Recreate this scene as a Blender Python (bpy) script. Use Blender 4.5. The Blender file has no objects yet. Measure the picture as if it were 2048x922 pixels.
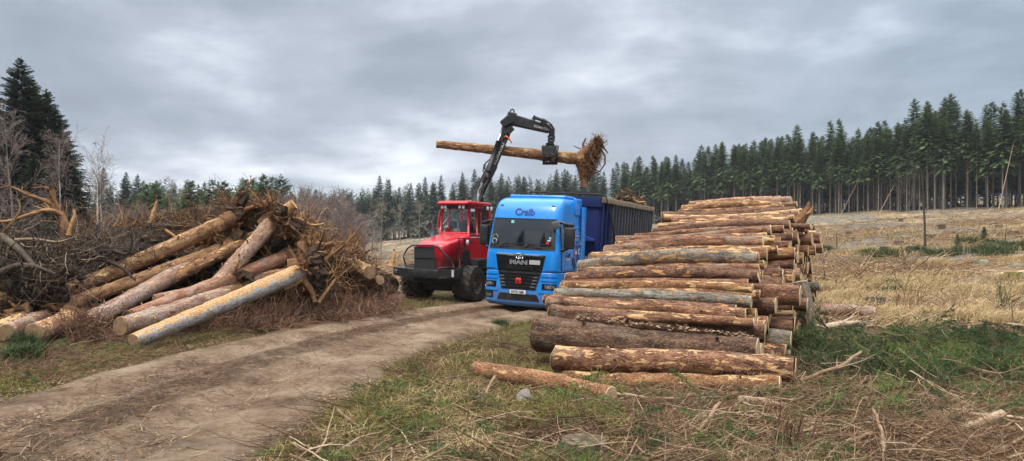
import bpy, bmesh, math, random
import numpy as np
from mathutils import Vector, Matrix, Euler

RNG = np.random.default_rng(7)
R = math.radians
col = bpy.context.scene.collection
scene = bpy.context.scene

# ------------------------------------------------------------------ camera
CAM_H, FPX, HORIZON = 2.2, 1500.0, 480.0
cam_data = bpy.data.cameras.new("camera")
cam = bpy.data.objects.new("camera", cam_data)
col.objects.link(cam)
cam.location = (0, 0, CAM_H)
cam.rotation_euler = (R(90), 0, 0)
cam_data.sensor_width = 36
cam_data.lens = 36 * FPX / 2048
cam_data.shift_y = (HORIZON - 461) / 2048
cam_data.clip_start = 0.1
cam_data.clip_end = 6000
scene.camera = cam

# ------------------------------------------------------------------ exposure, sky, sun
scene.view_settings.view_transform = 'Standard'
scene.view_settings.look = 'None'
scene.view_settings.exposure = 0.5
scene.view_settings.gamma = 1
scene.cycles.max_bounces = 6
scene.cycles.transparent_max_bounces = 12
SUN_EL, SUN_AZ = R(58), R(-150)   # azimuth measured from +Y towards +X


def nd(nt, typ, props=None, **ins):
    n = nt.nodes.new('ShaderNode' + typ)
    for k, v in (props or {}).items():
        setattr(n, k, v)
    for k, v in ins.items():
        key = int(k[1:]) if k[0] == '_' and k[1:].isdigit() else k.replace('_', ' ')
        s = n.inputs[key]
        if isinstance(v, bpy.types.NodeSocket):
            nt.links.new(v, s)
        elif isinstance(v, bpy.types.Node):
            nt.links.new(v.outputs[0], s)
        else:
            if s.type == 'RGBA' and len(v) == 3:
                v = (*v, 1)
            s.default_value = v
    return n


def mth(nt, op, a, b=0.0, c=None, clamp=False):
    n = nt.nodes.new('ShaderNodeMath')
    n.operation = op
    n.use_clamp = clamp
    for i, v in enumerate((a, b) if c is None else (a, b, c)):
        if isinstance(v, (int, float)):
            n.inputs[i].default_value = v
        else:
            nt.links.new(v.outputs[0] if isinstance(v, bpy.types.Node) else v, n.inputs[i])
    return n.outputs[0]


def mix(nt, f, a, b, mode='MIX'):
    n = nt.nodes.new('ShaderNodeMix')
    n.data_type = 'RGBA'
    n.blend_type = mode
    for i, v in ((0, f), (6, a), (7, b)):
        if isinstance(v, bpy.types.Node):
            v = v.outputs[0]
        if isinstance(v, bpy.types.NodeSocket):
            nt.links.new(v, n.inputs[i])
        else:
            if i > 0 and len(v) == 3:
                v = (*v, 1)
            n.inputs[i].default_value = v
    return n.outputs[2]


def ramp(nt, f, stops):
    n = nt.nodes.new('ShaderNodeValToRGB')
    nt.links.new(f.outputs[0] if isinstance(f, bpy.types.Node) else f, n.inputs[0])
    e = n.color_ramp.elements
    while len(e) < len(stops):
        e.new(0.5)
    for k, (p, c) in enumerate(stops):
        e[k].position = p
        if isinstance(c, (int, float)):
            c = (c, c, c)
        e[k].color = (*c[:3], 1)
    return n.outputs[0]


def smooth(nt, f, a, b):
    n = nt.nodes.new('ShaderNodeMapRange')
    n.interpolation_type = 'SMOOTHSTEP'
    nt.links.new(f.outputs[0] if isinstance(f, bpy.types.Node) else f, n.inputs[0])
    n.inputs[1].default_value = a
    n.inputs[2].default_value = b
    return n.outputs[0]


def noise(nt, vec, scale, detail=4, rough=0.55, dist=0.0):
    return nd(nt, 'TexNoise', None, Vector=vec, Scale=scale, Detail=detail, Roughness=rough, Distortion=dist).outputs[0]


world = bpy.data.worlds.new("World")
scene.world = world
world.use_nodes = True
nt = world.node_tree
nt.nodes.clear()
tc = nd(nt, 'TexCoord').outputs['Generated']
sp = nd(nt, 'SeparateXYZ', None, Vector=tc)
el = sp.outputs[2]
elc = mth(nt, 'MAXIMUM', el, 0.0)
den = mth(nt, 'ADD', elc, 0.20)
px_ = mth(nt, 'DIVIDE', sp.outputs[0], den)
py_ = mth(nt, 'DIVIDE', sp.outputs[1], den)
cv = nd(nt, 'CombineXYZ', None, X=px_, Y=py_, Z=mth(nt, 'MULTIPLY', el, 2.0))
n_big = noise(nt, cv, 0.60, 6, 0.52, 0.3)
n_mid = noise(nt, nd(nt, 'VectorMath', {'operation': 'ADD'}, _0=cv, _1=(7.3, 2.1, 0)), 1.7, 6, 0.52, 0.3)
n_sm = noise(nt, nd(nt, 'VectorMath', {'operation': 'MULTIPLY'}, _0=tc, _1=(1.0, 1.0, 2.2)), 4.2, 6, 0.55, 0.2)
n_sum = mth(nt, 'ADD', mth(nt, 'MULTIPLY', n_big, 0.40), mth(nt, 'ADD', mth(nt, 'MULTIPLY', n_mid, 0.3), mth(nt, 'MULTIPLY', n_sm, 0.30)))
# thinner, brighter cloud low on the left half of the view
side = smooth(nt, sp.outputs[0], 0.42, -0.15)
low = smooth(nt, el, 0.26, 0.02)
gap = mth(nt, 'MULTIPLY', side, low)
n_sum = mth(nt, 'ADD', n_sum, mth(nt, 'MULTIPLY', gap, 0.12))
shade = ramp(nt, n_sum, [(0.38, (0.25, 0.285, 0.345)), (0.47, (0.30, 0.34, 0.405)), (0.535, (0.385, 0.425, 0.50)),
                         (0.585, (0.53, 0.575, 0.65)), (0.64, (0.74, 0.78, 0.83))])
shade = mix(nt, smooth(nt, sp.outputs[0], 0.1, 0.6), shade, (0.90, 0.97, 1.0), 'MULTIPLY')
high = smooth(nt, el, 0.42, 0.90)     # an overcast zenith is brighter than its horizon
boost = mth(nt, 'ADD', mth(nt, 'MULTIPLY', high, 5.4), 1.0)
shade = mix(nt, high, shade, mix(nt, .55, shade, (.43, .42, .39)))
sky = nd(nt, 'TexSky', {'sky_type': 'NISHITA', 'sun_disc': False, 'sun_elevation': SUN_EL, 'sun_rotation': SUN_AZ, 'air_density': 1.5, 'dust_density': 3.0})
bg1 = nd(nt, 'Background', None, Color=sky, Strength=0.06)
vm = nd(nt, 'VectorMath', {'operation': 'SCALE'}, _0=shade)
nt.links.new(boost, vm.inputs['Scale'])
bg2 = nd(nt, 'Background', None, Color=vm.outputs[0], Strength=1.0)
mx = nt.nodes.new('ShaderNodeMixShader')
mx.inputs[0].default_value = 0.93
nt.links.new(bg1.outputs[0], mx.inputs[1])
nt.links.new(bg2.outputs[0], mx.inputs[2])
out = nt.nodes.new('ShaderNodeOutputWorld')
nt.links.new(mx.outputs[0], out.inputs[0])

sun_d = bpy.data.lights.new("sun", 'SUN')
sun_d.energy = 1.5
sun_d.angle = R(14)
sun_d.color = (1.0, 0.93, 0.82)
sun = bpy.data.objects.new("sun", sun_d)
col.objects.link(sun)
sdir = Vector((math.sin(SUN_AZ) * math.cos(SUN_EL), math.cos(SUN_AZ) * math.cos(SUN_EL), math.sin(SUN_EL)))
sun.rotation_euler = sdir.to_track_quat('Z', 'Y').to_euler()
sun.location = (0, 0, 60)

# ------------------------------------------------------------------ mesh helpers


class MB:
    """collects shapes and links them as one mesh object"""

    def __init__(self):
        self.V, self.F, self.T = [], [], []
        self.n = 0

    def add(self, V, F, mat=0, smooth=False, tint=0.5):
        V = np.asarray(V, float).reshape(-1, 3)
        self.V.append(V)
        if isinstance(F, np.ndarray):
            F = [F]
        else:
            by = {}
            for f in F:
                by.setdefault(len(f), []).append(f)
            F = [np.array(v) for v in by.values()]
        for f in F:
            if len(f):
                self.F.append((f + self.n, mat, smooth))
        t = np.broadcast_to(np.asarray(tint, float).reshape(-1), (len(V),)) if np.size(tint) in (1, len(V)) else np.full(len(V), .5)
        self.T.append(t)
        self.n += len(V)
        return self

    def xf(self, M, start=0):
        k = 0
        M = np.array(M)
        for i, v in enumerate(self.V):
            self.V[i] = v @ M[:3, :3].T + M[:3, 3]
        return self

    def box(self, c, s, mat=0, rot=None, bev=0.0, tint=0.5, taper=None):
        sx, sy, sz = s[0] / 2, s[1] / 2, s[2] / 2
        if bev > 0:
            b = min(bev, sx * .9, sy * .9, sz * .9)
            V, F = [], []
            bm = bmesh.new()
            bmesh.ops.create_cube(bm, size=1)
            for v in bm.verts:
                v.co = (v.co.x * s[0], v.co.y * s[1], v.co.z * s[2])
            bmesh.ops.bevel(bm, geom=bm.edges[:], offset=b, segments=2, affect='EDGES', profile=0.6)
            V = np.array([v.co[:] for v in bm.verts])
            bm.verts.index_update()
            F = [[v.index for v in f.verts] for f in bm.faces]
            bm.free()
        else:
            V = np.array([[x, y, z] for x in (-sx, sx) for y in (-sy, sy) for z in (-sz, sz)])
            F = [[0, 1, 3, 2], [4, 6, 7, 5], [0, 4, 5, 1], [2, 3, 7, 6], [0, 2, 6, 4], [1, 5, 7, 3]]
        if taper is not None:
            f = (V[:, 2] + sz) / (2 * sz)
            V[:, 0] *= 1 + (taper[0] - 1) * f
            V[:, 1] *= 1 + (taper[1] - 1) * f
        if rot is not None:
            V = V @ np.array(Euler(rot).to_matrix()).T
        return self.add(V + np.array(c), F, mat, bev > 0, tint)

    def tube(self, pts, rad, n=8, mat=0, caps=True, smooth=True, tint=0.5, wob=None):
        P = np.asarray(pts, float)[None]
        r = np.broadcast_to(np.asarray(rad, float), (P.shape[1],))[None]
        V, F = tubes(P, r, n, wob)
        f = [F]
        self.add(V, F, mat, smooth, tint)
        if caps:
            K = P.shape[1]
            base = self.n - len(V)
            self.F.append((np.array([list(range(n))[::-1]]) + base, mat, False))
            self.F.append((np.array([list(range(n))]) + base + (K - 1) * n, mat, False))
        return self

    def cyl(self, a, b, r, n=16, mat=0, r2=None, smooth=True):
        return self.tube([a, b], [r, r if r2 is None else r2], n, mat, True, smooth)

    def poly(self, pts, depth, axis=1, mat=0, bev=0):
        """prism of a 2-D outline; axis is the extrusion axis, depth=(d0,d1)"""
        pts = np.asarray(pts, float)
        k = len(pts)
        o = [a for a in range(3) if a != axis]
        V = np.zeros((2 * k, 3))
        V[:k, o] = pts
        V[k:, o] = pts
        V[:k, axis] = depth[0]
        V[k:, axis] = depth[1]
        F = [list(range(k))[::-1], list(range(k, 2 * k))]
        F += [[i, (i + 1) % k, k + (i + 1) % k, k + i] for i in range(k)]
        return self.add(V, F, mat)

    def lathe(self, prof, axis=0, c=(0, 0, 0), n=32, mat=0, smooth=True):
        """prof: list of (along axis, radius)"""
        prof = np.asarray(prof, float)
        a = np.linspace(0, 2 * np.pi, n, endpoint=False)
        o = [k for k in range(3) if k != axis]
        V = np.zeros((len(prof), n, 3))
        V[:, :, axis] = prof[:, 0][:, None]
        V[:, :, o[0]] = prof[:, 1][:, None] * np.cos(a)
        V[:, :, o[1]] = prof[:, 1][:, None] * np.sin(a)
        V = V.reshape(-1, 3) + np.array(c)
        i = np.arange(len(prof) - 1)[:, None] * n
        j = np.arange(n)[None]
        j2 = (j + 1) % n
        F = np.stack([i + j, i + j2, i + n + j2, i + n + j], -1).reshape(-1, 4)
        return self.add(V, F, mat, smooth)

    def build(self, name, mats, parent=None, auto=None):
        if not isinstance(mats, (list, tuple)):
            mats = [mats]
        me = bpy.data.meshes.new(name)
        V = np.concatenate(self.V) if self.V else np.zeros((0, 3))
        me.vertices.add(len(V))
        me.vertices.foreach_set('co', V.ravel())
        loops = np.concatenate([f.ravel() for f, _, _ in self.F])
        tot = np.concatenate([np.full(len(f), f.shape[1]) for f, _, _ in self.F])
        mi = np.concatenate([np.full(len(f), m) for f, m, _ in self.F])
        sm = np.concatenate([np.full(len(f), s) for f, _, s in self.F])
        me.loops.add(len(loops))
        me.loops.foreach_set('vertex_index', loops.astype(np.int32))
        me.polygons.add(len(tot))
        st = np.concatenate([[0], np.cumsum(tot)[:-1]])
        me.polygons.foreach_set('loop_start', st.astype(np.int32))
        me.polygons.foreach_set('loop_total', tot.astype(np.int32))
        for m in mats:
            me.materials.append(m)
        me.polygons.foreach_set('material_index', mi.astype(np.int32))
        me.polygons.foreach_set('use_smooth', sm.astype(bool))
        at = me.attributes.new('tint', 'FLOAT', 'POINT')
        at.data.foreach_set('value', np.concatenate(self.T).astype(np.float32))
        me.update(calc_edges=True)
        me.validate()
        ob = bpy.data.objects.new(name, me)
        col.objects.link(ob)
        if parent is not None:
            ob.parent = parent
        return ob


def tubes(P, Rd, n=3, wob=None):
    """P (N,K,3) paths, Rd (N,K) radii -> verts, quads"""
    N, K, _ = P.shape
    T = np.empty_like(P)
    T[:, 1:-1] = P[:, 2:] - P[:, :-2]
    T[:, 0] = P[:, 1] - P[:, 0]
    T[:, -1] = P[:, -1] - P[:, -2]
    T /= np.linalg.norm(T, axis=2, keepdims=True) + 1e-9
    m = P[:, -1] - P[:, 0]
    ref = np.where((np.abs(m[:, 2]) < 0.8 * np.linalg.norm(m, axis=1))[:, None], np.array([0, 0, 1.]), np.array([1., 0, 0]))
    U = np.cross(T, ref[:, None, :])
    U /= np.linalg.norm(U, axis=2, keepdims=True) + 1e-9
    W = np.cross(T, U)
    a = np.linspace(0, 2 * np.pi, n, endpoint=False)
    rr = Rd[:, :, None] * (np.ones(n) if wob is None else wob)
    V = P[:, :, None, :] + rr[..., None] * (np.cos(a)[None, None, :, None] * U[:, :, None, :] + np.sin(a)[None, None, :, None] * W[:, :, None, :])
    base = (np.arange(N) * K * n)[:, None, None] + (np.arange(K - 1) * n)[None, :, None]
    j = np.arange(n)[None, None]
    j2 = (j + 1) % n
    F = np.stack([base + j, base + n + j, base + n + j2, base + j2], -1).reshape(-1, 4)
    return V.reshape(-1, 3), F


def unit(v):
    return v / (np.linalg.norm(v, axis=-1, keepdims=True) + 1e-9)


def grow(S, D, L, r0, K=6, wig=0.25, lift=0.0, r1=0.25, rng=RNG):
    """random walk paths from starts S along D with length L; returns P, Rd"""
    N = len(S)
    L = np.broadcast_to(L, (N,))
    r0 = np.broadcast_to(r0, (N,))
    P = np.empty((N, K, 3))
    P[:, 0] = S
    d = unit(D.copy())
    for k in range(1, K):
        d = unit(d + rng.normal(0, wig, (N, 3)) + np.array([0, 0, lift]))
        P[:, k] = P[:, k - 1] + d * (L / (K - 1))[:, None]
    t = np.linspace(0, 1, K)
    Rd = r0[:, None] * (1 - (1 - r1) * t)[None]
    return P, Rd


def sprout(P, Rd, per, lr, spread=0.8, tmin=0.25, K=5, wig=0.25, lift=0.0, rr=0.55, rng=RNG, tmax=1.0):
    """children of paths"""
    N, K0, _ = P.shape
    idx = np.repeat(np.arange(N), per)
    t = rng.uniform(tmin, tmax, len(idx)) * (K0 - 1)
    i = np.minimum(t.astype(int), K0 - 2)
    f = (t - i)[:, None]
    S = P[idx, i] * (1 - f) + P[idx, i + 1] * f
    tan = unit(P[idx, i + 1] - P[idx, i])
    d = unit(tan + spread * unit(rng.normal(0, 1, tan.shape)) * 1.2)
    plen = np.linalg.norm(P[:, 1:] - P[:, :-1], axis=2).sum(1)[idx]
    L = plen * lr * rng.uniform(.6, 1.2, len(idx)) * (1.15 - 0.6 * (t / (K0 - 1)))
    r = (Rd[idx, i] * (1 - f[:, 0]) + Rd[idx, i + 1] * f[:, 0]) * rr
    return grow(S, d, L, r, K, wig, lift, .25, rng)


def empty(name, loc=(0, 0, 0), rz=0.0, rot=None):
    o = bpy.data.objects.new(name, None)
    o.empty_display_size = 0.2
    col.objects.link(o)
    o.location = loc
    o.rotation_euler = rot if rot is not None else (0, 0, rz)
    return o


def tag(o, label=None, cat=None, group=None, kind=None):
    if label:
        o['label'] = label
    if cat:
        o['category'] = cat
    if group:
        o['group'] = group
    if kind:
        o['kind'] = kind
    return o


def copy_tree(o, parent=None, kids=None):
    c = o.copy()
    col.objects.link(c)
    c.parent = parent
    for ch in (KIDS.get(o.name) or []):
        copy_tree(ch, c)
    return c


KIDS = {}


def remember(o):
    """note the children of a prototype once, so copying stays fast"""
    KIDS[o.name] = list(o.children)
    for ch in o.children:
        if ch.children:
            remember(ch)
    return o


def P3(px, py, D):
    return np.array([(px - 1024) / FPX * D, D, CAM_H + (HORIZON - py) / FPX * D])


# ------------------------------------------------------------------ smooth noise for terrain (value noise)
_tab = np.random.default_rng(3).uniform(-1, 1, (256, 256))


def vnoise(x, y, s):
    x = np.asarray(x, float) / s + 1000.3
    y = np.asarray(y, float) / s + 1000.7
    xi, yi = np.floor(x).astype(int), np.floor(y).astype(int)
    fx, fy = x - xi, y - yi
    fx = fx * fx * (3 - 2 * fx)
    fy = fy * fy * (3 - 2 * fy)
    g = lambda a, b: _tab[a % 256, b % 256]
    return (g(xi, yi) * (1 - fx) + g(xi + 1, yi) * fx) * (1 - fy) + (g(xi, yi + 1) * (1 - fx) + g(xi + 1, yi + 1) * fx) * fy


TRACK = np.array([(-6.3, -14), (-6.0, -4), (-5.6, 2), (-5.1, 7), (-4.75, 11), (-4.2, 15), (-3.1, 19), (-1.4, 22.6), (.4, 26), (2.6, 31), (6.4, 40), (9.5, 50), (12, 64)], float)
_ts = np.linspace(0, len(TRACK) - 1, 400)


def _cr(t):
    i = np.clip(np.floor(t).astype(int), 0, len(TRACK) - 2)
    f = (t - i)[:, None]
    p0 = TRACK[np.maximum(i - 1, 0)]
    p1 = TRACK[i]
    p2 = TRACK[i + 1]
    p3 = TRACK[np.minimum(i + 2, len(TRACK) - 1)]
    return 0.5 * ((2 * p1) + (-p0 + p2) * f + (2 * p0 - 5 * p1 + 4 * p2 - p3) * f ** 2 + (-p0 + 3 * p1 - 3 * p2 + p3) * f ** 3)


TC = _cr(_ts)
TT = unit(np.gradient(TC, axis=0))
TN = np.stack([TT[:, 1], -TT[:, 0]], 1)     # right-hand side


def lateral(x, y):
    """signed distance to the right of the track centre"""
    x = np.asarray(x, float)
    y = np.asarray(y, float)
    sh = x.shape
    q = np.stack([x.ravel(), y.ravel()], 1)
    outv = np.full(len(q), 99.0)
    sel = (np.abs(q[:, 0]) < 40) & (q[:, 1] > -30) & (q[:, 1] < 80)
    qs = q[sel]
    res = np.empty(len(qs))
    for a in range(0, len(qs), 20000):
        b = qs[a:a + 20000]
        d = ((b[:, None, :] - TC[None, ::2]) ** 2).sum(2)
        i = d.argmin(1) * 2
        s = ((b - TC[i]) * TN[i]).sum(1)
        res[a:a + 20000] = np.sign(s) * np.sqrt(d.min(1))
    outv[sel] = res
    return outv.reshape(sh)


def H0(x, y):
    s = .066 * x + .031 * y - 1.8
    z = np.where(s < -.6, 0, np.where(s < .6, (s + .6) ** 2 / 2.4, s))
    z = np.minimum(z, 15 + 0.15 * (z - 15))
    return z


def H(x, y, lat=None):
    x = np.asarray(x, float)
    y = np.asarray(y, float)
    if lat is None:
        lat = lateral(x, y)
    z = H0(x, y)
    d = np.hypot(x, y)
    off = np.clip((np.abs(lat) - 2.2) / 1.6, 0, 1)
    off = off * off * (3 - 2 * off)
    z = z + off * (.10 * vnoise(x, y, 2.6) + .05 * vnoise(x, y, .9) + .022 * vnoise(x, y, .33)) + .03 * off
    z = z + .07 * np.exp(-((lat - 3.1) / .55) ** 2)
    far = np.clip((d - 28) / 40, 0, 1)
    z = z + far * (.30 * vnoise(x, y, 9) + .16 * vnoise(x, y, 3.5) + .8 * vnoise(x, y, 38))
    z = z - (1 - off) * .12
    return z


def Hs(x, y):
    return float(H(np.array([x]), np.array([y]))[0])


def ground_at(px, py):
    """the point of the ground seen at a place of the photograph"""
    D = 6.0
    last = 1e9
    for _ in range(900):
        p = P3(px, py, D)
        if p[2] <= Hs(p[0], p[1]):
            return p
        D *= 1.008
    return p

# ------------------------------------------------------------------ materials
def new_mat(name):
    m = bpy.data.materials.new(name)
    m.use_nodes = True
    m.node_tree.nodes.clear()
    return m, m.node_tree


def finish(nt, shader, disp=None):
    o = nt.nodes.new('ShaderNodeOutputMaterial')
    nt.links.new(shader.outputs[0] if isinstance(shader, bpy.types.Node) else shader, o.inputs[0])


def bsdf(nt, color, rough=0.7, spec=0.3, metal=0.0, normal=None, coat=0.0, **kw):
    b = nt.nodes.new('ShaderNodeBsdfPrincipled')

    def put(key, v):
        s = b.inputs[key]
        if isinstance(v, bpy.types.Node):
            v = v.outputs[0]
        if isinstance(v, bpy.types.NodeSocket):
            nt.links.new(v, s)
        else:
            s.default_value = (*v, 1) if (s.type == 'RGBA' and len(v) == 3) else v
    put('Base Color', color)
    put('Roughness', rough)
    put('Specular IOR Level', spec)
    put('Metallic', metal)
    if coat:
        put('Coat Weight', coat)
        put('Coat Roughness', 0.08)
    if normal is not None:
        put('Normal', normal)
    return b


def bump(nt, h, strength=0.5, dist=0.02):
    return nd(nt, 'Bump', None, Height=h, Strength=strength, Distance=dist).outputs[0]


def objco(nt):
    return nd(nt, 'TexCoord').outputs['Object']


def scaled(nt, v, s):
    return nd(nt, 'VectorMath', {'operation': 'MULTIPLY'}, _0=v, _1=s).outputs[0]


def shifted(nt, v, rnd, k=37.0):
    c = nd(nt, 'CombineXYZ', None, X=mth(nt, 'MULTIPLY', rnd, k), Y=mth(nt, 'MULTIPLY', rnd, k * 1.7), Z=mth(nt, 'MULTIPLY', rnd, k * .6))
    return nd(nt, 'VectorMath', {'operation': 'ADD'}, _0=v, _1=c.outputs[0]).outputs[0]


def tint(nt):
    return nd(nt, 'Attribute', {'attribute_name': 'tint'}).outputs['Fac']


def orand(nt):
    return nd(nt, 'ObjectInfo').outputs['Random']


def plain(name, color, rough=0.5, spec=0.4, metal=0.0, dirt=0.0, dirtcol=(.10, .075, .05), coat=0.0, scale=3.0):
    m, nt = new_mat(name)
    co = objco(nt)
    c = color
    r = rough
    if dirt > 0:
        n = noise(nt, co, scale, 7, .65)
        f = mth(nt, 'MULTIPLY', smooth(nt, n, .42, .68), dirt)
        c = mix(nt, f, color, dirtcol)
        r = mth(nt, 'ADD', mth(nt, 'MULTIPLY', f, 0.5), rough, clamp=True)
    finish(nt, bsdf(nt, c, r, spec, metal, None, coat))
    return m


def bark_mat(name, a, b, c, peel, peel_amt=.5, grey=(.30, .28, .25), grey_amt=.3, marks=0.0, rough=.85, stripe=0.0):
    """a, b, c: bark browns; peel: bare wood colour"""
    m, nt = new_mat(name)
    rn = orand(nt)
    co0 = objco(nt)
    co = shifted(nt, co0, rn)
    n1 = noise(nt, scaled(nt, co, (1.6, 5, 5)), 1.6, 8, .65, .4)
    n2 = noise(nt, scaled(nt, co, (2.5, 9, 9)), 2.2, 8, .7, .3)
    vor = nd(nt, 'TexVoronoi', {'feature': 'DISTANCE_TO_EDGE'}, Vector=scaled(nt, co, (9, 26, 26)), Scale=1.3, Randomness=1.0).outputs['Distance']
    col_ = ramp(nt, n1, [(.36, a), (.5, b), (.62, c)])
    crack = smooth(nt, vor, .0, .10)
    col_ = mix(nt, mth(nt, 'MULTIPLY', mth(nt, 'SUBTRACT', 1.0, crack), .55), col_, tuple(k * .35 for k in a))
    n3 = noise(nt, scaled(nt, co, (1.3, 3.2, 3.2)), 1.1, 5, .6, .2)
    gthr = mth(nt, 'SUBTRACT', n3, mth(nt, 'MULTIPLY', rn, .10))
    gm = smooth(nt, gthr, .60 - grey_amt * .35, .66 - grey_amt * .35)
    gm = mth(nt, 'MULTIPLY', gm, mth(nt, 'MULTIPLY', smooth(nt, n2, .38, .62), .85))
    col_ = mix(nt, gm, col_, grey)
    # bare wood where bark was torn off
    n4 = noise(nt, scaled(nt, co, (1.0, 3.0, 3.0)), 3.7, 9, .64, .25)
    r2 = mth(nt, 'FRACT', mth(nt, 'MULTIPLY', rn, 7.31))
    pt = mth(nt, 'ADD', n4, mth(nt, 'MULTIPLY', mth(nt, 'SUBTRACT', r2, .5), .16))
    pm = smooth(nt, pt, .68 - peel_amt * .25, .70 - peel_amt * .25)
    wood = ramp(nt, noise(nt, scaled(nt, co, (2, 22, 22)), 1.5, 5, .6), [(.3, tuple(k * .55 for k in peel)), (.5, peel), (.7, tuple(min(.8, k * 1.35) for k in peel))])
    col_ = mix(nt, pm, col_, wood)
    rim = mth(nt, 'MULTIPLY', smooth(nt, pt, .655 - peel_amt * .25, .68 - peel_amt * .25), mth(nt, 'SUBTRACT', 1.0, pm))
    col_ = mix(nt, mth(nt, 'MULTIPLY', rim, .7), col_, (.10, .035, .018))
    if marks > 0:
        mk = nd(nt, 'TexVoronoi', None, Vector=scaled(nt, co, (16, 5.5, 5.5)), Scale=1.0, Randomness=.7).outputs['Distance']
        band = noise(nt, scaled(nt, co, (1.5, 2.5, 2.5)), 1.0, 2, .5)
        mm = mth(nt, 'MULTIPLY', smooth(nt, mk, .26, .17), smooth(nt, band, .42, .52))
        col_ = mix(nt, mth(nt, 'MULTIPLY', mm, marks), col_, (.09, .035, .02))
    if stripe > 0:
        z = nd(nt, 'SeparateXYZ', None, Vector=co0).outputs[2]
        zz = mth(nt, 'ADD', z, mth(nt, 'MULTIPLY', mth(nt, 'SUBTRACT', n4, .5), 3.4 * stripe))
        sm_ = smooth(nt, zz, stripe * .62, stripe * .66)
        chew = ramp(nt, noise(nt, scaled(nt, co, (9, 16, 16)), 2.0, 6, .7), [(.34, (.22, .085, .035)), (.47, (.52, .29, .12)), (.62, (.70, .48, .25)), (.72, (.44, .22, .10))])
        col_ = mix(nt, sm_, col_, chew)
    fleck = noise(nt, scaled(nt, co, (12, 30, 30)), 1.6, 6, .75)
    col_ = mix(nt, mth(nt, 'MULTIPLY', smooth(nt, fleck, .54, .62), .55), col_, (.42, .30, .20))
    col_ = mix(nt, mth(nt, 'MULTIPLY', smooth(nt, fleck, .44, .36), .6), col_, (.028, .015, .010))
    h = mth(nt, 'ADD', mth(nt, 'MULTIPLY', crack, .5), mth(nt, 'ADD', mth(nt, 'MULTIPLY', n2, .9), mth(nt, 'MULTIPLY', pm, -.35)))
    finish(nt, bsdf(nt, col_, rough, .25, 0, bump(nt, h, .9, .018)))
    return m


M_ = {}
M_['bark'] = bark_mat('spruce_bark', (.055, .022, .012), (.21, .088, .045), (.37, .185, .105), (.64, .37, .17), .42, (.31, .26, .19), .24)
M_['bark_dark'] = bark_mat('dark_wet_bark', (.045, .021, .013), (.135, .060, .034), (.24, .125, .074), (.56, .29, .11), .34, (.22, .19, .14), .12)
M_['bark_rough'] = bark_mat('rough_thick_bark', (.038, .021, .013), (.12, .062, .036), (.21, .12, .072), (.52, .28, .11), .12, (.17, .14, .10), .15)
M_['bark_orange'] = bark_mat('orange_peeled_bark', (.12, .048, .02), (.30, .135, .055), (.44, .235, .11), (.68, .43, .20), .66, (.30, .25, .19), .08)
M_['bark_loose'] = bark_mat('orange_brown_smooth_bark', (.13, .05, .024), (.30, .135, .06), (.42, .22, .105), (.62, .36, .17), .26, (.30, .22, .15), .1, .3)
M_['bark_grey'] = bark_mat('grey_lichen_bark', (.08, .062, .045), (.19, .155, .115), (.30, .255, .20), (.54, .32, .15), .36, (.34, .33, .27), .42, .6)
M_['bark_pink'] = bark_mat('pinkish_grey_bark', (.22, .105, .065), (.37, .215, .15), (.48, .34, .26), (.66, .40, .18), .38, (.45, .39, .33), .4, .9)
M_['bark_red'] = bark_mat('reddish_bark', (.21, .078, .040), (.37, .165, .088), (.46, .27, .17), (.66, .40, .18), .42, (.38, .30, .26), .3, .8)
M_['bark_silver'] = bark_mat('silver_grey_bark_torn_on_top', (.20, .17, .155), (.34, .31, .29), (.46, .43, .41), (.56, .34, .17), .16, (.48, .47, .46), .5, .85, stripe=.16)
M_['bark_torn'] = bark_mat('shredded_yellow_wood', (.13, .055, .028), (.34, .175, .08), (.48, .28, .13), (.66, .43, .20), .62, (.34, .26, .18), .1, .6)

# cut ends
m, nt = new_mat('sawn_end_grain')
rn = orand(nt)
co = objco(nt)
ln = nd(nt, 'VectorMath', {'operation': 'LENGTH'}, _0=scaled(nt, co, (0, 1, 1))).outputs['Value']
wob = noise(nt, co, 9, 3, .5)
ring = mth(nt, 'SINE', mth(nt, 'MULTIPLY', mth(nt, 'ADD', ln, mth(nt, 'MULTIPLY', wob, .02)), 420))
n1 = noise(nt, shifted(nt, co, rn), 6, 6, .6)
c = ramp(nt, n1, [(.3, (.46, .28, .14)), (.5, (.66, .47, .27)), (.7, (.78, .63, .42))])
c = mix(nt, mth(nt, 'MULTIPLY', mth(nt, 'ADD', ring, 1.0), .10), c, (.36, .20, .08))
c = mix(nt, mth(nt, 'MULTIPLY', rn, .35), c, (.40, .24, .11))
finish(nt, bsdf(nt, c, .8, .2, 0, bump(nt, n1, .3, .01)))
M_['cut'] = m

m, nt = new_mat('weathered_end_grain')
co = objco(nt)
ln = nd(nt, 'VectorMath', {'operation': 'LENGTH'}, _0=scaled(nt, co, (0, 1, 1))).outputs['Value']
ring = mth(nt, 'SINE', mth(nt, 'MULTIPLY', mth(nt, 'ADD', ln, mth(nt, 'MULTIPLY', noise(nt, co, 9, 3, .5), .02)), 300))
n1 = noise(nt, co, 7, 7, .65)
c = ramp(nt, n1, [(.3, (.15, .088, .05)), (.5, (.33, .205, .115)), (.72, (.45, .30, .18))])
c = mix(nt, mth(nt, 'MULTIPLY', mth(nt, 'ADD', ring, 1.0), .14), c, (.22, .13, .06))
finish(nt, bsdf(nt, c, .85, .2, 0, bump(nt, n1, .4, .01)))
M_['cut_old'] = m


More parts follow.
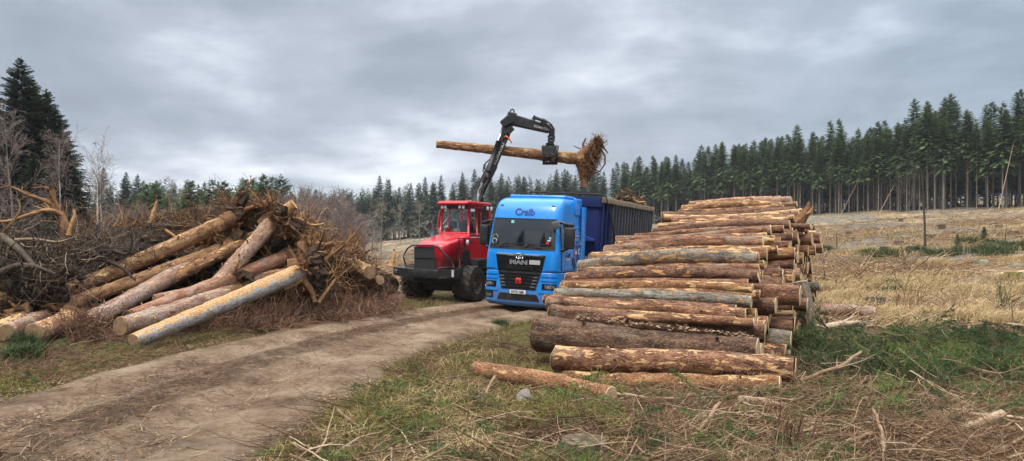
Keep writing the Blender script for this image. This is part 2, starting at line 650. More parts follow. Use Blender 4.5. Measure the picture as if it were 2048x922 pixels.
def fibrous(name, stops, rough=.9, sc=(14, 14, 14)):
    """colour by the random tint of each root, twig or blade, broken up by noise"""
    m, nt = new_mat(name)
    co = objco(nt)
    n = noise(nt, scaled(nt, co, sc), 1.0, 5, .65)
    f = mth(nt, 'ADD', mth(nt, 'MULTIPLY', tint(nt), .75), mth(nt, 'MULTIPLY', mth(nt, 'SUBTRACT', n, .38), .9))
    c = ramp(nt, f, stops)
    finish(nt, bsdf(nt, c, rough, .2))
    return m


M_['root'] = fibrous('brown_roots', [(0.0, (.030, .016, .010)), (.3, (.10, .050, .026)), (.55, (.22, .115, .055)), (.8, (.42, .23, .10)), (1, (.60, .38, .18))])
M_['root_dark'] = fibrous('dark_grey_roots', [(0.0, (.015, .012, .009)), (.35, (.045, .034, .026)), (.65, (.11, .082, .060)), (.88, (.26, .185, .125)), (1, (.42, .29, .18))])
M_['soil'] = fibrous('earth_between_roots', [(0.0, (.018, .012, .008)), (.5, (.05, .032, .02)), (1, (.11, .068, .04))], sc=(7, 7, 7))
M_['twig'] = fibrous('dry_twigs', [(0.0, (.035, .019, .011)), (.35, (.12, .068, .036)), (.62, (.25, .155, .088)), (.85, (.42, .30, .185)), (1, (.58, .47, .34))])
M_['twig_red'] = fibrous('red_brown_dead_brash', [(0.0, (.05, .028, .018)), (.4, (.14, .075, .045)), (.75, (.24, .13, .08)), (1, (.36, .23, .14))])
M_['stick'] = fibrous('grey_brown_sticks', [(0.0, (.09, .055, .035)), (.4, (.26, .165, .10)), (.7, (.44, .32, .21)), (1, (.60, .50, .38))], sc=(9, 9, 9))
M_['straw'] = fibrous('straw_grass', [(0.0, (.17, .115, .055)), (.4, (.33, .225, .105)), (.75, (.48, .345, .175)), (1, (.60, .47, .27))])
M_['moss'] = fibrous('mossy_grass', [(0.0, (.035, .042, .010)), (.35, (.095, .095, .022)), (.65, (.22, .20, .045)), (.85, (.34, .27, .10)), (1, (.44, .34, .18))])
M_['rush'] = fibrous('green_rushes', [(0.0, (.02, .035, .012)), (.5, (.055, .08, .03)), (1, (.14, .16, .06))])
M_['needle'] = fibrous('green_spruce_needles', [(0.0, (.012, .032, .014)), (.35, (.040, .085, .028)), (.7, (.105, .165, .042)), (1, (.24, .28, .07))], rough=.7)
M_['chip'] = fibrous('wood_chips', [(0.0, (.06, .034, .02)), (.4, (.19, .115, .07)), (.8, (.38, .26, .16)), (1, (.52, .41, .29))])
M_['pebble'] = fibrous('small_stones', [(0.0, (.11, .09, .07)), (.5, (.22, .19, .16)), (1, (.36, .33, .29))])


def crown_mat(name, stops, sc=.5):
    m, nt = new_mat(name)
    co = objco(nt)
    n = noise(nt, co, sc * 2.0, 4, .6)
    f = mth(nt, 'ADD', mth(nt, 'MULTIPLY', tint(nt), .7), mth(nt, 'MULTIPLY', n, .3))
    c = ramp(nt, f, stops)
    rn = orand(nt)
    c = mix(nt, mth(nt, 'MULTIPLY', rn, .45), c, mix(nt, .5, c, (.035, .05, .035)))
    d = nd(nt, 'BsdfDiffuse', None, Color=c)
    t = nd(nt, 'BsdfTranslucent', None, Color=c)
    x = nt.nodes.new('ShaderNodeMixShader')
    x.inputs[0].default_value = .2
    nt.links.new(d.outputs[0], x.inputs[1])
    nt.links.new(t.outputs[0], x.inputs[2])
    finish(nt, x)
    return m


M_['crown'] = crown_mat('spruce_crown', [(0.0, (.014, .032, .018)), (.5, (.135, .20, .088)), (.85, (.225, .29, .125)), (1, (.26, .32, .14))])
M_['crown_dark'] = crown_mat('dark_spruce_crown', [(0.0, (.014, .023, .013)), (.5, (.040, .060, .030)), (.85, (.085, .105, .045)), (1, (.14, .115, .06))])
M_['crown_far'] = crown_mat('distant_conifer_crown_hazed', [(0.0, (.045, .066, .045)), (.5, (.105, .145, .088)), (.85, (.155, .19, .11)), (1, (.20, .21, .13))])  # greyer stops with lifted darks put distance haze into the crown colour
M_['deadbranch'] = fibrous('dead_lower_branches', [(0.0, (.05, .042, .035)), (.5, (.11, .093, .075)), (1, (.20, .17, .14))])
M_['trunk'] = fibrous('spruce_trunk', [(0.0, (.10, .082, .065)), (.4, (.19, .155, .125)), (.8, (.29, .25, .205)), (1, (.38, .33, .28))], sc=(6, 6, 1.2))
M_['purple'] = fibrous('leafless_twig_crown', [(0.0, (.10, .072, .062)), (.4, (.19, .14, .12)), (.8, (.30, .235, .205)), (1, (.40, .33, .29))])
M_['paletwig'] = fibrous('pale_leafless_crown', [(0.0, (.12, .10, .075)), (.4, (.22, .19, .15)), (.8, (.33, .29, .23)), (1, (.42, .38, .32))])
m, nt = new_mat('white_birch_bark')
co = objco(nt)
n = noise(nt, scaled(nt, co, (3, 3, 9)), 1.2, 5, .6)
c = ramp(nt, n, [(.34, (.06, .05, .045)), (.42, (.36, .34, .31)), (.6, (.56, .54, .50))])
finish(nt, bsdf(nt, c, .8, .2))
M_['birch'] = m

# ground and track ---------------------------------------------------------------------------
m, nt = new_mat('forest_floor')
co = nd(nt, 'TexCoord').outputs['Object']
sp = nd(nt, 'SeparateXYZ', None, Vector=co)
# long flat patches on the clear-fell: straw grass, grey brash, moss
field = mth(nt, 'ADD', mth(nt, 'MULTIPLY', sp.outputs[0], .055), mth(nt, 'MULTIPLY', sp.outputs[1], .03))
fn = mth(nt, 'ADD', field, mth(nt, 'MULTIPLY', mth(nt, 'SUBTRACT', noise(nt, co, .16, 4), .5), 1.6))
is_field = smooth(nt, fn, 1.25, 2.1)
litter = ramp(nt, noise(nt, co, 2.4, 10, .72), [(.32, (.022, .013, .008)), (.47, (.060, .036, .020)), (.60, (.12, .078, .045)), (.74, (.22, .155, .09))])
mossn = noise(nt, co, 1.1, 7, .66)
mosscol = ramp(nt, noise(nt, co, 14, 6, .7), [(.34, (.03, .032, .008)), (.5, (.095, .09, .022)), (.68, (.21, .175, .055))])
near = mix(nt, smooth(nt, mth(nt, 'ADD', mossn, mth(nt, 'MULTIPLY', tint(nt), .13)), .53, .61), litter, mosscol)
p1 = noise(nt, scaled(nt, co, (.6, 1.0, 1)), .22, 9, .66, .3)
p2 = noise(nt, scaled(nt, co, (.8, 1.0, 1)), .75, 9, .7, .2)
straw = ramp(nt, p2, [(.32, (.13, .09, .05)), (.48, (.29, .205, .11)), (.62, (.42, .31, .17)), (.75, (.50, .40, .26))])
gbr = ramp(nt, noise(nt, co, 1.9, 10, .78), [(.34, (.055, .045, .036)), (.46, (.14, .12, .095)), (.58, (.24, .215, .175)), (.72, (.40, .37, .33))])
fcol = mix(nt, smooth(nt, p1, .50, .56), gbr, straw)
fcol = mix(nt, mth(nt, 'MULTIPLY', smooth(nt, noise(nt, co, .5, 6, .7), .60, .66), .9), fcol, (.19, .20, .035))
fcol = mix(nt, mth(nt, 'MULTIPLY', smooth(nt, noise(nt, scaled(nt, co, (1, 1, 1)), .9, 5, .7), .62, .70), .8), fcol, (.05, .055, .025))
c = mix(nt, is_field, near, fcol)
hb = mth(nt, 'ADD', noise(nt, co, 6, 9, .75), mth(nt, 'MULTIPLY', noise(nt, co, 1.7, 7, .7), 2.5))
finish(nt, bsdf(nt, c, .95, .12, 0, bump(nt, hb, .8, .12)))
M_['ground'] = m

m, nt = new_mat('dirt_track')
co = nd(nt, 'TexCoord').outputs['Object']
lat = nd(nt, 'Attribute', {'attribute_name': 'tint'}).outputs['Fac']     # lateral place on the track, 0..1
n1 = noise(nt, co, .8, 8, .62)
n2 = noise(nt, co, 9, 10, .75)
base = ramp(nt, mth(nt, 'ADD', mth(nt, 'MULTIPLY', n1, .6), mth(nt, 'MULTIPLY', n2, .4)), [(.38, (.085, .050, .028)), (.46, (.18, .114, .069)), (.54, (.27, .186, .120)), (.64, (.37, .275, .19)), (.74, (.46, .365, .27))])
# wheel lines are pale and firm, the middle and edges hold dark litter
latn = mth(nt, 'ADD', lat, mth(nt, 'MULTIPLY', mth(nt, 'SUBTRACT', noise(nt, co, .55, 5, .6), .5), .16))
mid = mth(nt, 'MULTIPLY', smooth(nt, mth(nt, 'ABSOLUTE', mth(nt, 'SUBTRACT', latn, .47)), .115, .05), smooth(nt, noise(nt, co, 1.6, 8, .7), .40, .52))
edge = smooth(nt, mth(nt, 'ABSOLUTE', mth(nt, 'SUBTRACT', latn, .5)), .36, .46)
dark = ramp(nt, noise(nt, co, 12, 8, .75), [(.38, (.022, .013, .007)), (.5, (.065, .038, .019)), (.66, (.15, .095, .05))])
c = mix(nt, mth(nt, 'MULTIPLY', mid, .85), base, dark)
c = mix(nt, mth(nt, 'MULTIPLY', edge, .7), c, dark)
damp = smooth(nt, noise(nt, co, .45, 6, .65), .55, .66)
c = mix(nt, mth(nt, 'MULTIPLY', damp, .45), c, (.085, .055, .034))
v = nd(nt, 'TexVoronoi', None, Vector=co, Scale=17.0, Randomness=1.0)
st = mth(nt, 'MULTIPLY', smooth(nt, v.outputs['Distance'], .24, .16), smooth(nt, nd(nt, 'SeparateColor', None, Color=v.outputs['Color']).outputs[0], .78, .84))
c = mix(nt, mth(nt, 'MULTIPLY', st, .8), c, (.36, .33, .30))
hb = mth(nt, 'ADD', mth(nt, 'MULTIPLY', n2, .6), mth(nt, 'ADD', mth(nt, 'MULTIPLY', noise(nt, co, 3.2, 8, .7), 1.6), mth(nt, 'MULTIPLY', st, .4)))
finish(nt, bsdf(nt, c, .92, .18, 0, bump(nt, hb, 1.0, .09)))
M_['track'] = m

m, nt = new_mat('rock')
co = objco(nt)
n = noise(nt, co, 3, 9, .7)
c = ramp(nt, n, [(.3, (.07, .062, .05)), (.5, (.19, .175, .15)), (.7, (.34, .32, .285))])
c = mix(nt, smooth(nt, noise(nt, co, 1.7, 5, .6), .55, .62), c, (.13, .14, .05))
finish(nt, bsdf(nt, c, .9, .2, 0, bump(nt, n, .7, .05)))
M_['rock'] = m

# vehicle paints ------------------------------------------------------------------------------
def paint(name, color, dirt=.25, dirtcol=(.16, .12, .085), rough=.28, top=1.4):
    m, nt = new_mat(name)
    co = nd(nt, 'TexCoord').outputs['Object']
    z = nd(nt, 'SeparateXYZ', None, Vector=co).outputs[2]
    n = noise(nt, co, 2.2, 8, .68)
    lowf = smooth(nt, z, top, .1)
    f = mth(nt, 'MULTIPLY', smooth(nt, mth(nt, 'ADD', n, mth(nt, 'MULTIPLY', lowf, .32)), .52, .84), dirt)
    f = mth(nt, 'ADD', f, .02)
    c = mix(nt, f, color, dirtcol)
    finish(nt, bsdf(nt, c, mth(nt, 'ADD', mth(nt, 'MULTIPLY', f, .9), rough, clamp=True), .5, 0, None, .35))
    return m


M_['blue'] = paint('bright_blue_paint', (.002, .235, .72), .45, rough=.24)
M_['blue_dark'] = paint('dark_blue_grubby_paint', (.006, .016, .085), .8, (.045, .036, .03), .5, 3.0)
M_['red'] = paint('red_machine_paint', (.52, .008, .014), .42, (.14, .09, .06))
m, nt = new_mat('grimy_trailer_blue')
co = nd(nt, 'TexCoord').outputs['Object']
sp = nd(nt, 'SeparateXYZ', None, Vector=co)
n = noise(nt, co, 1.6, 8, .68)
f = mth(nt, 'ADD', mth(nt, 'MULTIPLY', smooth(nt, sp.outputs[1], .3, 5.5), .75), mth(nt, 'MULTIPLY', mth(nt, 'SUBTRACT', n, .45), 1.6), clamp=True)
c = mix(nt, f, (.006, .018, .10), (.026, .021, .018))
finish(nt, bsdf(nt, c, .6, .3))
M_['blue_dark'] = m
M_['black'] = plain('black_plastic', (.014, .015, .017), .45, .4, dirt=.35)
M_['black_gloss'] = plain('black_gloss', (.008, .009, .011), .18, .5)
M_['crane'] = plain('black_crane_paint', (.014, .014, .017), .38, .5, dirt=.30, scale=5)
M_['grey'] = plain('grey_plastic', (.10, .105, .11), .5, .4, dirt=.2)
M_['steel'] = plain('steel', (.35, .35, .36), .35, .5, metal=.8, dirt=.4)
M_['chrome'] = plain('chrome', (.75, .76, .78), .12, .5, metal=1.0)
M_['silver'] = plain('silver_letters', (.34, .34, .36), .3, .5, metal=.5)
M_['white'] = plain('white_paint', (.78, .78, .76), .5)
M_['navy'] = plain('navy_lettering', (.014, .045, .22), .4)
M_['paleletter'] = plain('pale_lettering', (.62, .66, .72), .5)
M_['offwhite'] = plain('worn_white_lettering', (.52, .50, .46), .6, dirt=.3, scale=30)
M_['orange'] = plain('orange_plastic', (.72, .12, .02), .4)
M_['yellow'] = plain('yellow_label', (.72, .55, .03), .5)
M_['redplastic'] = plain('red_plastic', (.62, .02, .02), .4)
M_['rust'] = plain('rusty_rail', (.30, .235, .16), .8, .2, dirt=.8, dirtcol=(.13, .07, .035), scale=4)
M_['rib'] = plain('grubby_grey_blue_rib', (.12, .115, .125), .7, .2, dirt=.8, dirtcol=(.09, .07, .055), scale=2)
M_['beige'] = plain('beige_bars', (.62, .52, .33), .6, dirt=.4)
M_['skin'] = plain('skin', (.45, .26, .18), .6)
M_['cloth'] = plain('dark_workwear', (.03, .035, .045), .9)
M_['plate'] = plain('number_plate', (.70, .70, .67), .45)
M_['sticker'] = plain('grey_sticker', (.42, .42, .42), .6)
M_['teal'] = plain('teal_sticker', (.20, .55, .50), .5)
m, nt = new_mat('tyre_rubber')
co = objco(nt)
n = noise(nt, co, 4, 8, .7)
c = ramp(nt, n, [(.35, (.018, .017, .016)), (.55, (.05, .042, .034)), (.72, (.13, .10, .07))])
finish(nt, bsdf(nt, c, .9, .2, 0, bump(nt, n, .4, .02)))
M_['tyre'] = m
m, nt = new_mat('muddy_rim')
co = objco(nt)
n = noise(nt, co, 5, 7, .7)
c = ramp(nt, n, [(.35, (.05, .04, .035)), (.55, (.13, .10, .08)), (.72, (.24, .19, .15))])
finish(nt, bsdf(nt, c, .8, .3))
M_['rim'] = m
m, nt = new_mat('tinted_windscreen')
finish(nt, bsdf(nt, (.005, .007, .008), .03, 1.0, 0, None, 1.0))
M_['glass_dark'] = m
m, nt = new_mat('clear_cab_glass')
tr = nd(nt, 'BsdfTransparent', None, Color=(.93, .96, .96))
gl = nd(nt, 'BsdfGlossy', None, Color=(.9, .95, 1.0), Roughness=.04)
fr = nd(nt, 'Fresnel', None, IOR=1.5)
x = nt.nodes.new('ShaderNodeMixShader')
nt.links.new(mth(nt, 'ADD', fr.outputs[0], .05), x.inputs[0])
nt.links.new(tr.outputs[0], x.inputs[1])
nt.links.new(gl.outputs[0], x.inputs[2])
finish(nt, x)
M_['glass'] = m
m, nt = new_mat('headlamp_glass')
n = noise(nt, objco(nt), 30, 2)
finish(nt, bsdf(nt, ramp(nt, n, [(.45, (.03, .032, .036)), (.6, (.30, .31, .33))]), .1, .7, .2))
M_['lamp'] = m
m, nt = new_mat('punched_grille')
co = objco(nt)
v = nd(nt, 'TexVoronoi', None, Vector=co, Scale=38.0, Randomness=0.0).outputs['Distance']
c = mix(nt, smooth(nt, v, .36, .46), (.004, .004, .005), (.045, .045, .048))
finish(nt, bsdf(nt, c, .55, .4))
M_['punched'] = m

# ------------------------------------------------------------------ ground sheet and track
def make_ground():
    a1 = np.linspace(-42, 42, 430)
    a2 = np.concatenate([np.arange(-180, -42, 3.0), a1, np.arange(42.8, 180, 3.0)])
    az = np.radians(a2)
    r = np.concatenate([[0.4, 2.0, 4.0], np.geomspace(5.0, 60, 330), np.geomspace(60.8, 330, 130), np.geomspace(345, 900, 20)])
    A, Rr = np.meshgrid(az, r)
    X, Y = Rr * np.sin(A), Rr * np.cos(A)
    Z = H(X, Y)
    V = np.stack([X, Y, Z], -1).reshape(-1, 3)
    n, m = X.shape
    i = np.arange(n - 1)[:, None] * m
    j = np.arange(m)[None]
    j2 = (j + 1) % m
    F = np.stack([i + j, i + m + j, i + m + j2, i + j2], -1).reshape(-1, 4)
    mb = MB()
    la = np.abs(lateral(X, Y)).ravel()
    mb.add(V, F, 0, True, np.exp(-((la - 3.2) / 1.1) ** 2))
    mb.F.append((np.array([list(range(m))[::-1]]), 0, True))
    return tag(mb.build('ground', M_['ground']), kind='structure')


make_ground()


def make_track():
    seg = np.linalg.norm(np.diff(TC, axis=0), axis=1)
    s = np.concatenate([[0], np.cumsum(seg)])
    ss = np.arange(0, s[-1], .11)
    cx, cy = np.interp(ss, s, TC[:, 0]), np.interp(ss, s, TC[:, 1])
    nx, ny = np.interp(ss, s, TN[:, 0]), np.interp(ss, s, TN[:, 1])
    l = np.linspace(-2.75, 2.75, 60)
    X = cx[:, None] + nx[:, None] * l
    Y = cy[:, None] + ny[:, None] * l
    L = np.broadcast_to(l, X.shape)
    Z = H0(X, Y) + .012 * vnoise(X, Y, .28) + .02 * vnoise(X, Y, 1.1)
    for c in (-1.05, .95):
        Z = Z - .075 * np.exp(-((L - c) / .28) ** 2) + .022 * np.exp(-((np.abs(L - c) - .48) / .14) ** 2)
    Z = Z + .04 * np.exp(-((L + .1) / .35) ** 2)
    e = np.clip((np.abs(L) + .25 * vnoise(X, Y, 1.3) - 2.0) / .75, 0, 1)
    Z = Z - .26 * e * e
    n, m = X.shape
    i = np.arange(n - 1)[:, None] * m
    j = np.arange(m - 1)[None]
    F = np.stack([i + j, i + j + 1, i + m + j + 1, i + m + j], -1).reshape(-1, 4)
    mb = MB()
    mb.add(np.stack([X, Y, Z], -1).reshape(-1, 3), F, 0, True, ((L + 2.75) / 5.5).ravel())
    return tag(mb.build('dirt_track', M_['track']), kind='structure')


make_track()

# ------------------------------------------------------------------ trees
def spruce_geo(rng, h, cb, rad, whorls, per, leaf=.34, st=5, up=.3, sharp=.8, sub=2):
    """crown triangles of a spruce: V, F, tint"""
    z = cb * h + (h - cb * h) * (np.linspace(0, 1, whorls) ** .93) * .985
    z = np.repeat(z, per) + rng.normal(0, .12, whorls * per)
    n = len(z)
    rel = np.clip((h - z) / (h - cb * h), 0.01, 1.1)
    L = rad * (np.minimum(rel, 1) ** sharp) * rng.uniform(.55, 1.18, n) * np.where(rel > .85, rng.uniform(.5, 1, n), 1) + .12
    keep = rng.uniform(0, 1, n) > .10
    z, rel, L = z[keep], rel[keep], L[keep]
    n = len(z)
    az = rng.uniform(0, 2 * np.pi, n)
    a = up * (1 - rel) * 1.4 - .12 * rel + rng.normal(0, .07, n)
    b = .22 * rel + .05
    t = np.linspace(.12, .97, st)
    dt = (t[1] - t[0])
    o = np.stack([np.cos(az), np.sin(az)], 1)
    tn = np.stack([-np.sin(az), np.cos(az)], 1)

    def pos(tt):
        q = np.empty((n, len(tt), 3))
        q[..., :2] = o[:, None] * (L[:, None] * tt)[..., None]
        q[..., 2] = z[:, None] + L[:, None] * (a[:, None] * tt - b[:, None] * tt ** 2)
        return q
    A = pos(t)
    B = pos(t + dt * .8)
    V, F, T = [], [], []
    tb = rng.uniform(0, 1, n)
    for s in (-1, 1):
        for k in range(sub):
            ll = (leaf * L[:, None] * (1.15 - .75 * t) + .10) * rng.uniform(.6, 1.25, (n, st))
            fw = rng.uniform(.35, .8, (n, st))
            sw = s * rng.uniform(.5, 1.0, (n, st))
            tip = A.copy()
            tip[..., :2] += o[:, None] * (ll * fw)[..., None] + tn[:, None] * (ll * sw)[..., None]
            tip[..., 2] -= ll * rng.uniform(.0, .42, (n, st)) - (.05 if k else .0)
            V.append(np.stack([A, B, tip], 2).reshape(-1, 3))
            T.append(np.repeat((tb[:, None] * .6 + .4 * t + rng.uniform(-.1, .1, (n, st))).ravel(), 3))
    # tips
    A1 = pos(np.array([.8]))[:, 0]
    tip = pos(np.array([1.12]))[:, 0]
    w = np.concatenate([tn * .07, np.zeros((n, 1))], 1)
    V.append(np.stack([A1 - w, A1 + w, tip], 1).reshape(-1, 3))
    T.append(np.full(3 * n, .85))
    V.append(np.array([[-.09, 0, h - .5], [.09, 0, h - .5], [0, 0, h + .25], [0, -.09, h - .5], [0, .09, h - .5], [0, 0, h + .25]]))
    T.append(np.full(6, .7))
    V = np.concatenate(V)
    return V, np.arange(len(V)).reshape(-1, 3), np.concatenate(T)


def trunk_geo(rng, h, r, lean=.0, n=7):
    K = 8
    P = np.zeros((1, K, 3))
    P[0, :, 2] = np.linspace(-.4, h * .97, K)
    P[0, :, 0] = np.cumsum(rng.normal(0, .012 * h / K, K)) + lean * P[0, :, 2]
    P[0, :, 1] = np.cumsum(rng.normal(0, .012 * h / K, K))
    return tubes(P, np.linspace(r, r * .12, K)[None], n)


def dead_geo(rng, z0, z1, cnt, length):
    z = rng.uniform(z0, z1, cnt)
    az = rng.uniform(0, 2 * np.pi, cnt)
    S = np.stack([np.zeros(cnt), np.zeros(cnt), z], 1)
    D = np.stack([np.cos(az), np.sin(az), rng.uniform(-.45, .15, cnt)], 1)
    P, Rd = grow(S, D, length * rng.uniform(.3, 1, cnt), .022, 4, .12, -.03, .4, rng)
    return tubes(P, Rd, 3)


def make_spruce(seed, name, h, cb, rad, whorls, per, cmat, tr=.15, dead=60, dlen=1.3, **kw):
    rng = np.random.default_rng(seed)
    root = empty(name)
    V, F, T = spruce_geo(rng, h, cb, rad, whorls, per, **kw)
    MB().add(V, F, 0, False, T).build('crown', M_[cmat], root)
    V, F = trunk_geo(rng, h, tr)
    MB().add(V, F, 0, True, rng.uniform(.3, .9)).build('trunk', M_['trunk'], root)
    if dead:
        V, F = dead_geo(rng, h * .08, max(cb * h * 1.15, h * .3), dead, dlen)
        MB().add(V, F, 0, False, np.repeat(rng.uniform(0, 1, dead), len(V) // dead)).build('dead_branches', M_['deadbranch'], root)
    return remember(root)


# plantation on the right: long bare trunks, crown on the upper half
TALL = [make_spruce(20 + i, 'plantation_spruce', h, cb, rad, wh, pr, 'crown', tr, 60, 1.5, st=6, sharp=.60, leaf=.26)
        for i, (h, cb, rad, wh, pr, tr) in enumerate([(16, .44, 2.1, 50, 9, .13), (17, .50, 1.9, 46, 9, .15), (15, .40, 2.0, 48, 9, .11), (16.5, .54, 2.2, 44, 9, .15), (15.5, .48, 1.7, 46, 9, .11), (17.5, .44, 2.3, 52, 9, .15)])]
MIDS = [make_spruce(40 + i, 'forest_spruce', h, cb, rad, wh, pr, 'crown_far', tr, 40, 1.2, st=5, sharp=.8, leaf=.34)
        for i, (h, cb, rad, wh, pr, tr) in enumerate([(14.5, .30, 2.4, 42, 9, .13), (13.5, .22, 2.3, 42, 9, .13), (15, .36, 2.4, 44, 9, .14), (12.5, .15, 2.5, 40, 9, .13)])]
used = set()


def put(proto, x, y, s, label, cat, group, sink=.1, rz=None, name=None, sz=None):
    if proto.name in used:
        o = copy_tree(proto)
    else:
        o = proto
        used.add(proto.name)
    o.location = (x, y, Hs(x, y) - sink)
    o.rotation_euler = (0, 0, random.uniform(0, 6.28) if rz is None else rz)
    o.scale = (s, s, s if sz is None else sz)
    tag(o, label, cat, group)
    return o


random.seed(5)
rr = np.random.default_rng(11)
# front edge of the plantation: (pixel column, distance)
EDGE = np.array([(2560, 92), (2300, 98), (2048, 109), (1900, 116), (1760, 133), (1640, 148), (1540, 160), (1450, 172), (1300, 186), (1210, 198)], float)
EX = (EDGE[:, 0] - 1024) / FPX * EDGE[:, 1]
EY = EDGE[:, 1]
es = np.concatenate([[0], np.cumsum(np.hypot(np.diff(EX), np.diff(EY)))])
cnt = 0
nR = int(es[-1] / 2.45)
for row in range(4):
    for k in range(nR):
        s = (k + rr.uniform(-.38, .38) + .5 * (row % 2)) * 2.45
        x, y = np.interp(s, es, EX), np.interp(s, es, EY)
        # away from the field: along the view and slightly to the right
        x += row * 2.6 * .55 + rr.normal(0, .5)
        y += row * 2.6 * .85 + rr.normal(0, .5)
        pxx = 1024 + x / y * FPX
        if pxx > 2110 and row > 0 or pxx > 2200:
            continue
        if row == 0 and rr.uniform() < .10:
            continue
        put(TALL[rr.integers(6)], x, y, rr.uniform(.84, 1.10) * (1.0 if row else .97), 'tall spruce with bare grey trunk at the plantation edge behind the right field', 'tree', 'spruces of the plantation edge on the right')
        cnt += 1
# far forest across the middle and left
EDGE2 = np.array([(1215, 205), (1100, 215), (980, 212), (880, 214), (790, 216), (720, 205), (640, 190), (560, 178), (470, 165), (380, 158), (280, 150), (180, 140), (60, 130)], float)
FX = (EDGE2[:, 0] - 1024) / FPX * EDGE2[:, 1]
FY = EDGE2[:, 1]
fs = np.concatenate([[0], np.cumsum(np.hypot(np.diff(FX), np.diff(FY)))])
nF = int(fs[-1] / 3.3)
for row in range(2):
    for k in range(nF):
        s = (k + rr.uniform(-.4, .4) + .5 * row) * 3.3
        x, y = np.interp(s, fs, FX), np.interp(s, fs, FY)
        y += row * 3.2 + rr.normal(0, .6)
        pxx = 1024 + x / y * FPX
        hs = 1.10 if pxx > 740 else np.interp(pxx, [100, 560, 740], [1.0, 1.0, 1.08])
        put(MIDS[rr.integers(4)], x, y, rr.uniform(.84, 1.14) * hs, 'conifer in the far dark forest edge across the middle and left', 'tree', 'conifers of the far forest edge')
        cnt += 1

# the mass of forest behind those rows
def forest_mass():
    protos = []
    rg = np.random.default_rng(91)
    for i in range(5):
        h = rg.uniform(14.5, 17.5)
        V, F, T = spruce_geo(rg, h, rg.uniform(.02, .30), 2.9, 26, 6, leaf=.46, st=4, sharp=.6, sub=1)
        Vt, Ft = trunk_geo(rg, h, .16, 0, 4)
        Vd, Fd = dead_geo(rg, 1, h * .5, 22, 1.6)
        protos.append((V, F, T, Vt, Ft, Vd, Fd))
    mc, mt = MB(), MB()
    pts = []
    for row in range(4, 17):
        for k in range(int(es[-1] / 3.1)):
            s = (k + rg.uniform(-.4, .4)) * 3.1
            x, y = np.interp(s, es, EX) + row * 2.9 * .55, np.interp(s, es, EY) + row * 2.9 * .85
            pts.append((x, y, rg.uniform(.74, 1.0) * (1 - .012 * (row - 4))))
    for row in range(2, 9):
        for k in range(int(fs[-1] / 3.4)):
            s = (k + rg.uniform(-.4, .4)) * 3.4
            x, y = np.interp(s, fs, FX), np.interp(s, fs, FY) + row * 3.8
            pxx = 1024 + x / y * FPX
            hs = .98 if pxx > 740 else np.interp(pxx, [100, 560, 740], [.88, .90, .96])
            pts.append((x, y, rg.uniform(.8, 1.05) * hs))
    for x, y, s in pts:
        V, F, T, Vt, Ft, Vd, Fd = protos[rg.integers(5)]
        a = rg.uniform(0, 6.28)
        M = np.array([[math.cos(a), -math.sin(a), 0], [math.sin(a), math.cos(a), 0], [0, 0, 1]]) * s
        c = np.array([x, y, Hs(x, y) - .2])
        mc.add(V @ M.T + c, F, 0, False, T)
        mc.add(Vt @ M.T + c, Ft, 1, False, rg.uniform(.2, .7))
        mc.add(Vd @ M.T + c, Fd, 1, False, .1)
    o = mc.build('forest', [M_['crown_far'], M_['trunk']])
    tag(o, 'deep dense conifer forest filling the land behind its front rows', 'forest', kind='stuff')


forest_mass()
print('individual forest trees', cnt)

# ---------------------------------------------------------------- leafless trees
def bare_tree(seed, name, h, r, trunkmat, twigmat, spread=.9, br=26, tw=7, fine=4, lr=.42, lift=.06, tmin=.25, lean=(0, 0), tmode=.6, r_tw=1.0, weep=0.0):
    rng = np.random.default_rng(seed)
    root = empty(name)
    P, Rd = grow(np.zeros((1, 3)) - np.array([0, 0, .2]), np.array([[lean[0], lean[1], 1.]]), h, r, 10, .05, .05, .10, rng)
    V, F = tubes(P, Rd, 8)
    MB().add(V, F, 0, True).build('trunk', M_[trunkmat], root)
    P1, R1 = sprout(P, Rd, br, lr, spread, tmin, 6, .14, lift, .42, rng)
    P2, R2 = sprout(P1, R1, tw, .45, .75, .15, 5, .18, .02 - weep * .5, .5, rng)
    R2 = np.maximum(R2, .007 * r_tw)
    mb = MB()
    for Pq, Rq, n in ((P1, R1, 4), (P2, R2, 3)):
        V, F = tubes(Pq, np.maximum(Rq, .008 * r_tw), n)
        mb.add(V, F, 0, False, np.repeat(rng.uniform(0, .8, len(Pq)), Pq.shape[1] * n))
    if fine:
        P3_, R3_ = sprout(P2, R2, fine, .55, .7, .1, 4, .2, -.03 - weep, .6, rng)
        V, F = tubes(P3_, np.maximum(R3_, .006 * r_tw), 3)
        mb.add(V, F, 0, False, np.repeat(rng.uniform(.2, 1, len(P3_)), 4 * 3))
    mb.build('crown', M_[twigmat], root)
    root['h'] = float(np.percentile(np.concatenate(mb.V)[:, 2], 99.7))
    return remember(root)


def at_px(px, D):
    return (px - 1024) / FPX * D, D


def put_px(proto, px, D, s, label, cat, group=None, sink=.15, rz=0.0):
    x, y = at_px(px, D)
    return put(proto, x, y, s, label, cat, group, sink, rz)


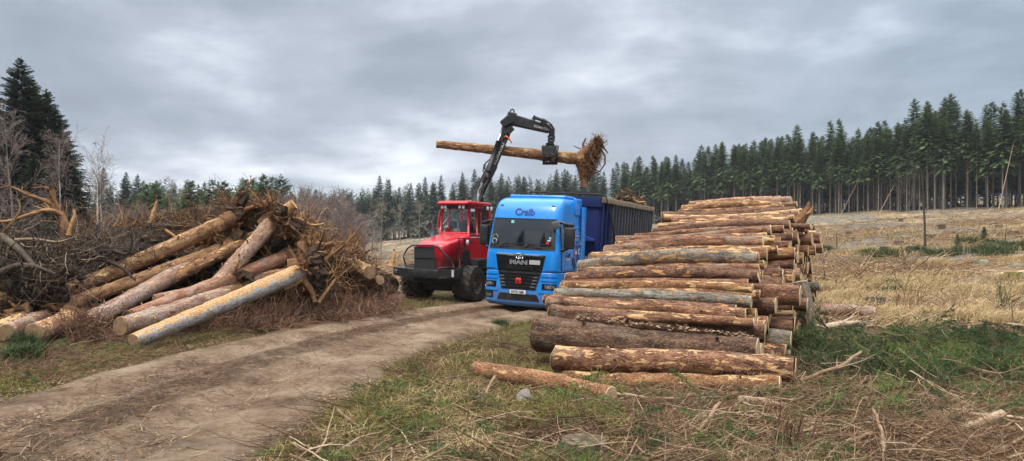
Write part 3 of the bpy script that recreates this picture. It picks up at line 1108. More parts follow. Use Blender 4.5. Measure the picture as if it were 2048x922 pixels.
# tall dark spruces, far left
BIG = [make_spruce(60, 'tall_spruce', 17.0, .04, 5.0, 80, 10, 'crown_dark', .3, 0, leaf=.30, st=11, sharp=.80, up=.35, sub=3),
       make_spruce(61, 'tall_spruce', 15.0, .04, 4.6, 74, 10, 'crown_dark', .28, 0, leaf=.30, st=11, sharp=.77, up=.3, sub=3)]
for (px, D, top, k, lab) in [(42, 58, 108, 0, 'tallest dark spruce, its tip the highest of the far left trees'),
                             (92, 60, 172, 1, 'dark spruce just right of the tallest one at the far left'),
                             (-30, 62, 150, 1, 'dark spruce cut by the left edge of the photo'),
                             (128, 57, 262, 0, 'dark spruce at the right side of the far left clump'),
                             (150, 63, 345, 1, 'shorter dark spruce at the right foot of the left clump'),
                             (10, 55, 250, 1, 'dark spruce in front of the tallest spruce at the far left'),
                             (70, 54, 300, 0, 'lower dark spruce in the middle of the left clump'),
                             (112, 61, 212, 0, 'dark spruce third from the top in the left clump'), (62, 63, 150, 1, 'dark spruce close behind the tallest one, slightly lower')]:
    x, y = at_px(px, D)
    hh = CAM_H + (480 - top) / FPX * D - Hs(x, y)
    put(BIG[k], x, y, hh / (17.25 if k == 0 else 15.25), lab, 'tree', 'tall spruces at the far left')

B1 = bare_tree(70, 'leafless_birch', 10.5, .13, 'birch', 'paletwig', .75, 24, 7, 4, .34, .14, .50, (.12, 0), r_tw=.9, weep=.16)
B2 = bare_tree(71, 'leafless_birch', 11.0, .12, 'birch', 'purple', .70, 36, 9, 6, .30, .14, .3, (-.03, 0), r_tw=.9, weep=.1)
B3 = bare_tree(72, 'leafless_birch', 10.0, .12, 'paletwig', 'purple', .9, 40, 10, 6, .36, .16, .2, (.0, 0), r_tw=1.0, weep=.06)
BH_ = {}
for q in (B1, B2, B3):
    BH_[q.name] = q['h']
for (proto, h0, px, D, top, lab, grp) in [
        (B1, 10.5, 184, 44, 250, 'white-stemmed leafless birch standing alone against the sky at the left', None),
        (B2, 11.0, 124, 46, 250, 'white-stemmed birch with purple twigs before the right part of the left spruces', None),
        (B3, 10.0, 38, 45, 195, 'grey leafless tree with spreading purplish crown before the tallest spruce', None),
        (B2, 11.0, 205, 55, 330, 'thin pale sapling just right of the lone birch', None)]:
    x, y = at_px(px, D)
    hh = CAM_H + (480 - top) / FPX * D - Hs(x, y)
    put(proto, x, y, hh / BH_[proto.name], lab, 'tree', grp, rz=0)

# dark green conifers in the left middle distance
GRN = [make_spruce(80, 'rounded_conifer', 10, .06, 3.0, 34, 9, 'crown', .15, 0, leaf=.42, st=6, sharp=.6, up=.4),
       make_spruce(81, 'rounded_conifer', 9, .06, 2.5, 32, 9, 'crown', .15, 0, leaf=.42, st=6, sharp=.7, up=.3),
       make_spruce(82, 'brownish_conifer', 10.5, .1, 3.1, 32, 8, 'crown_far', .15, 20, leaf=.40, st=6, sharp=.55, up=.4)]
for (px, D, top, k, lab) in [(292, 96, 362, 1, 'dark conifer of the group seen above the root pile, leftmost'), (312, 100, 360, 0, 'dark conifer second from the left above the root pile'),
                             (340, 98, 372, 1, 'small dark conifer between two taller ones above the root pile'), (378, 95, 356, 0, 'dark conifer with a pointed tip above the middle of the root pile'),
                             (424, 92, 353, 1, 'slender conifer standing clear above the root pile'), (449, 94, 358, 0, 'conifer right of the slender one above the root pile'),
                             (488, 97, 352, 0, 'leftmost conifer of the dense dark group behind the leaning log'), (508, 95, 352, 1, 'second conifer of the dense dark group behind the leaning log'),
                             (527, 93, 345, 0, 'tallest conifer of the dense dark group behind the leaning log'), (545, 96, 347, 1, 'fourth conifer of the dense dark group behind the leaning log'),
                             (562, 92, 349, 2, 'brownish conifer at the right end of the dense dark group'), (400, 99, 372, 1, 'small conifer left of the slender one above the root pile'),
                             (262, 100, 392, 2, 'low brownish conifer right of the lone birch'), (468, 99, 380, 1, 'low conifer between the two dark groups above the root pile')]:
    x, y = at_px(px, D)
    hh = CAM_H + (480 - top) / FPX * D - Hs(x, y)
    put(GRN[k], x, y, hh / (10.25, 9.25, 10.75)[k], lab, 'tree', 'conifers in the left middle distance')

# purple-brown leafless thicket
SCR = [bare_tree(100 + i, 'leafless_scrub_tree', 6.5, .09, 'purple', 'purple', 1.15, 30, 9, 6, .62, .16, .06, (random.uniform(-.1, .1), 0), r_tw=1.7) for i in range(4)]
PAL = [bare_tree(110 + i, 'pale_leafless_tree', 8.0, .09, 'paletwig', 'paletwig', 1.0, 26, 7, 4, .42, .16, .15, (random.uniform(-.05, .05), 0), r_tw=1.5) for i in range(2)]
for q in SCR + PAL:
    BH_[q.name] = q['h']
rg = np.random.default_rng(17)
for i in range(20):
    f = i / 19
    px = 568 + f * 150 + rg.normal(0, 4)
    top = 372 + 46 * max(0, (px - 660) / 60) ** 2 + 12 * abs((px - 640) / 80) + rg.uniform(-5, 8)
    D = rg.uniform(62, 76)
    x, y = at_px(px, D)
    hh = CAM_H + (480 - top) / FPX * D - Hs(x, y)
    put(SCR[i % 4], x, y, max(hh, 2.0) / BH_[SCR[i % 4].name], 'purplish leafless tree in the dense rounded thicket behind the right end of the root pile', 'tree', 'trees of the purplish thicket')
for i in range(34):
    px = 175 + 400 * (i + rg.uniform(-.4, .4)) / 34
    top = rg.uniform(398, 425)
    D = rg.uniform(66, 88)
    x, y = at_px(px, D)
    hh = CAM_H + (480 - top) / FPX * D - Hs(x, y)
    put(SCR[i % 4], x, y, max(hh, 2.0) / BH_[SCR[i % 4].name], 'low leafless brown scrub tree beyond the root pile', 'tree', 'low scrub trees beyond the root pile')
for (px, D, top, lab) in [(762, 92, 392, 'pale leafless tree standing in the field left of the red cab'), (745, 100, 408, 'slim pale leafless tree behind the tree left of the red cab'),
                          (800, 150, 405, 'pale leafless tree at the forest edge just left of the red cab'), (838, 155, 400, 'pale leafless tree at the forest edge touching the red cab'),
                          (728, 110, 425, 'small pale leafless tree at the right foot of the thicket'), (340, 84, 352, 'wispy leafless tree rising over the conifers above the root pile'), (612, 95, 366, 'leafless crown rising over the left of the thicket')]:
    x, y = at_px(px, D)
    hh = CAM_H + (480 - top) / FPX * D - Hs(x, y)
    put(PAL[int(px) % 2], x, y, hh / BH_[PAL[int(px) % 2].name], lab, 'tree', 'pale leafless trees')
BRN = bare_tree(120, 'brown_leafless_tree', 9.0, .10, 'deadbranch', 'deadbranch', 1.1, 16, 6, 3, .5, .16, .25, (.05, 0), r_tw=1.6)
# leafless trees and leaning dead stems at the plantation edge
for (px, D, top, lab) in [(1818, 112, 318, 'large leafless tree with spreading brown crown before the plantation trunks'), (1890, 112, 395, 'low leafless brown tree at the foot of the plantation on the right'),
                          (1270, 150, 400, 'low leafless tree behind the root lumps on the trailer')]:
    x, y = at_px(px, D)
    hh = CAM_H + (480 - top) / FPX * D - Hs(x, y)
    put(BRN, x, y, hh / BRN['h'], lab, 'tree', 'leafless trees at the plantation edge')


def leaning_stem(p0, p1, r, lab, mat='stick', name='leaning_dead_stem', kink=.0):
    mid = (p0 + p1) / 2 + np.array([0, 0, kink])
    P = np.array([p0 + (p1 - p0) * t + np.array([0, 0, kink * 4 * t * (1 - t)]) for t in np.linspace(0, 1, 7)]) - p0
    mb = MB()
    mb.tube(P, np.linspace(r, r * .45, 7), 6, 0, True, True, .8)
    o = mb.build(name, M_[mat])
    o.location = p0
    return tag(o, lab, 'dead stem')


def lean_px(px0, py0, px1, py1, D, r, lab, **kw):
    p0, p1 = P3(px0, py0, D), P3(px1, py1, D)
    p0[2] = Hs(p0[0], p0[1]) - .1
    return leaning_stem(p0, p1, r, lab, **kw)


lean_px(1756, 436, 1790, 366, 118, .055, 'pale dead stem leaning right against the plantation edge')
lean_px(1996, 414, 2028, 282, 106, .06, 'long pale stem leaning right at the far right plantation edge')
lean_px(1680, 430, 1716, 362, 130, .045, 'dark thin stem leaning right among the plantation trunks')

# the thin dead pole standing in the right field, and a short one
def dead_pole(px, py, top, r, lab, twigs=14, seed=0):
    p = ground_at(px, py)
    h = CAM_H + (480 - top) / FPX * p[1] - p[2]
    rng = np.random.default_rng(200 + seed)
    root = empty('dead_sapling', tuple(p))
    P, Rd = grow(np.array([[0, 0, -.2]]), np.array([[-.04, 0, 1.]]), h + .2, r, 9, .025, .02, .3, rng)
    V, F = tubes(P, Rd, 6)
    MB().add(V, F, 0, True, .15).build('stem', M_['deadbranch'], root)
    P1, R1 = sprout(P, Rd, twigs, .22, .8, .45, 5, .15, .08, .45, rng)
    P2, R2 = sprout(P1, R1, 4, .5, .7, .3, 4, .2, .03, .6, rng)
    mb = MB()
    for a, b in ((P1, R1), (P2, R2)):
        V, F = tubes(a, np.maximum(b, .006), 3)
        mb.add(V, F, 0, False, .3)
    mb.build('twigs', M_['deadbranch'], root)
    return tag(root, lab, 'dead tree')


dead_pole(1851, 503, 335, .075, 'tall thin dead sapling standing in the middle of the right field')
dead_pole(1674, 500, 466, .05, 'short thin dead stem standing in the field close to the log stack', 6, 1)
dead_pole(2010, 492, 452, .035, 'thin twiggy dead sapling at the far right of the field', 8, 2)

# trees behind the viewer (the windscreen mirrors them)
for i, (x, y, s, sz) in enumerate([(-28.2, -2.2, .62, 1.12), (-30.8, 1.2, .5, .80), (-32.5, 3.8, .5, .72), (-22.2, -6.6, .62, 1.18), (-19.6, -8.8, .62, 1.26), (-25.0, -5.2, .5, .80), (-35.5, 5.5, .6, .8), (-40, -2, .9, .85), (-34, -12, .9, .85)]):
    put(BIG[i % 2], x, y, s, 'spruce standing behind the viewpoint across the track', 'tree', 'spruces behind the viewpoint', sz=sz)

# ------------------------------------------------------------------ lettering
def text_geo(body, size, weight=0.0, depth=.006, sx=1.0):
    cu = bpy.data.curves.new('lettering', 'FONT')
    cu.body = body
    cu.size = size
    cu.extrude = depth
    cu.offset = weight
    cu.align_x = 'CENTER'
    cu.align_y = 'CENTER'
    o = bpy.data.objects.new('lettering', cu)
    col.objects.link(o)
    dg = bpy.context.evaluated_depsgraph_get()
    me = bpy.data.meshes.new_from_object(o.evaluated_get(dg))
    V = np.array([v.co[:] for v in me.vertices])
    F = [list(p.vertices) for p in me.polygons]
    bpy.data.objects.remove(o)
    bpy.data.curves.remove(cu)
    bpy.data.meshes.remove(me)
    V[:, 0] *= sx
    return V, F


def wheel(parent, c, r, w, axis=0, rimr=.56, lugs=0, name='wheel', dual=False, side=1):
    """tyre with a rim as its child; axis along local x; side +1 shows the hub towards +x"""
    t = MB()
    sh = .18 * w
    prof = [(-w / 2, r * rimr), (-w / 2 - .01, r * .78), (-w / 2 + .01, r * .90), (-w / 2 + sh * .6, r * .985), (-w / 4, r), (w / 4, r), (w / 2 - sh * .6, r * .985), (w / 2 - .01, r * .90), (w / 2 + .01, r * .78), (w / 2, r * rimr)]
    if lugs:
        prof = [(a, b * .955 if b > r * .9 else b) for a, b in prof]
    t.lathe(prof, 0, (0, 0, 0), 44)
    if lugs:
        for i in range(lugs):
            for s in (-1, 1):
                a0 = 2 * math.pi * (i + (.5 if s > 0 else 0)) / lugs
                pr = []
                for u, da in ((.02, .0), (.26, .10), (.52, .26)):
                    pr.append((s * w * u, a0 + da * 1.0))
                hw = .075
                V, F = [], []
                for (xx, aa) in pr:
                    for rad_ in (r * .93, r * 1.005 if abs(xx) < w * .5 else r * .96):
                        for e in (-1, 1):
                            ang = aa + e * hw / r * (1.0)
                            V.append((xx, rad_ * math.cos(ang), rad_ * math.sin(ang)))
                for k in range(2):
                    b = k * 4
                    F += [[b + 2, b + 3, b + 7, b + 6], [b, b + 2, b + 6, b + 4], [b + 3, b + 1, b + 5, b + 7]]
                F += [[0, 1, 3, 2], [8, 10, 11, 9]]
                t.add(V, F)
    else:
        for g in (-.3, -.1, .1, .3):
            t.lathe([(g * w - .008, r * 1.001), (g * w - .006, r * .975), (g * w + .006, r * .975), (g * w + .008, r * 1.001)], 0, (0, 0, 0), 44)
    ty = t.build(name, M_['tyre'], parent)
    ty.location = c
    m = MB()
    s = side
    d = .30 * w
    m.lathe([(s * w / 2 * .96, r * rimr * 1.01), (s * (w / 2 - .03), r * rimr * .93), (s * (w / 2 - d), r * rimr * .86), (s * (w / 2 - d), r * rimr * .40), (s * (w / 2 - d * .5), r * rimr * .36), (s * (w / 2 - d * .45), .001)], 0, (0, 0, 0), 32)
    for k in range(10):
        a = 2 * math.pi * k / 10
        m.cyl((s * (w / 2 - d - .01), r * rimr * .62 * math.cos(a), r * rimr * .62 * math.sin(a)), (s * (w / 2 - d + .03), r * rimr * .62 * math.cos(a), r * rimr * .62 * math.sin(a)), .016, 6)
    rm = m.build('rim', M_['rim'], ty)
    return ty


# ------------------------------------------------------------------ the blue lorry
TRK_A, TRK_ROLL = R(24), R(2.4)
truck = empty('truck_tractor', (.17, 23.35, -.06))
truck.rotation_euler = (0, TRK_ROLL, -TRK_A)
truck.rotation_mode = 'XYZ'
tag(truck, 'bright blue truck cab with black grille and windscreen parked beside the log stack', 'truck')

ZK = np.array([1.30, 1.55, 1.80, 1.95, 2.02, 2.30, 2.60, 2.90, 3.05, 3.25, 3.42, 3.53, 3.60, 3.635])
YF = np.array([.03, .03, .045, .07, .09, .127, .185, .262, .31, .38, .49, .62, .82, 1.15])
HWK = np.array([1.245, 1.245, 1.24, 1.235, 1.23, 1.21, 1.19, 1.165, 1.155, 1.14, 1.12, 1.09, 1.03, .92])


def yf(z):
    return np.interp(z, ZK, YF)


def hwf(z):
    return np.interp(z, ZK, HWK)


def cabF(x, z):
    x = np.asarray(x, float)
    z = np.asarray(z, float)
    hw = hwf(z)
    e = np.clip((np.abs(x) - (hw - .22)) / .22, 0, 1)
    return yf(z) + .07 * (x / hw) ** 2 + .20 * (1 - np.sqrt(np.maximum(1 - e * e, 0)))


def loft_cab(mb, zs, Ffun, hwfun, yback, nfront=29, ns=7):
    rings = []
    for z in zs:
        hw = float(hwfun(z))
        u = np.linspace(-1, 1, nfront)
        x = hw * np.sign(u) * (1 - (1 - np.abs(u)) ** 1.7)
        y = Ffun(x, np.full_like(x, z))
        ysd = np.linspace(y[-1], yback, ns + 1)[1:]
        ring = [(a, b, z) for a, b in zip(x, y)] + [(hw, b, z) for b in ysd] + [(-hw, b, z) for b in ysd[::-1]]
        rings.append(ring)
    V = np.array(rings)
    n, m = V.shape[:2]
    i = np.arange(n - 1)[:, None] * m
    j = np.arange(m)[None]
    j2 = (j + 1) % m
    F = np.stack([i + j, i + j2, i + m + j2, i + m + j], -1).reshape(-1, 4)
    base = mb.n
    mb.add(V.reshape(-1, 3), F, 0, True)
    mb.F.append((np.array([list(range(m))[::-1]]) + base, 0, False))
    mb.F.append((np.array([list(range(m))]) + base + (n - 1) * m, 0, False))


body = MB()
loft_cab(body, np.concatenate([[1.31, 1.34], np.linspace(1.4, 3.4, 22), [3.45, 3.5, 3.54, 3.575, 3.60, 3.62, 3.635]]), cabF, hwf, 2.30)
cab = body.build('cab_body', M_['blue'], truck)
# roof deflector and rear side wings
d = MB()
d.box((0, 1.75, 3.67), (1.95, 1.0, .12), bev=.05)
for s in (-1, 1):
    d.box((s * 1.14, 2.0, 3.38), (.10, .62, .56), bev=.03)
    d.box((s * 1.235, 2.42, 2.35), (.03, .42, 2.1), bev=.01)
d.build('roof_deflector', M_['blue'], truck)


def patch(mb, z0, z1, xl, xr, off=.012, nz=8, nx=20, F=cabF, mat=0, back=.03):
    """a panel lying on the cab's front: bottom z0, top z1, edges xl(t), xr(t) with t=0 at the bottom"""
    T = np.linspace(0, 1, nz)
    U = np.linspace(0, 1, nx)
    L = np.array([xl(t) if callable(xl) else xl for t in T])
    Q = np.array([xr(t) if callable(xr) else xr for t in T])
    X = L[:, None] + (Q - L)[:, None] * U
    if callable(z0):
        Z = np.array([[z0(x) + (z1(x) - z0(x)) * t for x in X[k]] for k, t in enumerate(T)])
    else:
        Z = (z0 + (z1 - z0) * T)[:, None] + 0 * X
    Y = F(X, Z) - off
    V = np.stack([X, Y, Z], -1)
    i = np.arange(nz - 1)[:, None] * nx
    j = np.arange(nx - 1)[None]
    Fq = np.stack([i + j, i + j + 1, i + nx + j + 1, i + nx + j], -1).reshape(-1, 4)
    base = mb.n
    mb.add(V.reshape(-1, 3), Fq, mat, True)
    rim = [k for k in range(nx)] + [k * nx + nx - 1 for k in range(1, nz)] + [(nz - 1) * nx + k for k in range(nx - 2, -1, -1)] + [k * nx for k in range(nz - 2, 0, -1)]
    Vr = V.reshape(-1, 3)[rim]
    Vb = Vr + np.array([0, back, 0])
    k = len(rim)
    Fs = [[a, k + a, k + (a + 1) % k, (a + 1) % k] for a in range(k)]
    mb.add(np.concatenate([Vr, Vb]), Fs, mat)


# windscreen
w = MB()
patch(w, 2.09, 2.90, lambda t: -1.10 + .035 * t, lambda t: 1.10 - .035 * t, .012, 10, 40)
ws = w.build('windscreen', M_['glass_dark'], truck)
w = MB()
patch(w, 1.975, 2.088, -1.11, 1.11, .018, 4, 40)
for x in (-.62, .55):
    w.box((x, float(cabF(x, 2.03)) - .03, 2.045), (.30, .03, .035), bev=.008)
w.build('scuttle_panel', M_['black'], truck)
w = MB()
for x in (-.75, .12):
    pts = [(x, float(cabF(x, 2.05)) - .05, 2.05), (x + .17, float(cabF(x + .17, 2.14)) - .05, 2.165), (x + .85, float(cabF(x + .85, 2.13)) - .035, 2.135)]
    w.tube(pts, [.018, .014, .010], 6)
    w.box((x + .55, float(cabF(x + .55, 2.16)) - .032, 2.155), (.62, .012, .02))
w.build('wiper', M_['black'], truck)
w = MB()
patch(w, 2.905, 2.945, lambda t: -1.08, lambda t: 1.08, .012, 3, 40)
w.build('windscreen_top_trim', M_['black_gloss'], truck)
# stickers and things behind the glass
for (x, z, sx, sz, mt, nm) in [(-.38, 2.83, .10, .09, 'teal', 'toll_tag'), (.86, 2.20, .10, .06, 'redplastic', 'windscreen_sticker'), (.93, 2.35, .06, .07, 'teal', 'windscreen_sticker'), (.90, 2.275, .10, .03, 'white', 'windscreen_sticker')]:
    w = MB()
    patch(w, z - sz / 2, z + sz / 2, x - sx / 2, x + sx / 2, .018, 3, 3, back=.004)
    w.build(nm, M_[mt], ws)
w = MB()
for k, (x, z, rr_) in enumerate([(-.93, 2.33, .085), (-.95, 2.21, .075)]):
    a = np.linspace(0, 2 * np.pi, 25)
    w.tube([(x + rr_ * math.cos(t), float(cabF(x, z)) - .016, z + rr_ * math.sin(t)) for t in a], .008, 5, k)
w.build('ring_sticker', [plain('pale_green', (.35, .6, .3), .5), M_['white']], ws)
# upper grille
g = MB()
patch(g, 1.31, 1.80, lambda t: -.74 - .10 * t, lambda t: .74 + .10 * t, .020, 10, 30)
gr = g.build('grille', M_['black_gloss'], truck)
g = MB()
patch(g, 1.80, 1.835, -.82, .82, .030, 3, 30)
patch(g, 1.765, 1.80, lambda t: -.76 - .05 * t, lambda t: .76 + .05 * t, .026, 3, 30)
g.build('chrome_strip', M_['chrome'], gr)
g = MB()
a = [(-.13, 1.84), (.13, 1.84), (.10, 1.69), (-.10, 1.69)]
for k in range(4):
    p, q = a[k], a[(k + 1) % 4]
    g.tube([(p[0], float(cabF(p[0], p[1])) - .045, p[1]), (q[0], float(cabF(q[0], q[1])) - .045, q[1])], .013, 6)
# the little striding beast in the badge
g.tube([(-.055, -.0, 1.745), (-.03, -.0, 1.765), (.02, 0, 1.77), (.05, 0, 1.795), (.065, 0, 1.785)], [.006, .012, .012, .012, .006], 6)
for x in (-.05, -.02, .02, .045):
    g.tube([(x, 0, 1.765), (x + .015, 0, 1.74), (x, 0, 1.722)], [.007, .005, .004], 5)
for v in g.V[4:]:
    v[:, 1] += float(cabF(0, 1.75)) - .040
g.build('lion_badge', M_['chrome'], gr)
V, F = text_geo('MAN', .175, .012, .008, 1.55)
V = np.stack([V[:, 0] - .03, cabF(V[:, 0] - .03, V[:, 1] * 0 + 1.565) - .035 - V[:, 2], V[:, 1] + 1.565], 1)
MB().add(V, F).build('maker_letters', M_['silver'], gr)
g = MB()
patch(g, 1.52, 1.655, .33, .68, .030, 3, 6)
g.build('blank_sticker', M_['sticker'], gr)
g = MB()
for z0, xx in ((1.43, .42), (1.375, .44)):
    patch(g, z0, z0 + .018, -xx, xx, .034, 3, 20)
g.build('grille_slot', M_['black'], gr)

# bumper block, proud of the cab by a few centimetres
BZ = np.array([.20, .30, .55, .80, 1.05, 1.29])
BY = np.array([.10, -.02, -.045, -.03, .0, .02])
BH = np.array([1.17, 1.22, 1.245, 1.25, 1.25, 1.25])


def bumpF(x, z):
    x = np.asarray(x, float)
    hw = np.interp(z, BZ, BH)
    e = np.clip((np.abs(x) - (hw - .26)) / .26, 0, 1)
    return np.interp(z, BZ, BY) + .09 * (x / hw) ** 2 + .24 * (1 - np.sqrt(np.maximum(1 - e * e, 0)))


b = MB()
loft_cab(b, np.concatenate([[.20, .22, .25, .3], np.linspace(.35, 1.25, 16), [1.285]]), bumpF, lambda z: np.interp(z, BZ, BH), .92)
bp = b.build('bumper', M_['blue'], truck)
PF = dict(F=bumpF)
g = MB()
patch(g, .735, 1.285, lambda t: -.58 - .15 * t, lambda t: .58 + .15 * t, .018, 8, 30, **PF)
lg = g.build('lower_grille', M_['black'], truck)
g = MB()
for k, z0 in enumerate((.79, .89, .99, 1.09, 1.19)):
    xx = .54 + .15 * (z0 - .735) / .55
    patch(g, z0, z0 + .045, -xx, xx, .05, 3, 30, back=.05, **PF)
g.build('grille_slat', M_['black_gloss'], lg)
g = MB()
for k, z0 in enumerate((.81, .91, 1.01, 1.11)):
    for s in (-1, 1):
        xx = .54 + .15 * (z0 - .735) / .55
        patch(g, z0, z0 + .04, s * xx - .14 if s > 0 else -xx, xx if s > 0 else -xx + .14, .056, 3, 5, back=.02, **PF)
g.build('grille_end_slat', M_['grey'], lg)
# poppy
g = MB()
fy = float(bumpF(0, 1.0)) - .07
for (dx, dz) in ((-.045, .03), (.045, .03), (-.04, -.045), (.04, -.045), (0, .0)):
    g.lathe([(0, .001), (0, .058), (.03, .062), (.045, .03), (.045, .001)], 1, (.02 + dx, fy - .02, 1.0 + dz), 14)
pp = g.build('poppy_badge', M_['redplastic'], lg)
g = MB()
g.lathe([(-.03, .001), (-.03, .022), (.02, .026)], 1, (.02, fy - .02, 1.0), 10)
g.build('poppy_centre', M_['black_gloss'], pp)
# number plate
g = MB()
fy = float(bumpF(0, .63)) - .05
g.box((.02, fy, .65), (.54, .02, .125), bev=.008)
npl = g.build('number_plate', M_['plate'], truck)
V, F = text_geo('SV72 NJK', .118, .003, .003, .92)
MB().add(np.stack([V[:, 0] + .02, fy - .0125 - V[:, 2], V[:, 1] + .65], 1), F).build('plate_characters', M_['black_gloss'], npl)
# lower air intake and step recesses, lamps
g = MB()
patch(g, .38, .60, lambda t: -.72 - .0 * t + .12 * (1 - t) * 0 + .10 * t, lambda t: .72 - .10 * t, .014, 5, 30, **PF)
g.build('air_intake', M_['black'], truck)
for s in (-1, 1):
    g = MB()
    a, b_ = (.86, 1.19) if s > 0 else (-1.19, -.86)
    patch(g, .42, .64, a, b_, .012, 5, 10, **PF)
    g.build('fog_lamp_recess', M_['black'], truck)
    g = MB()
    patch(g, .46, .55, a + .05, b_ - .06, .02, 3, 6, **PF)
    g.build('fog_lamp', M_['lamp'], truck)
    g = MB()
    a, b_ = (.77, 1.20) if s > 0 else (-1.20, -.77)
    patch(g, .76, .945, a, b_, .010, 5, 12, **PF)
    hl = g.build('headlight', M_['black_gloss'], truck)
    g = MB()
    patch(g, .80, .91, a + .10 if s > 0 else a + .03, b_ - .03 if s > 0 else b_ - .10, .018, 4, 10, **PF)
    g.build('lens', M_['lamp'], hl)
    g = MB()
    pts = [(a + .02, .765), (b_ - .02, .765), (b_ - .01, .88)] if s > 0 else [(b_ - .02, .765), (a + .02, .765), (a + .01, .88)]
    g.tube([(p[0], float(bumpF(p[0], p[1])) - .022, p[1]) for p in pts], .008, 5)
    g.build('daylight_strip', M_['chrome'], hl)
    # blue blades over and under the lamps
    g = MB()
    a, b_ = (.74, 1.20) if s > 0 else (-1.20, -.74)
    for (za, zb, l_, r_, of_) in ((1.16, 1.22, a, b_, .03), (1.03, 1.09, a, b_, .03), (.655, .72, a - (.05 if s > 0 else 0), b_ + (.05 if s < 0 else 0), .03), (.24, .36, a - (.74 if s > 0 else 0), b_ + (.74 if s < 0 else 0), .035)):
        g = MB()
        patch(g, za, zb, l_, r_, of_, 3, 16, back=.06, **PF)
        g.build('bumper_blade', M_['blue'], bp)
    g = MB()
    z = 1.295
    patch(g, 1.288, 1.312, (.70 if s > 0 else -1.24), (1.24 if s > 0 else -.70), -.02, 3, 14)
    g.build('seam', M_['black'], cab)
    # corner air deflector
    g = MB()
    a, b_ = (.90, 1.14) if s > 0 else (-1.14, -.90)
    patch(g, 1.36, 1.84, (lambda t: .86 + .10 * t) if s > 0 else -1.20, 1.20 if s > 0 else (lambda t: -.86 - .10 * t), .022, 6, 8, back=.05)
    g.build('corner_panel', M_['blue'], cab)
    # marker lamp
    g = MB()
    x = s * .88
    g.box((x, float(cabF(x, 3.36)) - .01, 3.36), (.10, .06, .035), bev=.01)
    g.build('marker_lamp', M_['lamp'], cab)
# name on the roof fairing
V, F = text_geo('Craib', .30, .010, .004, 1.0)
x = V[:, 0] - .02
z = V[:, 1] + 3.135
MB().add(np.stack([x, cabF(x, z) - .008 - V[:, 2], z], 1), F).build('name_lettering', M_['navy'], cab)

# side of the cab (viewer's right) -------------------------------------------------
def side_x(z):
    return hwf(z)


for s in (1, -1):
    g = MB()
    zz = np.linspace(2.05, 2.82, 6)
    for k in range(5):
        za, zb = zz[k], zz[k + 1]
        V = [(s * (float(side_x(za)) + .006), .50 + .10 * (za - 2.05), za), (s * (float(side_x(za)) + .006), 1.42, za), (s * (float(side_x(zb)) + .006), 1.42, zb), (s * (float(side_x(zb)) + .006), .50 + .10 * (zb - 2.05), zb)]
        g.add(V, [[0, 1, 2, 3]] if s > 0 else [[3, 2, 1, 0]])
    g.build('side_window', M_['glass_dark'], truck)
    g = MB()   # door shut lines, as shallow dark strips
    for y in (.36, 1.55):
        g.box((s * 1.2195, y, 2.07), (.05, .014, 1.42), rot=(0, -s * .062, 0))
    g.box((s * 1.2405, .95, 1.36), (.012, 1.18, .012))
    g.build('door_gap', M_['black'], truck)
    g = MB()
    g.box((s * 1.25, 1.40, 1.62), (.03, .055, .24), bev=.012)
    g.build('door_handle', M_['black_gloss'], truck)
    g = MB()   # small ribs behind the door
    for z in (2.15, 2.42, 2.70):
        g.box((s * (float(side_x(z)) + .01), 1.95, z), (.03, .62, .03), bev=.01)
    g.build('side_rib', M_['blue'], truck)
    # lower side: steps and wheel arch skirt
    g = MB()
    arc = [(.93, .30), (.93, 1.29), (2.28, 1.29), (2.28, 1.02), (2.16, 1.0)]
    for t in np.linspace(0, np.pi, 14):
        arc.append((1.55 + .62 * math.cos(t), .62 + .60 * math.sin(t) * .98))
    arc += [(.96, .30)]
    g.poly(arc, (s * 1.10, s * 1.245), axis=0)
    g.build('wheel_arch', M_['blue'], truck)
    g = MB()
    for z in (.50, .82):
        g.box((s * 1.24, .62, z), (.08, .42, .10), bev=.02)
    g.build('step', M_['black'], truck)
    wheel(truck, (s * 1.03, 1.55, .52), .50, .31, rimr=.58, side=s)
    for yy in (4.2, 5.5):
        wheel(truck, (s * .98, yy, .52), .50, .56, rimr=.58, side=s, name='rear_wheel')
g = MB()
g.box((-.42, 4.0, .78), (.09, 6.2, .26))
g.box((.42, 4.0, .78), (.09, 6.2, .26))
g.box((0, 1.6, .55), (1.8, .2, .2))
g.box((0, 3.0, .78), (.80, .5, .2))
g.box((0, 4.8, 1.08), (.95, 1.2, .12), bev=.03)
g.box((1.0, 3.0, .68), (.42, 1.1, .55), bev=.06)
g.box((-1.0, 3.0, .68), (.42, 1.1, .55), bev=.06)
g.box((0, 1.0, .45), (1.9, 1.4, .3))
g.build('chassis', M_['black'], truck)

# door writing and the round emblem
def side_text(body, size, y, z, mt, name, wt=0.0, sx=1.0, off=.010):
    V, F = text_geo(body, size, wt, .002, sx)
    zz_ = V[:, 1] + z
    MB().add(np.stack([side_x(zz_) + off + V[:, 2], V[:, 0] + y, zz_], 1), F).build(name, M_[mt], truck)


side_text('Craib', .20, .98, 1.83, 'navy', 'door_name', .006)
side_text('Transport', .085, .98, 1.70, 'paleletter', 'door_small_lettering', .003)
side_text('AR', .17, 1.72, 1.90, 'paleletter', 'emblem_letters', .006)
side_text('C', .26, 2.02, 1.92, 'paleletter', 'emblem_letters', .006)
g = MB()
for k, (a0, a1, mt) in enumerate([(.45, 1.65, 0), (1.65, 3.4, 1), (3.4, 5.1, 2), (5.1, 6.75, 3)]):
    pts = []
    for t in np.linspace(a0, a1, 14):
        z = 1.93 + .52 * math.sin(t)
        pts.append((float(side_x(z)) + .010, 1.88 + .36 * math.cos(t), z))
    g.tube(pts, .014, 4, mt)
g.build('emblem_ring', [plain('lime_stripe', (.50, .55, .12), .5), plain('rose_stripe', (.50, .08, .16), .5), plain('orange_stripe', (.62, .20, .05), .5), plain('sky_stripe', (.05, .42, .60), .5)], truck)
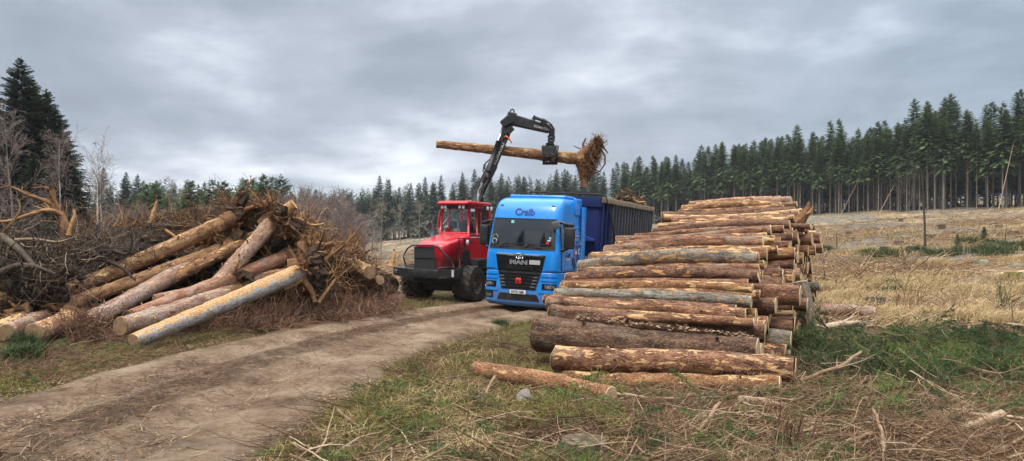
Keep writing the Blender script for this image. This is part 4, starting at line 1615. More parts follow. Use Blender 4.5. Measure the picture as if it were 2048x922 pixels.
g = MB()
pts = np.array([(1.88 + .19 * math.cos(t), 1.93 + .36 * math.sin(t)) for t in np.linspace(0, 2 * np.pi, 30)[:-1]])
V = np.array([(side_x(z) + .006, y, z) for y, z in pts])
g.add(V, [list(range(len(V)))])
g.build('emblem_disc', M_['navy'], truck)

# mirrors
for s in (1, -1):
    g = MB()
    g.box((s * 1.45, .46, 2.37), (.34, .20, .66), bev=.05, rot=(0, 0, s * .35))
    g.box((s * 1.43, .50, 2.78), (.30, .12, .09), bev=.03, rot=(0, 0, s * .35))
    mr = g.build('mirror', M_['black'], truck)
    g = MB()
    g.tube([(s * 1.12, .42, 2.84), (s * 1.28, .30, 2.83), (s * 1.40, .40, 2.80)], .035, 8)
    g.build('mirror_arm', M_['black'], mr)
    g = MB()
    g.tube([(s * 1.16, .40, 1.98), (s * 1.30, .34, 2.0), (s * 1.42, .42, 2.06)], [.07, .055, .05], 8)
    g.build('mirror_arm', M_['black'], mr)
    if s > 0:
        g = MB()
        g.box((1.16, .02, 2.76), (.24, .10, .24), bev=.035, rot=(.1, -.45, .15))
        g.tube([(1.16, .05, 2.84), (1.24, .18, 2.86), (1.34, .34, 2.82)], .032, 8)
        g.build('kerb_mirror', M_['grey'], truck)
# roof lights bar / aerial
g = MB()
g.tube([(.25, 1.0, 3.60), (.25, 1.02, 3.86)], .008, 5)
g.build('aerial', M_['black'], truck)

# ------------------------------------------------------------------ the bulk trailer
tr_a = R(22)
tr = empty('bulk_trailer', (1.78, 26.45, -.08))
tr.rotation_euler = (0, R(3.2), -tr_a)
tag(tr, 'dark blue high-sided bulk trailer with grimy ribbed walls behind the truck cab', 'trailer')
TL, ZB, ZT = 8.7, 1.15, 3.82
g = MB()
g.box((1.17, TL / 2, (ZB + ZT) / 2), (.06, TL, ZT - ZB - .2))
g.box((-1.17, TL / 2, (ZB + ZT) / 2), (.06, TL, ZT - ZB - .2))
g.box((0, TL / 2, ZB), (2.34, TL, .10))
g.box((0, .03, 2.4), (2.34, .06, ZT - ZB - .2))
g.box((0, TL - .03, 2.4), (2.34, .06, ZT - ZB - .2))
tb = g.build('trailer_body', M_['blue_dark'], tr)
n = 19
for k in range(n):
    y = .12 + (TL - .24) * k / (n - 1)
    for s in (1, -1):
        g = MB()
        g.box((s * 1.235, y, (ZB + ZT) / 2 - .02), (.08, .07, ZT - ZB - .28), bev=.012)
        g.build('side_rib', M_['rib' if y > 1.2 else 'blue_dark'], tb)
g = MB()
for s in (1, -1):
    g.box((s * 1.21, TL / 2, ZT - .08), (.20, TL + .1, .20), bev=.02)
g.build('top_rail', M_['rust'], tr)
g = MB()
g.box((0, 0.0, ZT - .16), (2.5, .16, .36), bev=.02)
g.build('front_top_beam', M_['blue_dark'], tr)
g = MB()
g.box((0, TL, ZT - .12), (2.5, .12, .30), bev=.02)
g.build('rear_top_beam', M_['blue_dark'], tr)
g = MB()
g.box((-.1, -.06, ZT + .10), (2.66, .12, .05), bev=.01)
g.tube([(1.22, -.08, ZT + .10), (1.30, .25, ZT + .02), (1.36, 1.9, ZB + 1.0), (1.34, 2.6, ZB + .1)], .032, 6)
g.tube([(-1.3, -.06, ZT + .13), (-1.42, -.02, ZT + .14)], .03, 6)
g.build('sheet_arm', M_['black'], tr)
# ladder, shelf and writing on the front wall
g = MB()
for x in (.10, .62):
    g.tube([(x, -.12, 2.05), (x, -.12, 3.30)], .02, 6)
for z in np.linspace(2.15, 3.25, 5):
    g.tube([(.10, -.12, z), (.62, -.12, z)], .015, 6)
g.tube([(.10, -.12, 3.30), (.16, -.16, 3.42), (.56, -.16, 3.42), (.62, -.12, 3.30)], .02, 6)
g.build('ladder', M_['blue_dark'], tr)
g = MB()
g.poly([(.55, 2.30), (1.06, 2.30), (1.06, 2.36), (.55, 2.52)], (-.30, -.005), axis=1)
g.build('platform', plain('mid_blue_paint', (.01, .04, .24), .5, dirt=.3), tr)
V, F = text_geo('BT950', .24, .002, .004, 1.0)
MB().add(np.stack([V[:, 0] + .72, -.012 - V[:, 2], V[:, 1] + 1.66], 1), F).build('fleet_number', M_['offwhite'], tr)
g = MB()
g.box((.90, -.012, 1.38), (.17, .012, .16))
g.build('data_plate', M_['offwhite'], tr)
g = MB()
g.box((-.45, TL / 2, .95), (.12, TL, .3))
g.box((.45, TL / 2, .95), (.12, TL, .3))
g.box((.85, .6, .7), (.10, .10, .9))
g.box((-.85, .6, .7), (.10, .10, .9))
g.build('trailer_chassis', M_['black'], tr)
for k, yy in enumerate((TL - 3.6, TL - 2.3, TL - 1.0)):
    for s in (1, -1):
        wheel(tr, (s * 1.02, yy, .56), .50, .38, rimr=.56, side=s)
# the load seen over the top
# (built with the root things further down)

# ------------------------------------------------------------------ the red forwarder
FW_A = R(27)
fw = empty('forestry_forwarder', (-3.12, 26.1, -.02))
fw.rotation_euler = (R(0), R(1.0), -FW_A)
tag(fw, 'red forestry forwarder with mesh front guard and black loader crane raised over the trailer', 'forestry machine')
# hood
g = MB()
hood = [(.42, 1.18), (.34, 1.98), (.55, 2.13), (1.2, 2.30), (1.75, 2.40), (2.05, 2.42), (2.05, 1.18)]
rings = []
for y, zt, hw in [(.36, 2.02, .58), (.44, 2.12, .66), (.8, 2.22, .72), (1.3, 2.34, .76), (1.75, 2.44, .78), (2.1, 2.50, .78)]:
    ring = []
    zb = 1.15
    cr = .22
    for t in np.linspace(0, np.pi, 17):
        cx = math.cos(t)
        sx_ = math.sin(t)
        x = hw * np.sign(cx) * abs(cx) ** .42
        z = zt - cr + cr * sx_ ** .8 - (0.0)
        ring.append((x, y, z))
    ring.append((-hw, y, zb))
    ring.append((hw, y, zb))
    rings.append(ring)
V = np.array(rings)
n, m = V.shape[:2]
i = np.arange(n - 1)[:, None] * m
j = np.arange(m)[None]
j2 = (j + 1) % m
g.add(V.reshape(-1, 3), np.stack([i + j, i + m + j, i + m + j2, i + j2], -1).reshape(-1, 4), 0, True)
g.F.append((np.array([list(range(m))]), 0, False))
hd = g.build('hood', M_['red'], fw)
g = MB()
g.box((.787, 1.78, 1.55), (.02, .42, .62))
for k in range(9):
    g.box((.80, 1.78, 1.30 + k * .062), (.03, .38, .02))
g.build('side_vent', M_['black'], hd)
g = MB()
g.lathe([(-.002, .001), (-.002, .10), (.004, .10), (.004, .001)], 0, (.785, 1.86, 2.14), 18)
g.build('round_logo', M_['white'], hd)
# front guard with punched grille
g = MB()
out_ = [(-.80, 1.22), (-.80, 1.55), (-.52, 2.02), (.52, 2.02), (1.02, 1.56), (1.02, 1.40), (.62, 1.22)]
g.poly([(-.50, 1.20), (-.52, 1.98), (.45, 1.98), (.50, 1.20)], (.10, .13), axis=1)
grl = g.build('punched_grille', M_['punched'], fw)
g = MB()
g.tube([(-1.06, .30, 1.24), (-1.05, .10, 1.62), (-.82, .06, 1.90), (-.60, .06, 2.02), (.46, .06, 2.04), (.66, .08, 1.98), (1.10, .34, 1.50), (1.16, .44, 1.26)], .032, 8)
g.tube([(-1.06, .30, 1.24), (-.90, .06, 1.19), (.50, .06, 1.17), (.72, .10, 1.26), (1.16, .44, 1.30)], .028, 8)
g.box((0, .08, 1.60), (.98, .02, .03))
g.build('guard_frame', M_['black'], grl)
# side meshes of the guard (thin bars)
g = MB()
for k in range(9):
    f = k / 8
    g.tube([(-1.0 + .45 * f, .12, 1.22), (-1.0 + .45 * f, .10, 1.66 + .36 * f)], .006, 4)
for k in range(6):
    g.tube([(-1.03, .18, 1.28 + .09 * k), (-.53, .11, 1.28 + .09 * k)], .005, 4)
g.build('side_mesh', M_['black'], grl)
g = MB()
for k in range(9):
    f = k / 8
    g.tube([(.55 + .5 * f, .14 + .25 * f, 1.26), (.55 + .5 * f, .12 + .25 * f, 1.98 - .46 * f)], .006, 4)
for k in range(6):
    g.tube([(.53, .12, 1.30 + .08 * k), (1.08, .38, 1.30 + .06 * k)], .005, 4)
g.build('side_mesh', M_['black'], grl)
# bumper
g = MB()
g.box((0, .34, 1.04), (1.5, .62, .30), bev=.04)
g.poly([(-1.48, .96), (-1.48, 1.24), (-.7, 1.20), (-.7, .88)], (.02, .50), axis=1)
g.poly([(1.48, .96), (1.48, 1.24), (.7, 1.20), (.7, .88)], (.02, .60), axis=1)
g.box((0, .9, .88), (1.6, 1.0, .30), bev=.05)
g.box((0, 1.3, .62), (1.3, .9, .42), bev=.06)
fb = g.build('front_bumper', M_['black'], fw)
g = MB()
g.box((1.42, .0, 1.10), (.10, .03, .24))
g.build('warning_plate', M_['offwhite'], fb)
g = MB()
g.box((-1.36, -.0, 1.10), (.20, .04, .13), bev=.01)
g.build('bumper_lamp', M_['lamp'], fb)
# rail and step on the hood side
g = MB()
for y in (.86, 1.22):
    g.tube([(.98, y, 1.25), (.93, y, 2.28)], .02, 6)
for z in np.linspace(1.35, 2.1, 6):
    g.box((.96, 1.04, z), (.13, .36, .03))
g.box((.92, 1.04, 2.30), (.22, .46, .03))
g.build('side_step_ladder', M_['black'], fw)
# exhaust
g = MB()
g.tube([(-.60, 1.5, 2.20), (-.60, 1.5, 2.62), (-.62, 1.44, 2.78), (-.68, 1.30, 2.86)], [.085, .085, .08, .075], 12)
g.build('exhaust', M_['grey'], fw)
# cab: pillars, roof, glass
CY0, CY1, CW, CZ0, CZ1 = 2.05, 3.55, .76, 1.70, 3.52
g = MB()
g.poly([(CY0 - .05, 1.52), (CY0 - .05, 2.42), (CY1 + .32, 2.42), (CY1 + .38, 2.36), (CY1 + .18, 1.52)], (-.80, .80), axis=0)
g.box((0, CY0 - .01, 2.46), (1.56, .10, .12), bev=.03)
for s in (-1, 1):
    g.tube([(s * .78, CY0, 2.40), (s * .73, CY0 + .10, 3.50)], .055, 8)
    g.tube([(s * .80, CY0 + .58, 2.40), (s * .75, CY0 + .60, 3.50)], .05, 8)
    g.tube([(s * .78, CY1 + .05, 2.40), (s * .72, CY1 - .05, 3.50)], .055, 8)
    g.tube([(s * .75, CY0 + .08, 3.47), (s * .73, CY1, 3.47)], .05, 8)
    g.tube([(s * .78, CY0 + .05, 2.44), (s * .78, CY1, 2.44)], .05, 8)
g.tube([(-.74, CY0 + .08, 3.48), (.74, CY0 + .08, 3.48)], .05, 8)
g.tube([(-.74, CY1, 3.48), (.74, CY1, 3.48)], .05, 8)
cf = g.build('cab_frame', M_['red'], fw)
g = MB()
g.box((0, 2.78, 3.60), (1.72, 1.72, .15), bev=.065)
g.box((0, 1.98, 3.575), (1.66, .24, .09), bev=.04)
g.build('cab_roof', M_['red'], fw)
g = MB()
g.box((0, CY0 + .0, 3.46), (1.50, .16, .13), bev=.03)
lb = g.build('light_bar', M_['black'], fw)
g = MB()
g.box((.80, CY1 - .1, 3.47), (.10, .5, .13), bev=.03)
lb2 = g.build('side_light_bar', M_['black'], fw)
for (x, y) in ((-.62, CY0 - .09), (-.44, CY0 - .09), (.36, CY0 - .09), (.56, CY0 - .09)):
    g = MB()
    g.box((x, y, 3.45), (.13, .04, .12), bev=.015)
    g.build('work_lamp', M_['white'], lb)
for yy in (3.32, 3.60):
    g = MB()
    g.box((.87, yy, 3.44), (.05, .13, .13), bev=.015)
    g.build('work_lamp', M_['white'], lb)
g = MB()
g.box((-.45, 2.35, 3.70), (.08, .08, .06), bev=.01)
g.box((.45, 2.30, 3.70), (.08, .08, .06), bev=.01)
g.build('roof_beacon', M_['redplastic'], fw)


def quad(V, mt, name, parent):
    mb = MB()
    mb.add(V, [[0, 1, 2, 3]])
    return mb.build(name, M_[mt], parent)


quad([(-.72, CY0 + .0, 2.52), (.72, CY0 + .0, 2.52), (.68, CY0 + .09, 3.42), (-.68, CY0 + .09, 3.42)], 'glass', 'front_window', cf)
quad([(-.70, CY1, 2.5), (.70, CY1, 2.5), (.67, CY1 - .04, 3.44), (-.67, CY1 - .04, 3.44)], 'glass', 'rear_window', cf)
for s in (-1, 1):
    quad([(s * .795, CY0 + .08, 2.5), (s * .795, CY0 + .55, 2.5), (s * .745, CY0 + .56, 3.42), (s * .745, CY0 + .15, 3.42)], 'glass', 'door_window', cf)
    quad([(s * .795, CY0 + .66, 2.5), (s * .785, CY1, 2.5), (s * .735, CY1 - .06, 3.42), (s * .75, CY0 + .66, 3.42)], 'glass', 'side_window', cf)
RL = [([(-.80, CY0 - .02, 2.55), (-.92, CY0 - .06, 2.65), (-.84, CY0 + .02, 3.30), (-.76, CY0 + .08, 3.36)], .03)]
for s in (-1, 1):
    RL.append(([(s * .84, CY0 + .75, 2.75), (s * .90, CY0 + .75, 2.78), (s * .88, CY0 + .76, 3.25), (s * .80, CY0 + .76, 3.30)], .018))
    RL.append(([(s * .83, CY1 - .02, 2.55), (s * .92, CY1 + .05, 2.62), (s * .86, CY1 + .0, 3.34), (s * .76, CY1 - .04, 3.38)], .03))
for pts, r_ in RL:
    g = MB()
    g.tube(pts, r_, 6)
    g.build('grab_rail', M_['red'], fw)
g = MB()
g.tube([(.28, CY0 - .03, 3.38), (-.25, CY0 - .01, 3.12), (-.55, CY0 - .02, 2.86)], .01, 5)
g.tube([(.10, CY0 - .03, 3.38), (-.35, CY0 - .01, 3.10), (-.62, CY0 - .02, 2.80)], .01, 5)
g.build('wiper', M_['steel'], fw)
# white lettering and small marks on the side
V, F = text_geo('www.komatsuforest.com', .075, .002, .002)
MB().add(np.stack([.806 + V[:, 2], V[:, 0] + 2.50, V[:, 1] + 2.335], 1), F).build('side_lettering', M_['white'], cf)
V, F = text_geo('KOMATSU', .085, .003, .002)
MB().add(np.stack([.806 + V[:, 2], V[:, 0] + 3.50, V[:, 1] + 2.27], 1), F).build('side_lettering', M_['white'], cf)
g = MB()
g.lathe([(-.002, .001), (-.002, .055), (.004, .055), (.004, .001)], 0, (.806, 3.22, 2.24), 14)
g.build('round_mark', M_['white'], cf)
g = MB()
g.box((.805, 2.28, 2.16), (.02, .13, .10), bev=.01)
g.build('door_latch', M_['black'], cf)
g = MB()
g.box((.755, 2.36, 3.34), (.012, .28, .10))
g.build('window_notice', M_['white'], cf)
# inside: seat, red toolbox, roll, operator with helmet
g = MB()
g.box((.20, 2.62, 2.62), (.56, .16, .62), bev=.07)
g.box((.20, 2.90, 2.30), (.56, .56, .16), bev=.05)
g.box((-.42, 2.5, 2.62), (.22, .3, .62), bev=.03)
g.box((0, 3.3, 2.42), (1.2, .3, .30), bev=.04)
g.build('seat', M_['black'], fw)
g = MB()
g.box((-.42, 2.20, 2.60), (.34, .16, .18), bev=.02)
g.box((-.36, 2.2, 2.71), (.10, .08, .05))
box_ = g.build('red_case', M_['redplastic'], fw)
g = MB()
g.cyl((-.12, 2.20, 2.58), (.14, 2.20, 2.58), .075, 14)
g.build('paper_roll', M_['white'], fw)
def slim(o, kx=.78, ky=1.04, y0=2.05):
    if o.data:
        v = np.empty(len(o.data.vertices) * 3)
        o.data.vertices.foreach_get('co', v)
        v = v.reshape(-1, 3)
        v[:, 0] *= kx
        v[:, 1] = y0 + (v[:, 1] - y0) * ky
        o.data.vertices.foreach_set('co', v.ravel())
        o.data.update()
    for ch in o.children:
        slim(ch, kx, ky, y0)


bpy.context.view_layer.update()
for ch in list(fw.children):
    if ch.name.split('.')[0] == 'hood':
        slim(ch, .88, 1.0)
    if ch.name.split('.')[0] in ('front_bumper', 'punched_grille'):
        slim(ch, .86, 1.0)
    if ch.name.split('.')[0] in ('cab_frame', 'cab_roof', 'light_bar', 'side_light_bar', 'roof_beacon', 'grab_rail', 'wiper', 'seat', 'red_case', 'paper_roll'):
        slim(ch)
# lower body, battery box and rear frame
g = MB()
g.box((.80, 2.85, 1.36), (.42, 1.55, .36), bev=.03)
for k in range(3):
    g.box((1.02, 2.85, 1.24 + .11 * k), (.02, 1.5, .05))
g.box((.70, 2.9, 1.06), (.5, 1.9, .12), bev=.02)
g.box((-.80, 2.85, 1.36), (.42, 1.55, .36), bev=.03)
g.box((0, 2.6, 1.25), (1.2, 2.6, .55))
g.box((0, 5.2, 1.15), (.7, 4.2, .35))
g.build('lower_frame', M_['black'], fw)
g = MB()
g.poly([(3.70, .98), (3.62, 2.1), (3.86, 2.36), (4.05, 2.1), (4.10, .98)], (.30, .88), axis=0)
g.poly([(3.70, .98), (3.62, 2.1), (3.86, 2.36), (4.05, 2.1), (4.10, .98)], (-.88, -.30), axis=0)
g.build('rear_fender', M_['red'], fw)
for s in (-1, 1):
    wheel(fw, (s * 1.09, 1.35, .66), .67, .70, rimr=.50, lugs=19, side=s)
for yy in (5.6, 7.1):
    for s in (-1, 1):
        wheel(fw, (s * 1.09, yy, .66), .67, .70, rimr=.50, lugs=19, side=s, name='rear_wheel')
# bunk gate with pale bars, bunk
g = MB()
for x in np.linspace(-1.2, 1.2, 18):
    g.box((x, 5.0, 2.05), (.05, .04, .85))
g.box((0, 5.0, 2.52), (2.6, .09, .09))
g.box((0, 5.0, 1.60), (2.6, .09, .09))
g.build('headboard_gate', M_['beige'], fw)
g = MB()
for yy in (5.4, 7.4, 8.6):
    for s in (-1, 1):
        g.tube([(s * 1.25, yy, 1.4), (s * 1.4, yy, 2.7)], [.06, .04], 6)
    g.box((0, yy, 1.42), (2.6, .14, .14))
g.build('bunk_stake', M_['black'], fw)


# ---- crane, set out in world coordinates and parented to the forwarder
def to_local(o):
    return np.array((Matrix.Translation(o.location) @ Euler(o.rotation_euler).to_matrix().to_4x4()).inverted())


FI = to_local(fw)


def loc(p):
    return FI[:3, :3] @ np.asarray(p) + FI[:3, 3]


def beam(mb, p, q, w0, w1, d0, d1, mat=0, bev=True):
    """tapered box beam from p to q: width (depth axis) d, height w; in world coordinates converted to the machine's"""
    p, q = np.asarray(p, float), np.asarray(q, float)
    t = unit(q - p)
    sidev = unit(np.cross(t, np.array([0, .15, 1.0]) if abs(t[2]) < .9 else np.array([1., 0, 0])))
    # keep the side vector mostly along the view depth
    sidev = np.array([0, 1., 0]) - t * t[1]
    sidev = unit(sidev)
    upv = np.cross(sidev, t)
    V = []
    for c, w_, d_ in ((p, w0, d0), (q, w1, d1)):
        for a, b_ in ((-1, -.72), (-1, .72), (-.78, 1), (.78, 1), (1, .72), (1, -.72), (.78, -1), (-.78, -1)):
            V.append(loc(c + upv * a * w_ / 2 + sidev * b_ * d_ / 2))
    n = 8
    F = [list(range(n))[::-1], list(range(n, 2 * n))] + [[k, (k + 1) % n, n + (k + 1) % n, n + k] for k in range(n)]
    mb.add(V, F, mat)


D = 30.0
base = P3(958, 478, 29.8)
top = P3(962, 404, 29.9)
knee = P3(1004, 262, 30.2)
el_ = P3(1019, 238, 30.2)
j1 = P3(1085, 250, 30.3)
j2 = P3(1104, 257, 30.3)
hang = P3(1103, 284, 30.3)
g = MB()
beam(g, P3(966, 505, 29.8), P3(964, 415, 29.9), .62, .50, .6, .5)
beam(g, P3(963, 425, 29.9), P3(957, 396, 29.9), .52, .40, .5, .4)
g.build('crane_column', M_['crane'], fw)
g = MB()
beam(g, P3(950, 402, 29.9), P3(986, 330, 30.0), .40, .40, .34, .32)
beam(g, P3(984, 334, 30.0), P3(1012, 268, 30.1), .36, .30, .30, .26)
beam(g, P3(1008, 276, 30.1), P3(1020, 240, 30.2), .40, .36, .28, .26)
mb_ = g.build('main_boom', M_['crane'], fw)
# lift ram and rod
g = MB()
g.tube([loc(P3(976, 342, 29.6)), loc(P3(997, 283, 29.9))], .095, 12)
g.build('jib_ram', M_['crane'], fw)
g = MB()
g.tube([loc(P3(997, 283, 29.9)), loc(P3(1005, 256, 30.1))], .045, 10)
g.build('ram_rod', M_['chrome'], fw)
g = MB()
g.tube([loc(P3(948, 408, 29.5)), loc(P3(972, 356, 29.6))], .11, 12)
g.tube([loc(P3(972, 356, 29.6)), loc(P3(978, 342, 29.7))], .10, 12)
g.build('lift_ram', M_['crane'], fw)
# knuckle at the top
g = MB()
beam(g, P3(1004, 250, 30.1), P3(1022, 238, 30.1), .30, .42, .36, .36)
beam(g, P3(1014, 232, 30.2), P3(1030, 238, 30.2), .36, .46, .38, .34)
beam(g, P3(1006, 253, 30.0), P3(1012, 270, 30.0), .10, .10, .3, .3)
beam(g, P3(1016, 266, 30.0), P3(1026, 256, 30.0), .16, .16, .32, .32)
a = np.linspace(0, 2 * np.pi, 17)
cc = P3(1024.5, 223, 30.2)
g.tube([loc(cc + np.array([.075 * math.cos(t), 0, .085 * math.sin(t)])) for t in a], .03, 8)
g.build('knuckle', M_['crane'], fw)
# jib
g = MB()
beam(g, P3(1022, 239, 30.2), P3(1098, 259, 30.3), .46, .32, .30, .24)
jb = g.build('jib', M_['crane'], fw)
g = MB()
beam(g, P3(1070, 235, 30.25), P3(1090, 243, 30.3), .12, .12, .14, .14, 1)
beam(g, P3(1066, 234, 30.2), P3(1072, 238, 30.2), .18, .14, .2, .2, 0)
beam(g, P3(1083, 241, 30.3), P3(1094, 246, 30.3), .20, .18, .24, .22, 0)
g.tube([loc(P3(*q)) for q in [(1070, 236, 30.0), (1086, 240, 30.0), (1099, 246, 30.0), (1107, 256, 30.1), (1109, 266, 30.1)]], .035, 6, 0)
g.tube([loc(P3(*q)) for q in [(1080, 246, 30.0), (1096, 249, 30.0), (1105, 258, 30.0)]], .03, 6, 0)
g.build('extension_ram', [M_['crane'], M_['grey']], fw)
g = MB()
beam(g, P3(1097, 252, 30.3), P3(1105, 264, 30.3), .30, .26, .28, .24)
beam(g, P3(1104, 258, 30.3), P3(1103, 274, 30.3), .24, .24, .24, .24)
beam(g, P3(1103.5, 272, 30.3), P3(1101, 288, 30.3), .28, .22, .26, .22)
for pz in (274, 281):
    g.tube([loc(P3(1102.5, pz, 30.3) + np.array([0, 0, .05])), loc(P3(1102.5, pz, 30.3) - np.array([0, 0, .04]))], .15, 12)
g.build('crane_tip_link', M_['crane'], fw)
# grapple
gp = MB()
gc = P3(1100, 292, 30.4)
gp.tube([loc(gc + np.array([0, 0, .12])), loc(gc), loc(gc - np.array([0, 0, .10]))], [.16, .20, .14], 14)
beam(gp, gc + np.array([-.34, 0, -.08]), gc + np.array([.34, 0, -.08]), .16, .16, .5, .5)
for s, dx in ((-1, -.26), (-1, .0), (-1, .26), (1, -.13), (1, .13)):
    pts, rad_ = [], []
    for t in np.linspace(0, 1, 9):
        ang = math.pi * (.5 + .95 * t)
        pts.append(loc(gc + np.array([dx, s * .42 * -math.cos(ang) * 1.0 * (1) + 0, -.36 + .36 * math.sin(ang) * 1.0])))
        rad_.append(.055)
    gp.tube(pts, rad_, 6)
for s in (-1, 1):
    for t0 in (.55, .95):
        ang = math.pi * (.5 + .95 * t0)
        c = gc + np.array([0, s * .42 * -math.cos(ang), -.36 + .36 * math.sin(ang)])
        gp.tube([loc(c + np.array([-.30, 0, 0])), loc(c + np.array([.30, 0, 0]))], .05, 6)
# broad closing plates on the near side
V = [gc + np.array([dx, -.42, dz]) for dx, dz in ((-.32, -.14), (.22, -.14), (.22, -.50), (-.32, -.50))]
beam(gp, gc + np.array([-.34, -.43, -.30]), gc + np.array([.20, -.43, -.30]), .40, .40, .05, .05)
gp.build('grapple', M_['crane'], fw)
# hoses
g = MB()
rg = np.random.default_rng(8)
for k in range(16):
    o0 = rg.normal(0, 3.5)
    o1 = rg.normal(0, 3.0)
    q = [(950 + o0, 404, 29.3), (958 + o0 * .6 + rg.normal(0, 2), 384 + rg.normal(0, 3), 29.4), (968 + o1, 366, 29.5), (974 + o1 * .4, 348 + rg.normal(0, 3), 29.6), (980 + o1 * .3, 336, 29.7)]
    g.tube([loc(P3(*a_)) for a_ in q], .022, 5, 0 if rg.uniform() < .72 else 1)
for k in range(10):
    o0 = rg.normal(0, 4)
    q = [(962 + o0, 478, 29.3), (965 + o0, 450, 29.3), (960 + o0 * .7, 425 + rg.normal(0, 4), 29.4), (955 + o0 * .6, 402, 29.4)]
    g.tube([loc(P3(*a_)) for a_ in q], .025, 5, 0 if rg.uniform() < .8 else 1)
for q in ([(974, 344, 29.6), (969, 338, 29.6), (971, 326, 29.6), (980, 318, 29.7), (986, 306, 29.8)], [(972, 350, 29.6), (966, 342, 29.6), (968, 330, 29.6), (976, 322, 29.7)],
          [(985, 330, 29.7), (994, 308, 29.8), (1003, 286, 29.9), (1010, 268, 29.9)], [(981, 332, 29.7), (990, 308, 29.8), (1000, 284, 29.9)]):
    g.tube([loc(P3(*a_)) for a_ in q], .024, 5)
g.build('hydraulic_hose', [M_['crane'], M_['steel']], fw)
g = MB()
g.tube([loc(P3(*a_)) for a_ in [(1009, 274, 29.85), (1012, 272, 29.8), (1018, 277, 29.8), (1023, 285, 29.8), (1022, 287, 29.8)]], .03, 6)
g.build('orange_strap', M_['orange'], fw)


def boom_text(body, size, p, q, mt, name, wt=.003, frac=.5, perp=0.0):
    """lettering lying on the near face of a beam from p to q"""
    V, F = text_geo(body, size, wt, .003)
    p, q = np.asarray(p, float), np.asarray(q, float)
    t = unit(q - p)
    nrm = np.array([0, -1., 0]) + t * t[1]
    up_ = np.cross(t, -nrm)
    up_ = up_ if up_[2] > 0 or abs(t[2]) > .7 else -up_
    c = p + (q - p) * frac
    W = c + V[:, :1] * t + (V[:, 1:2] + perp) * up_ + (V[:, 2:3] + .172) * nrm
    W = np.array([loc(a_) for a_ in W])
    MB().add(W, F).build(name, M_[mt], fw)


boom_text('KOMATSU', .20, P3(984, 334, 30.0), P3(1012, 268, 30.1), 'offwhite', 'boom_lettering', .004, .40, -.05)
boom_text('KOMATSU', .135, P3(1022, 239, 30.2), P3(1098, 259, 30.3), 'offwhite', 'jib_lettering', .004, .80, -.04)
g = MB()
for fr_, mt, ln_ in ((.30, 0, .34), (.0, 1, .30)):
    c = P3(990 - (12 if mt else 0) * .45, 343 + (10 if mt else 0), 29.9)
    t = unit(P3(986, 330, 30) - P3(950, 402, 29.9))
    cc = P3(972.5 + (6 if not mt else 0) + 3, 372 - (12 if not mt else 0) - 26 + 26, 29.9)
p_, q_ = P3(950, 402, 29.9), P3(986, 330, 30.0)
t = unit(q_ - p_)
up_ = np.cross(t, np.array([0, 1., 0]))
for fr_, ln_, mt in ((.80, .30, 0), (.665, .24, 1)):
    c = p_ + (q_ - p_) * fr_ + up_ * .04 + np.array([0, -.178, 0])
    W = [loc(c + t * a_ * ln_ / 2 + up_ * b_ * .07) for a_, b_ in ((-1, -1), (1, -1), (1, 1), (-1, 1))]
    g.add(W, [[0, 1, 2, 3]], mt)
g.build('warning_label', [M_['yellow'], M_['white']], fw)

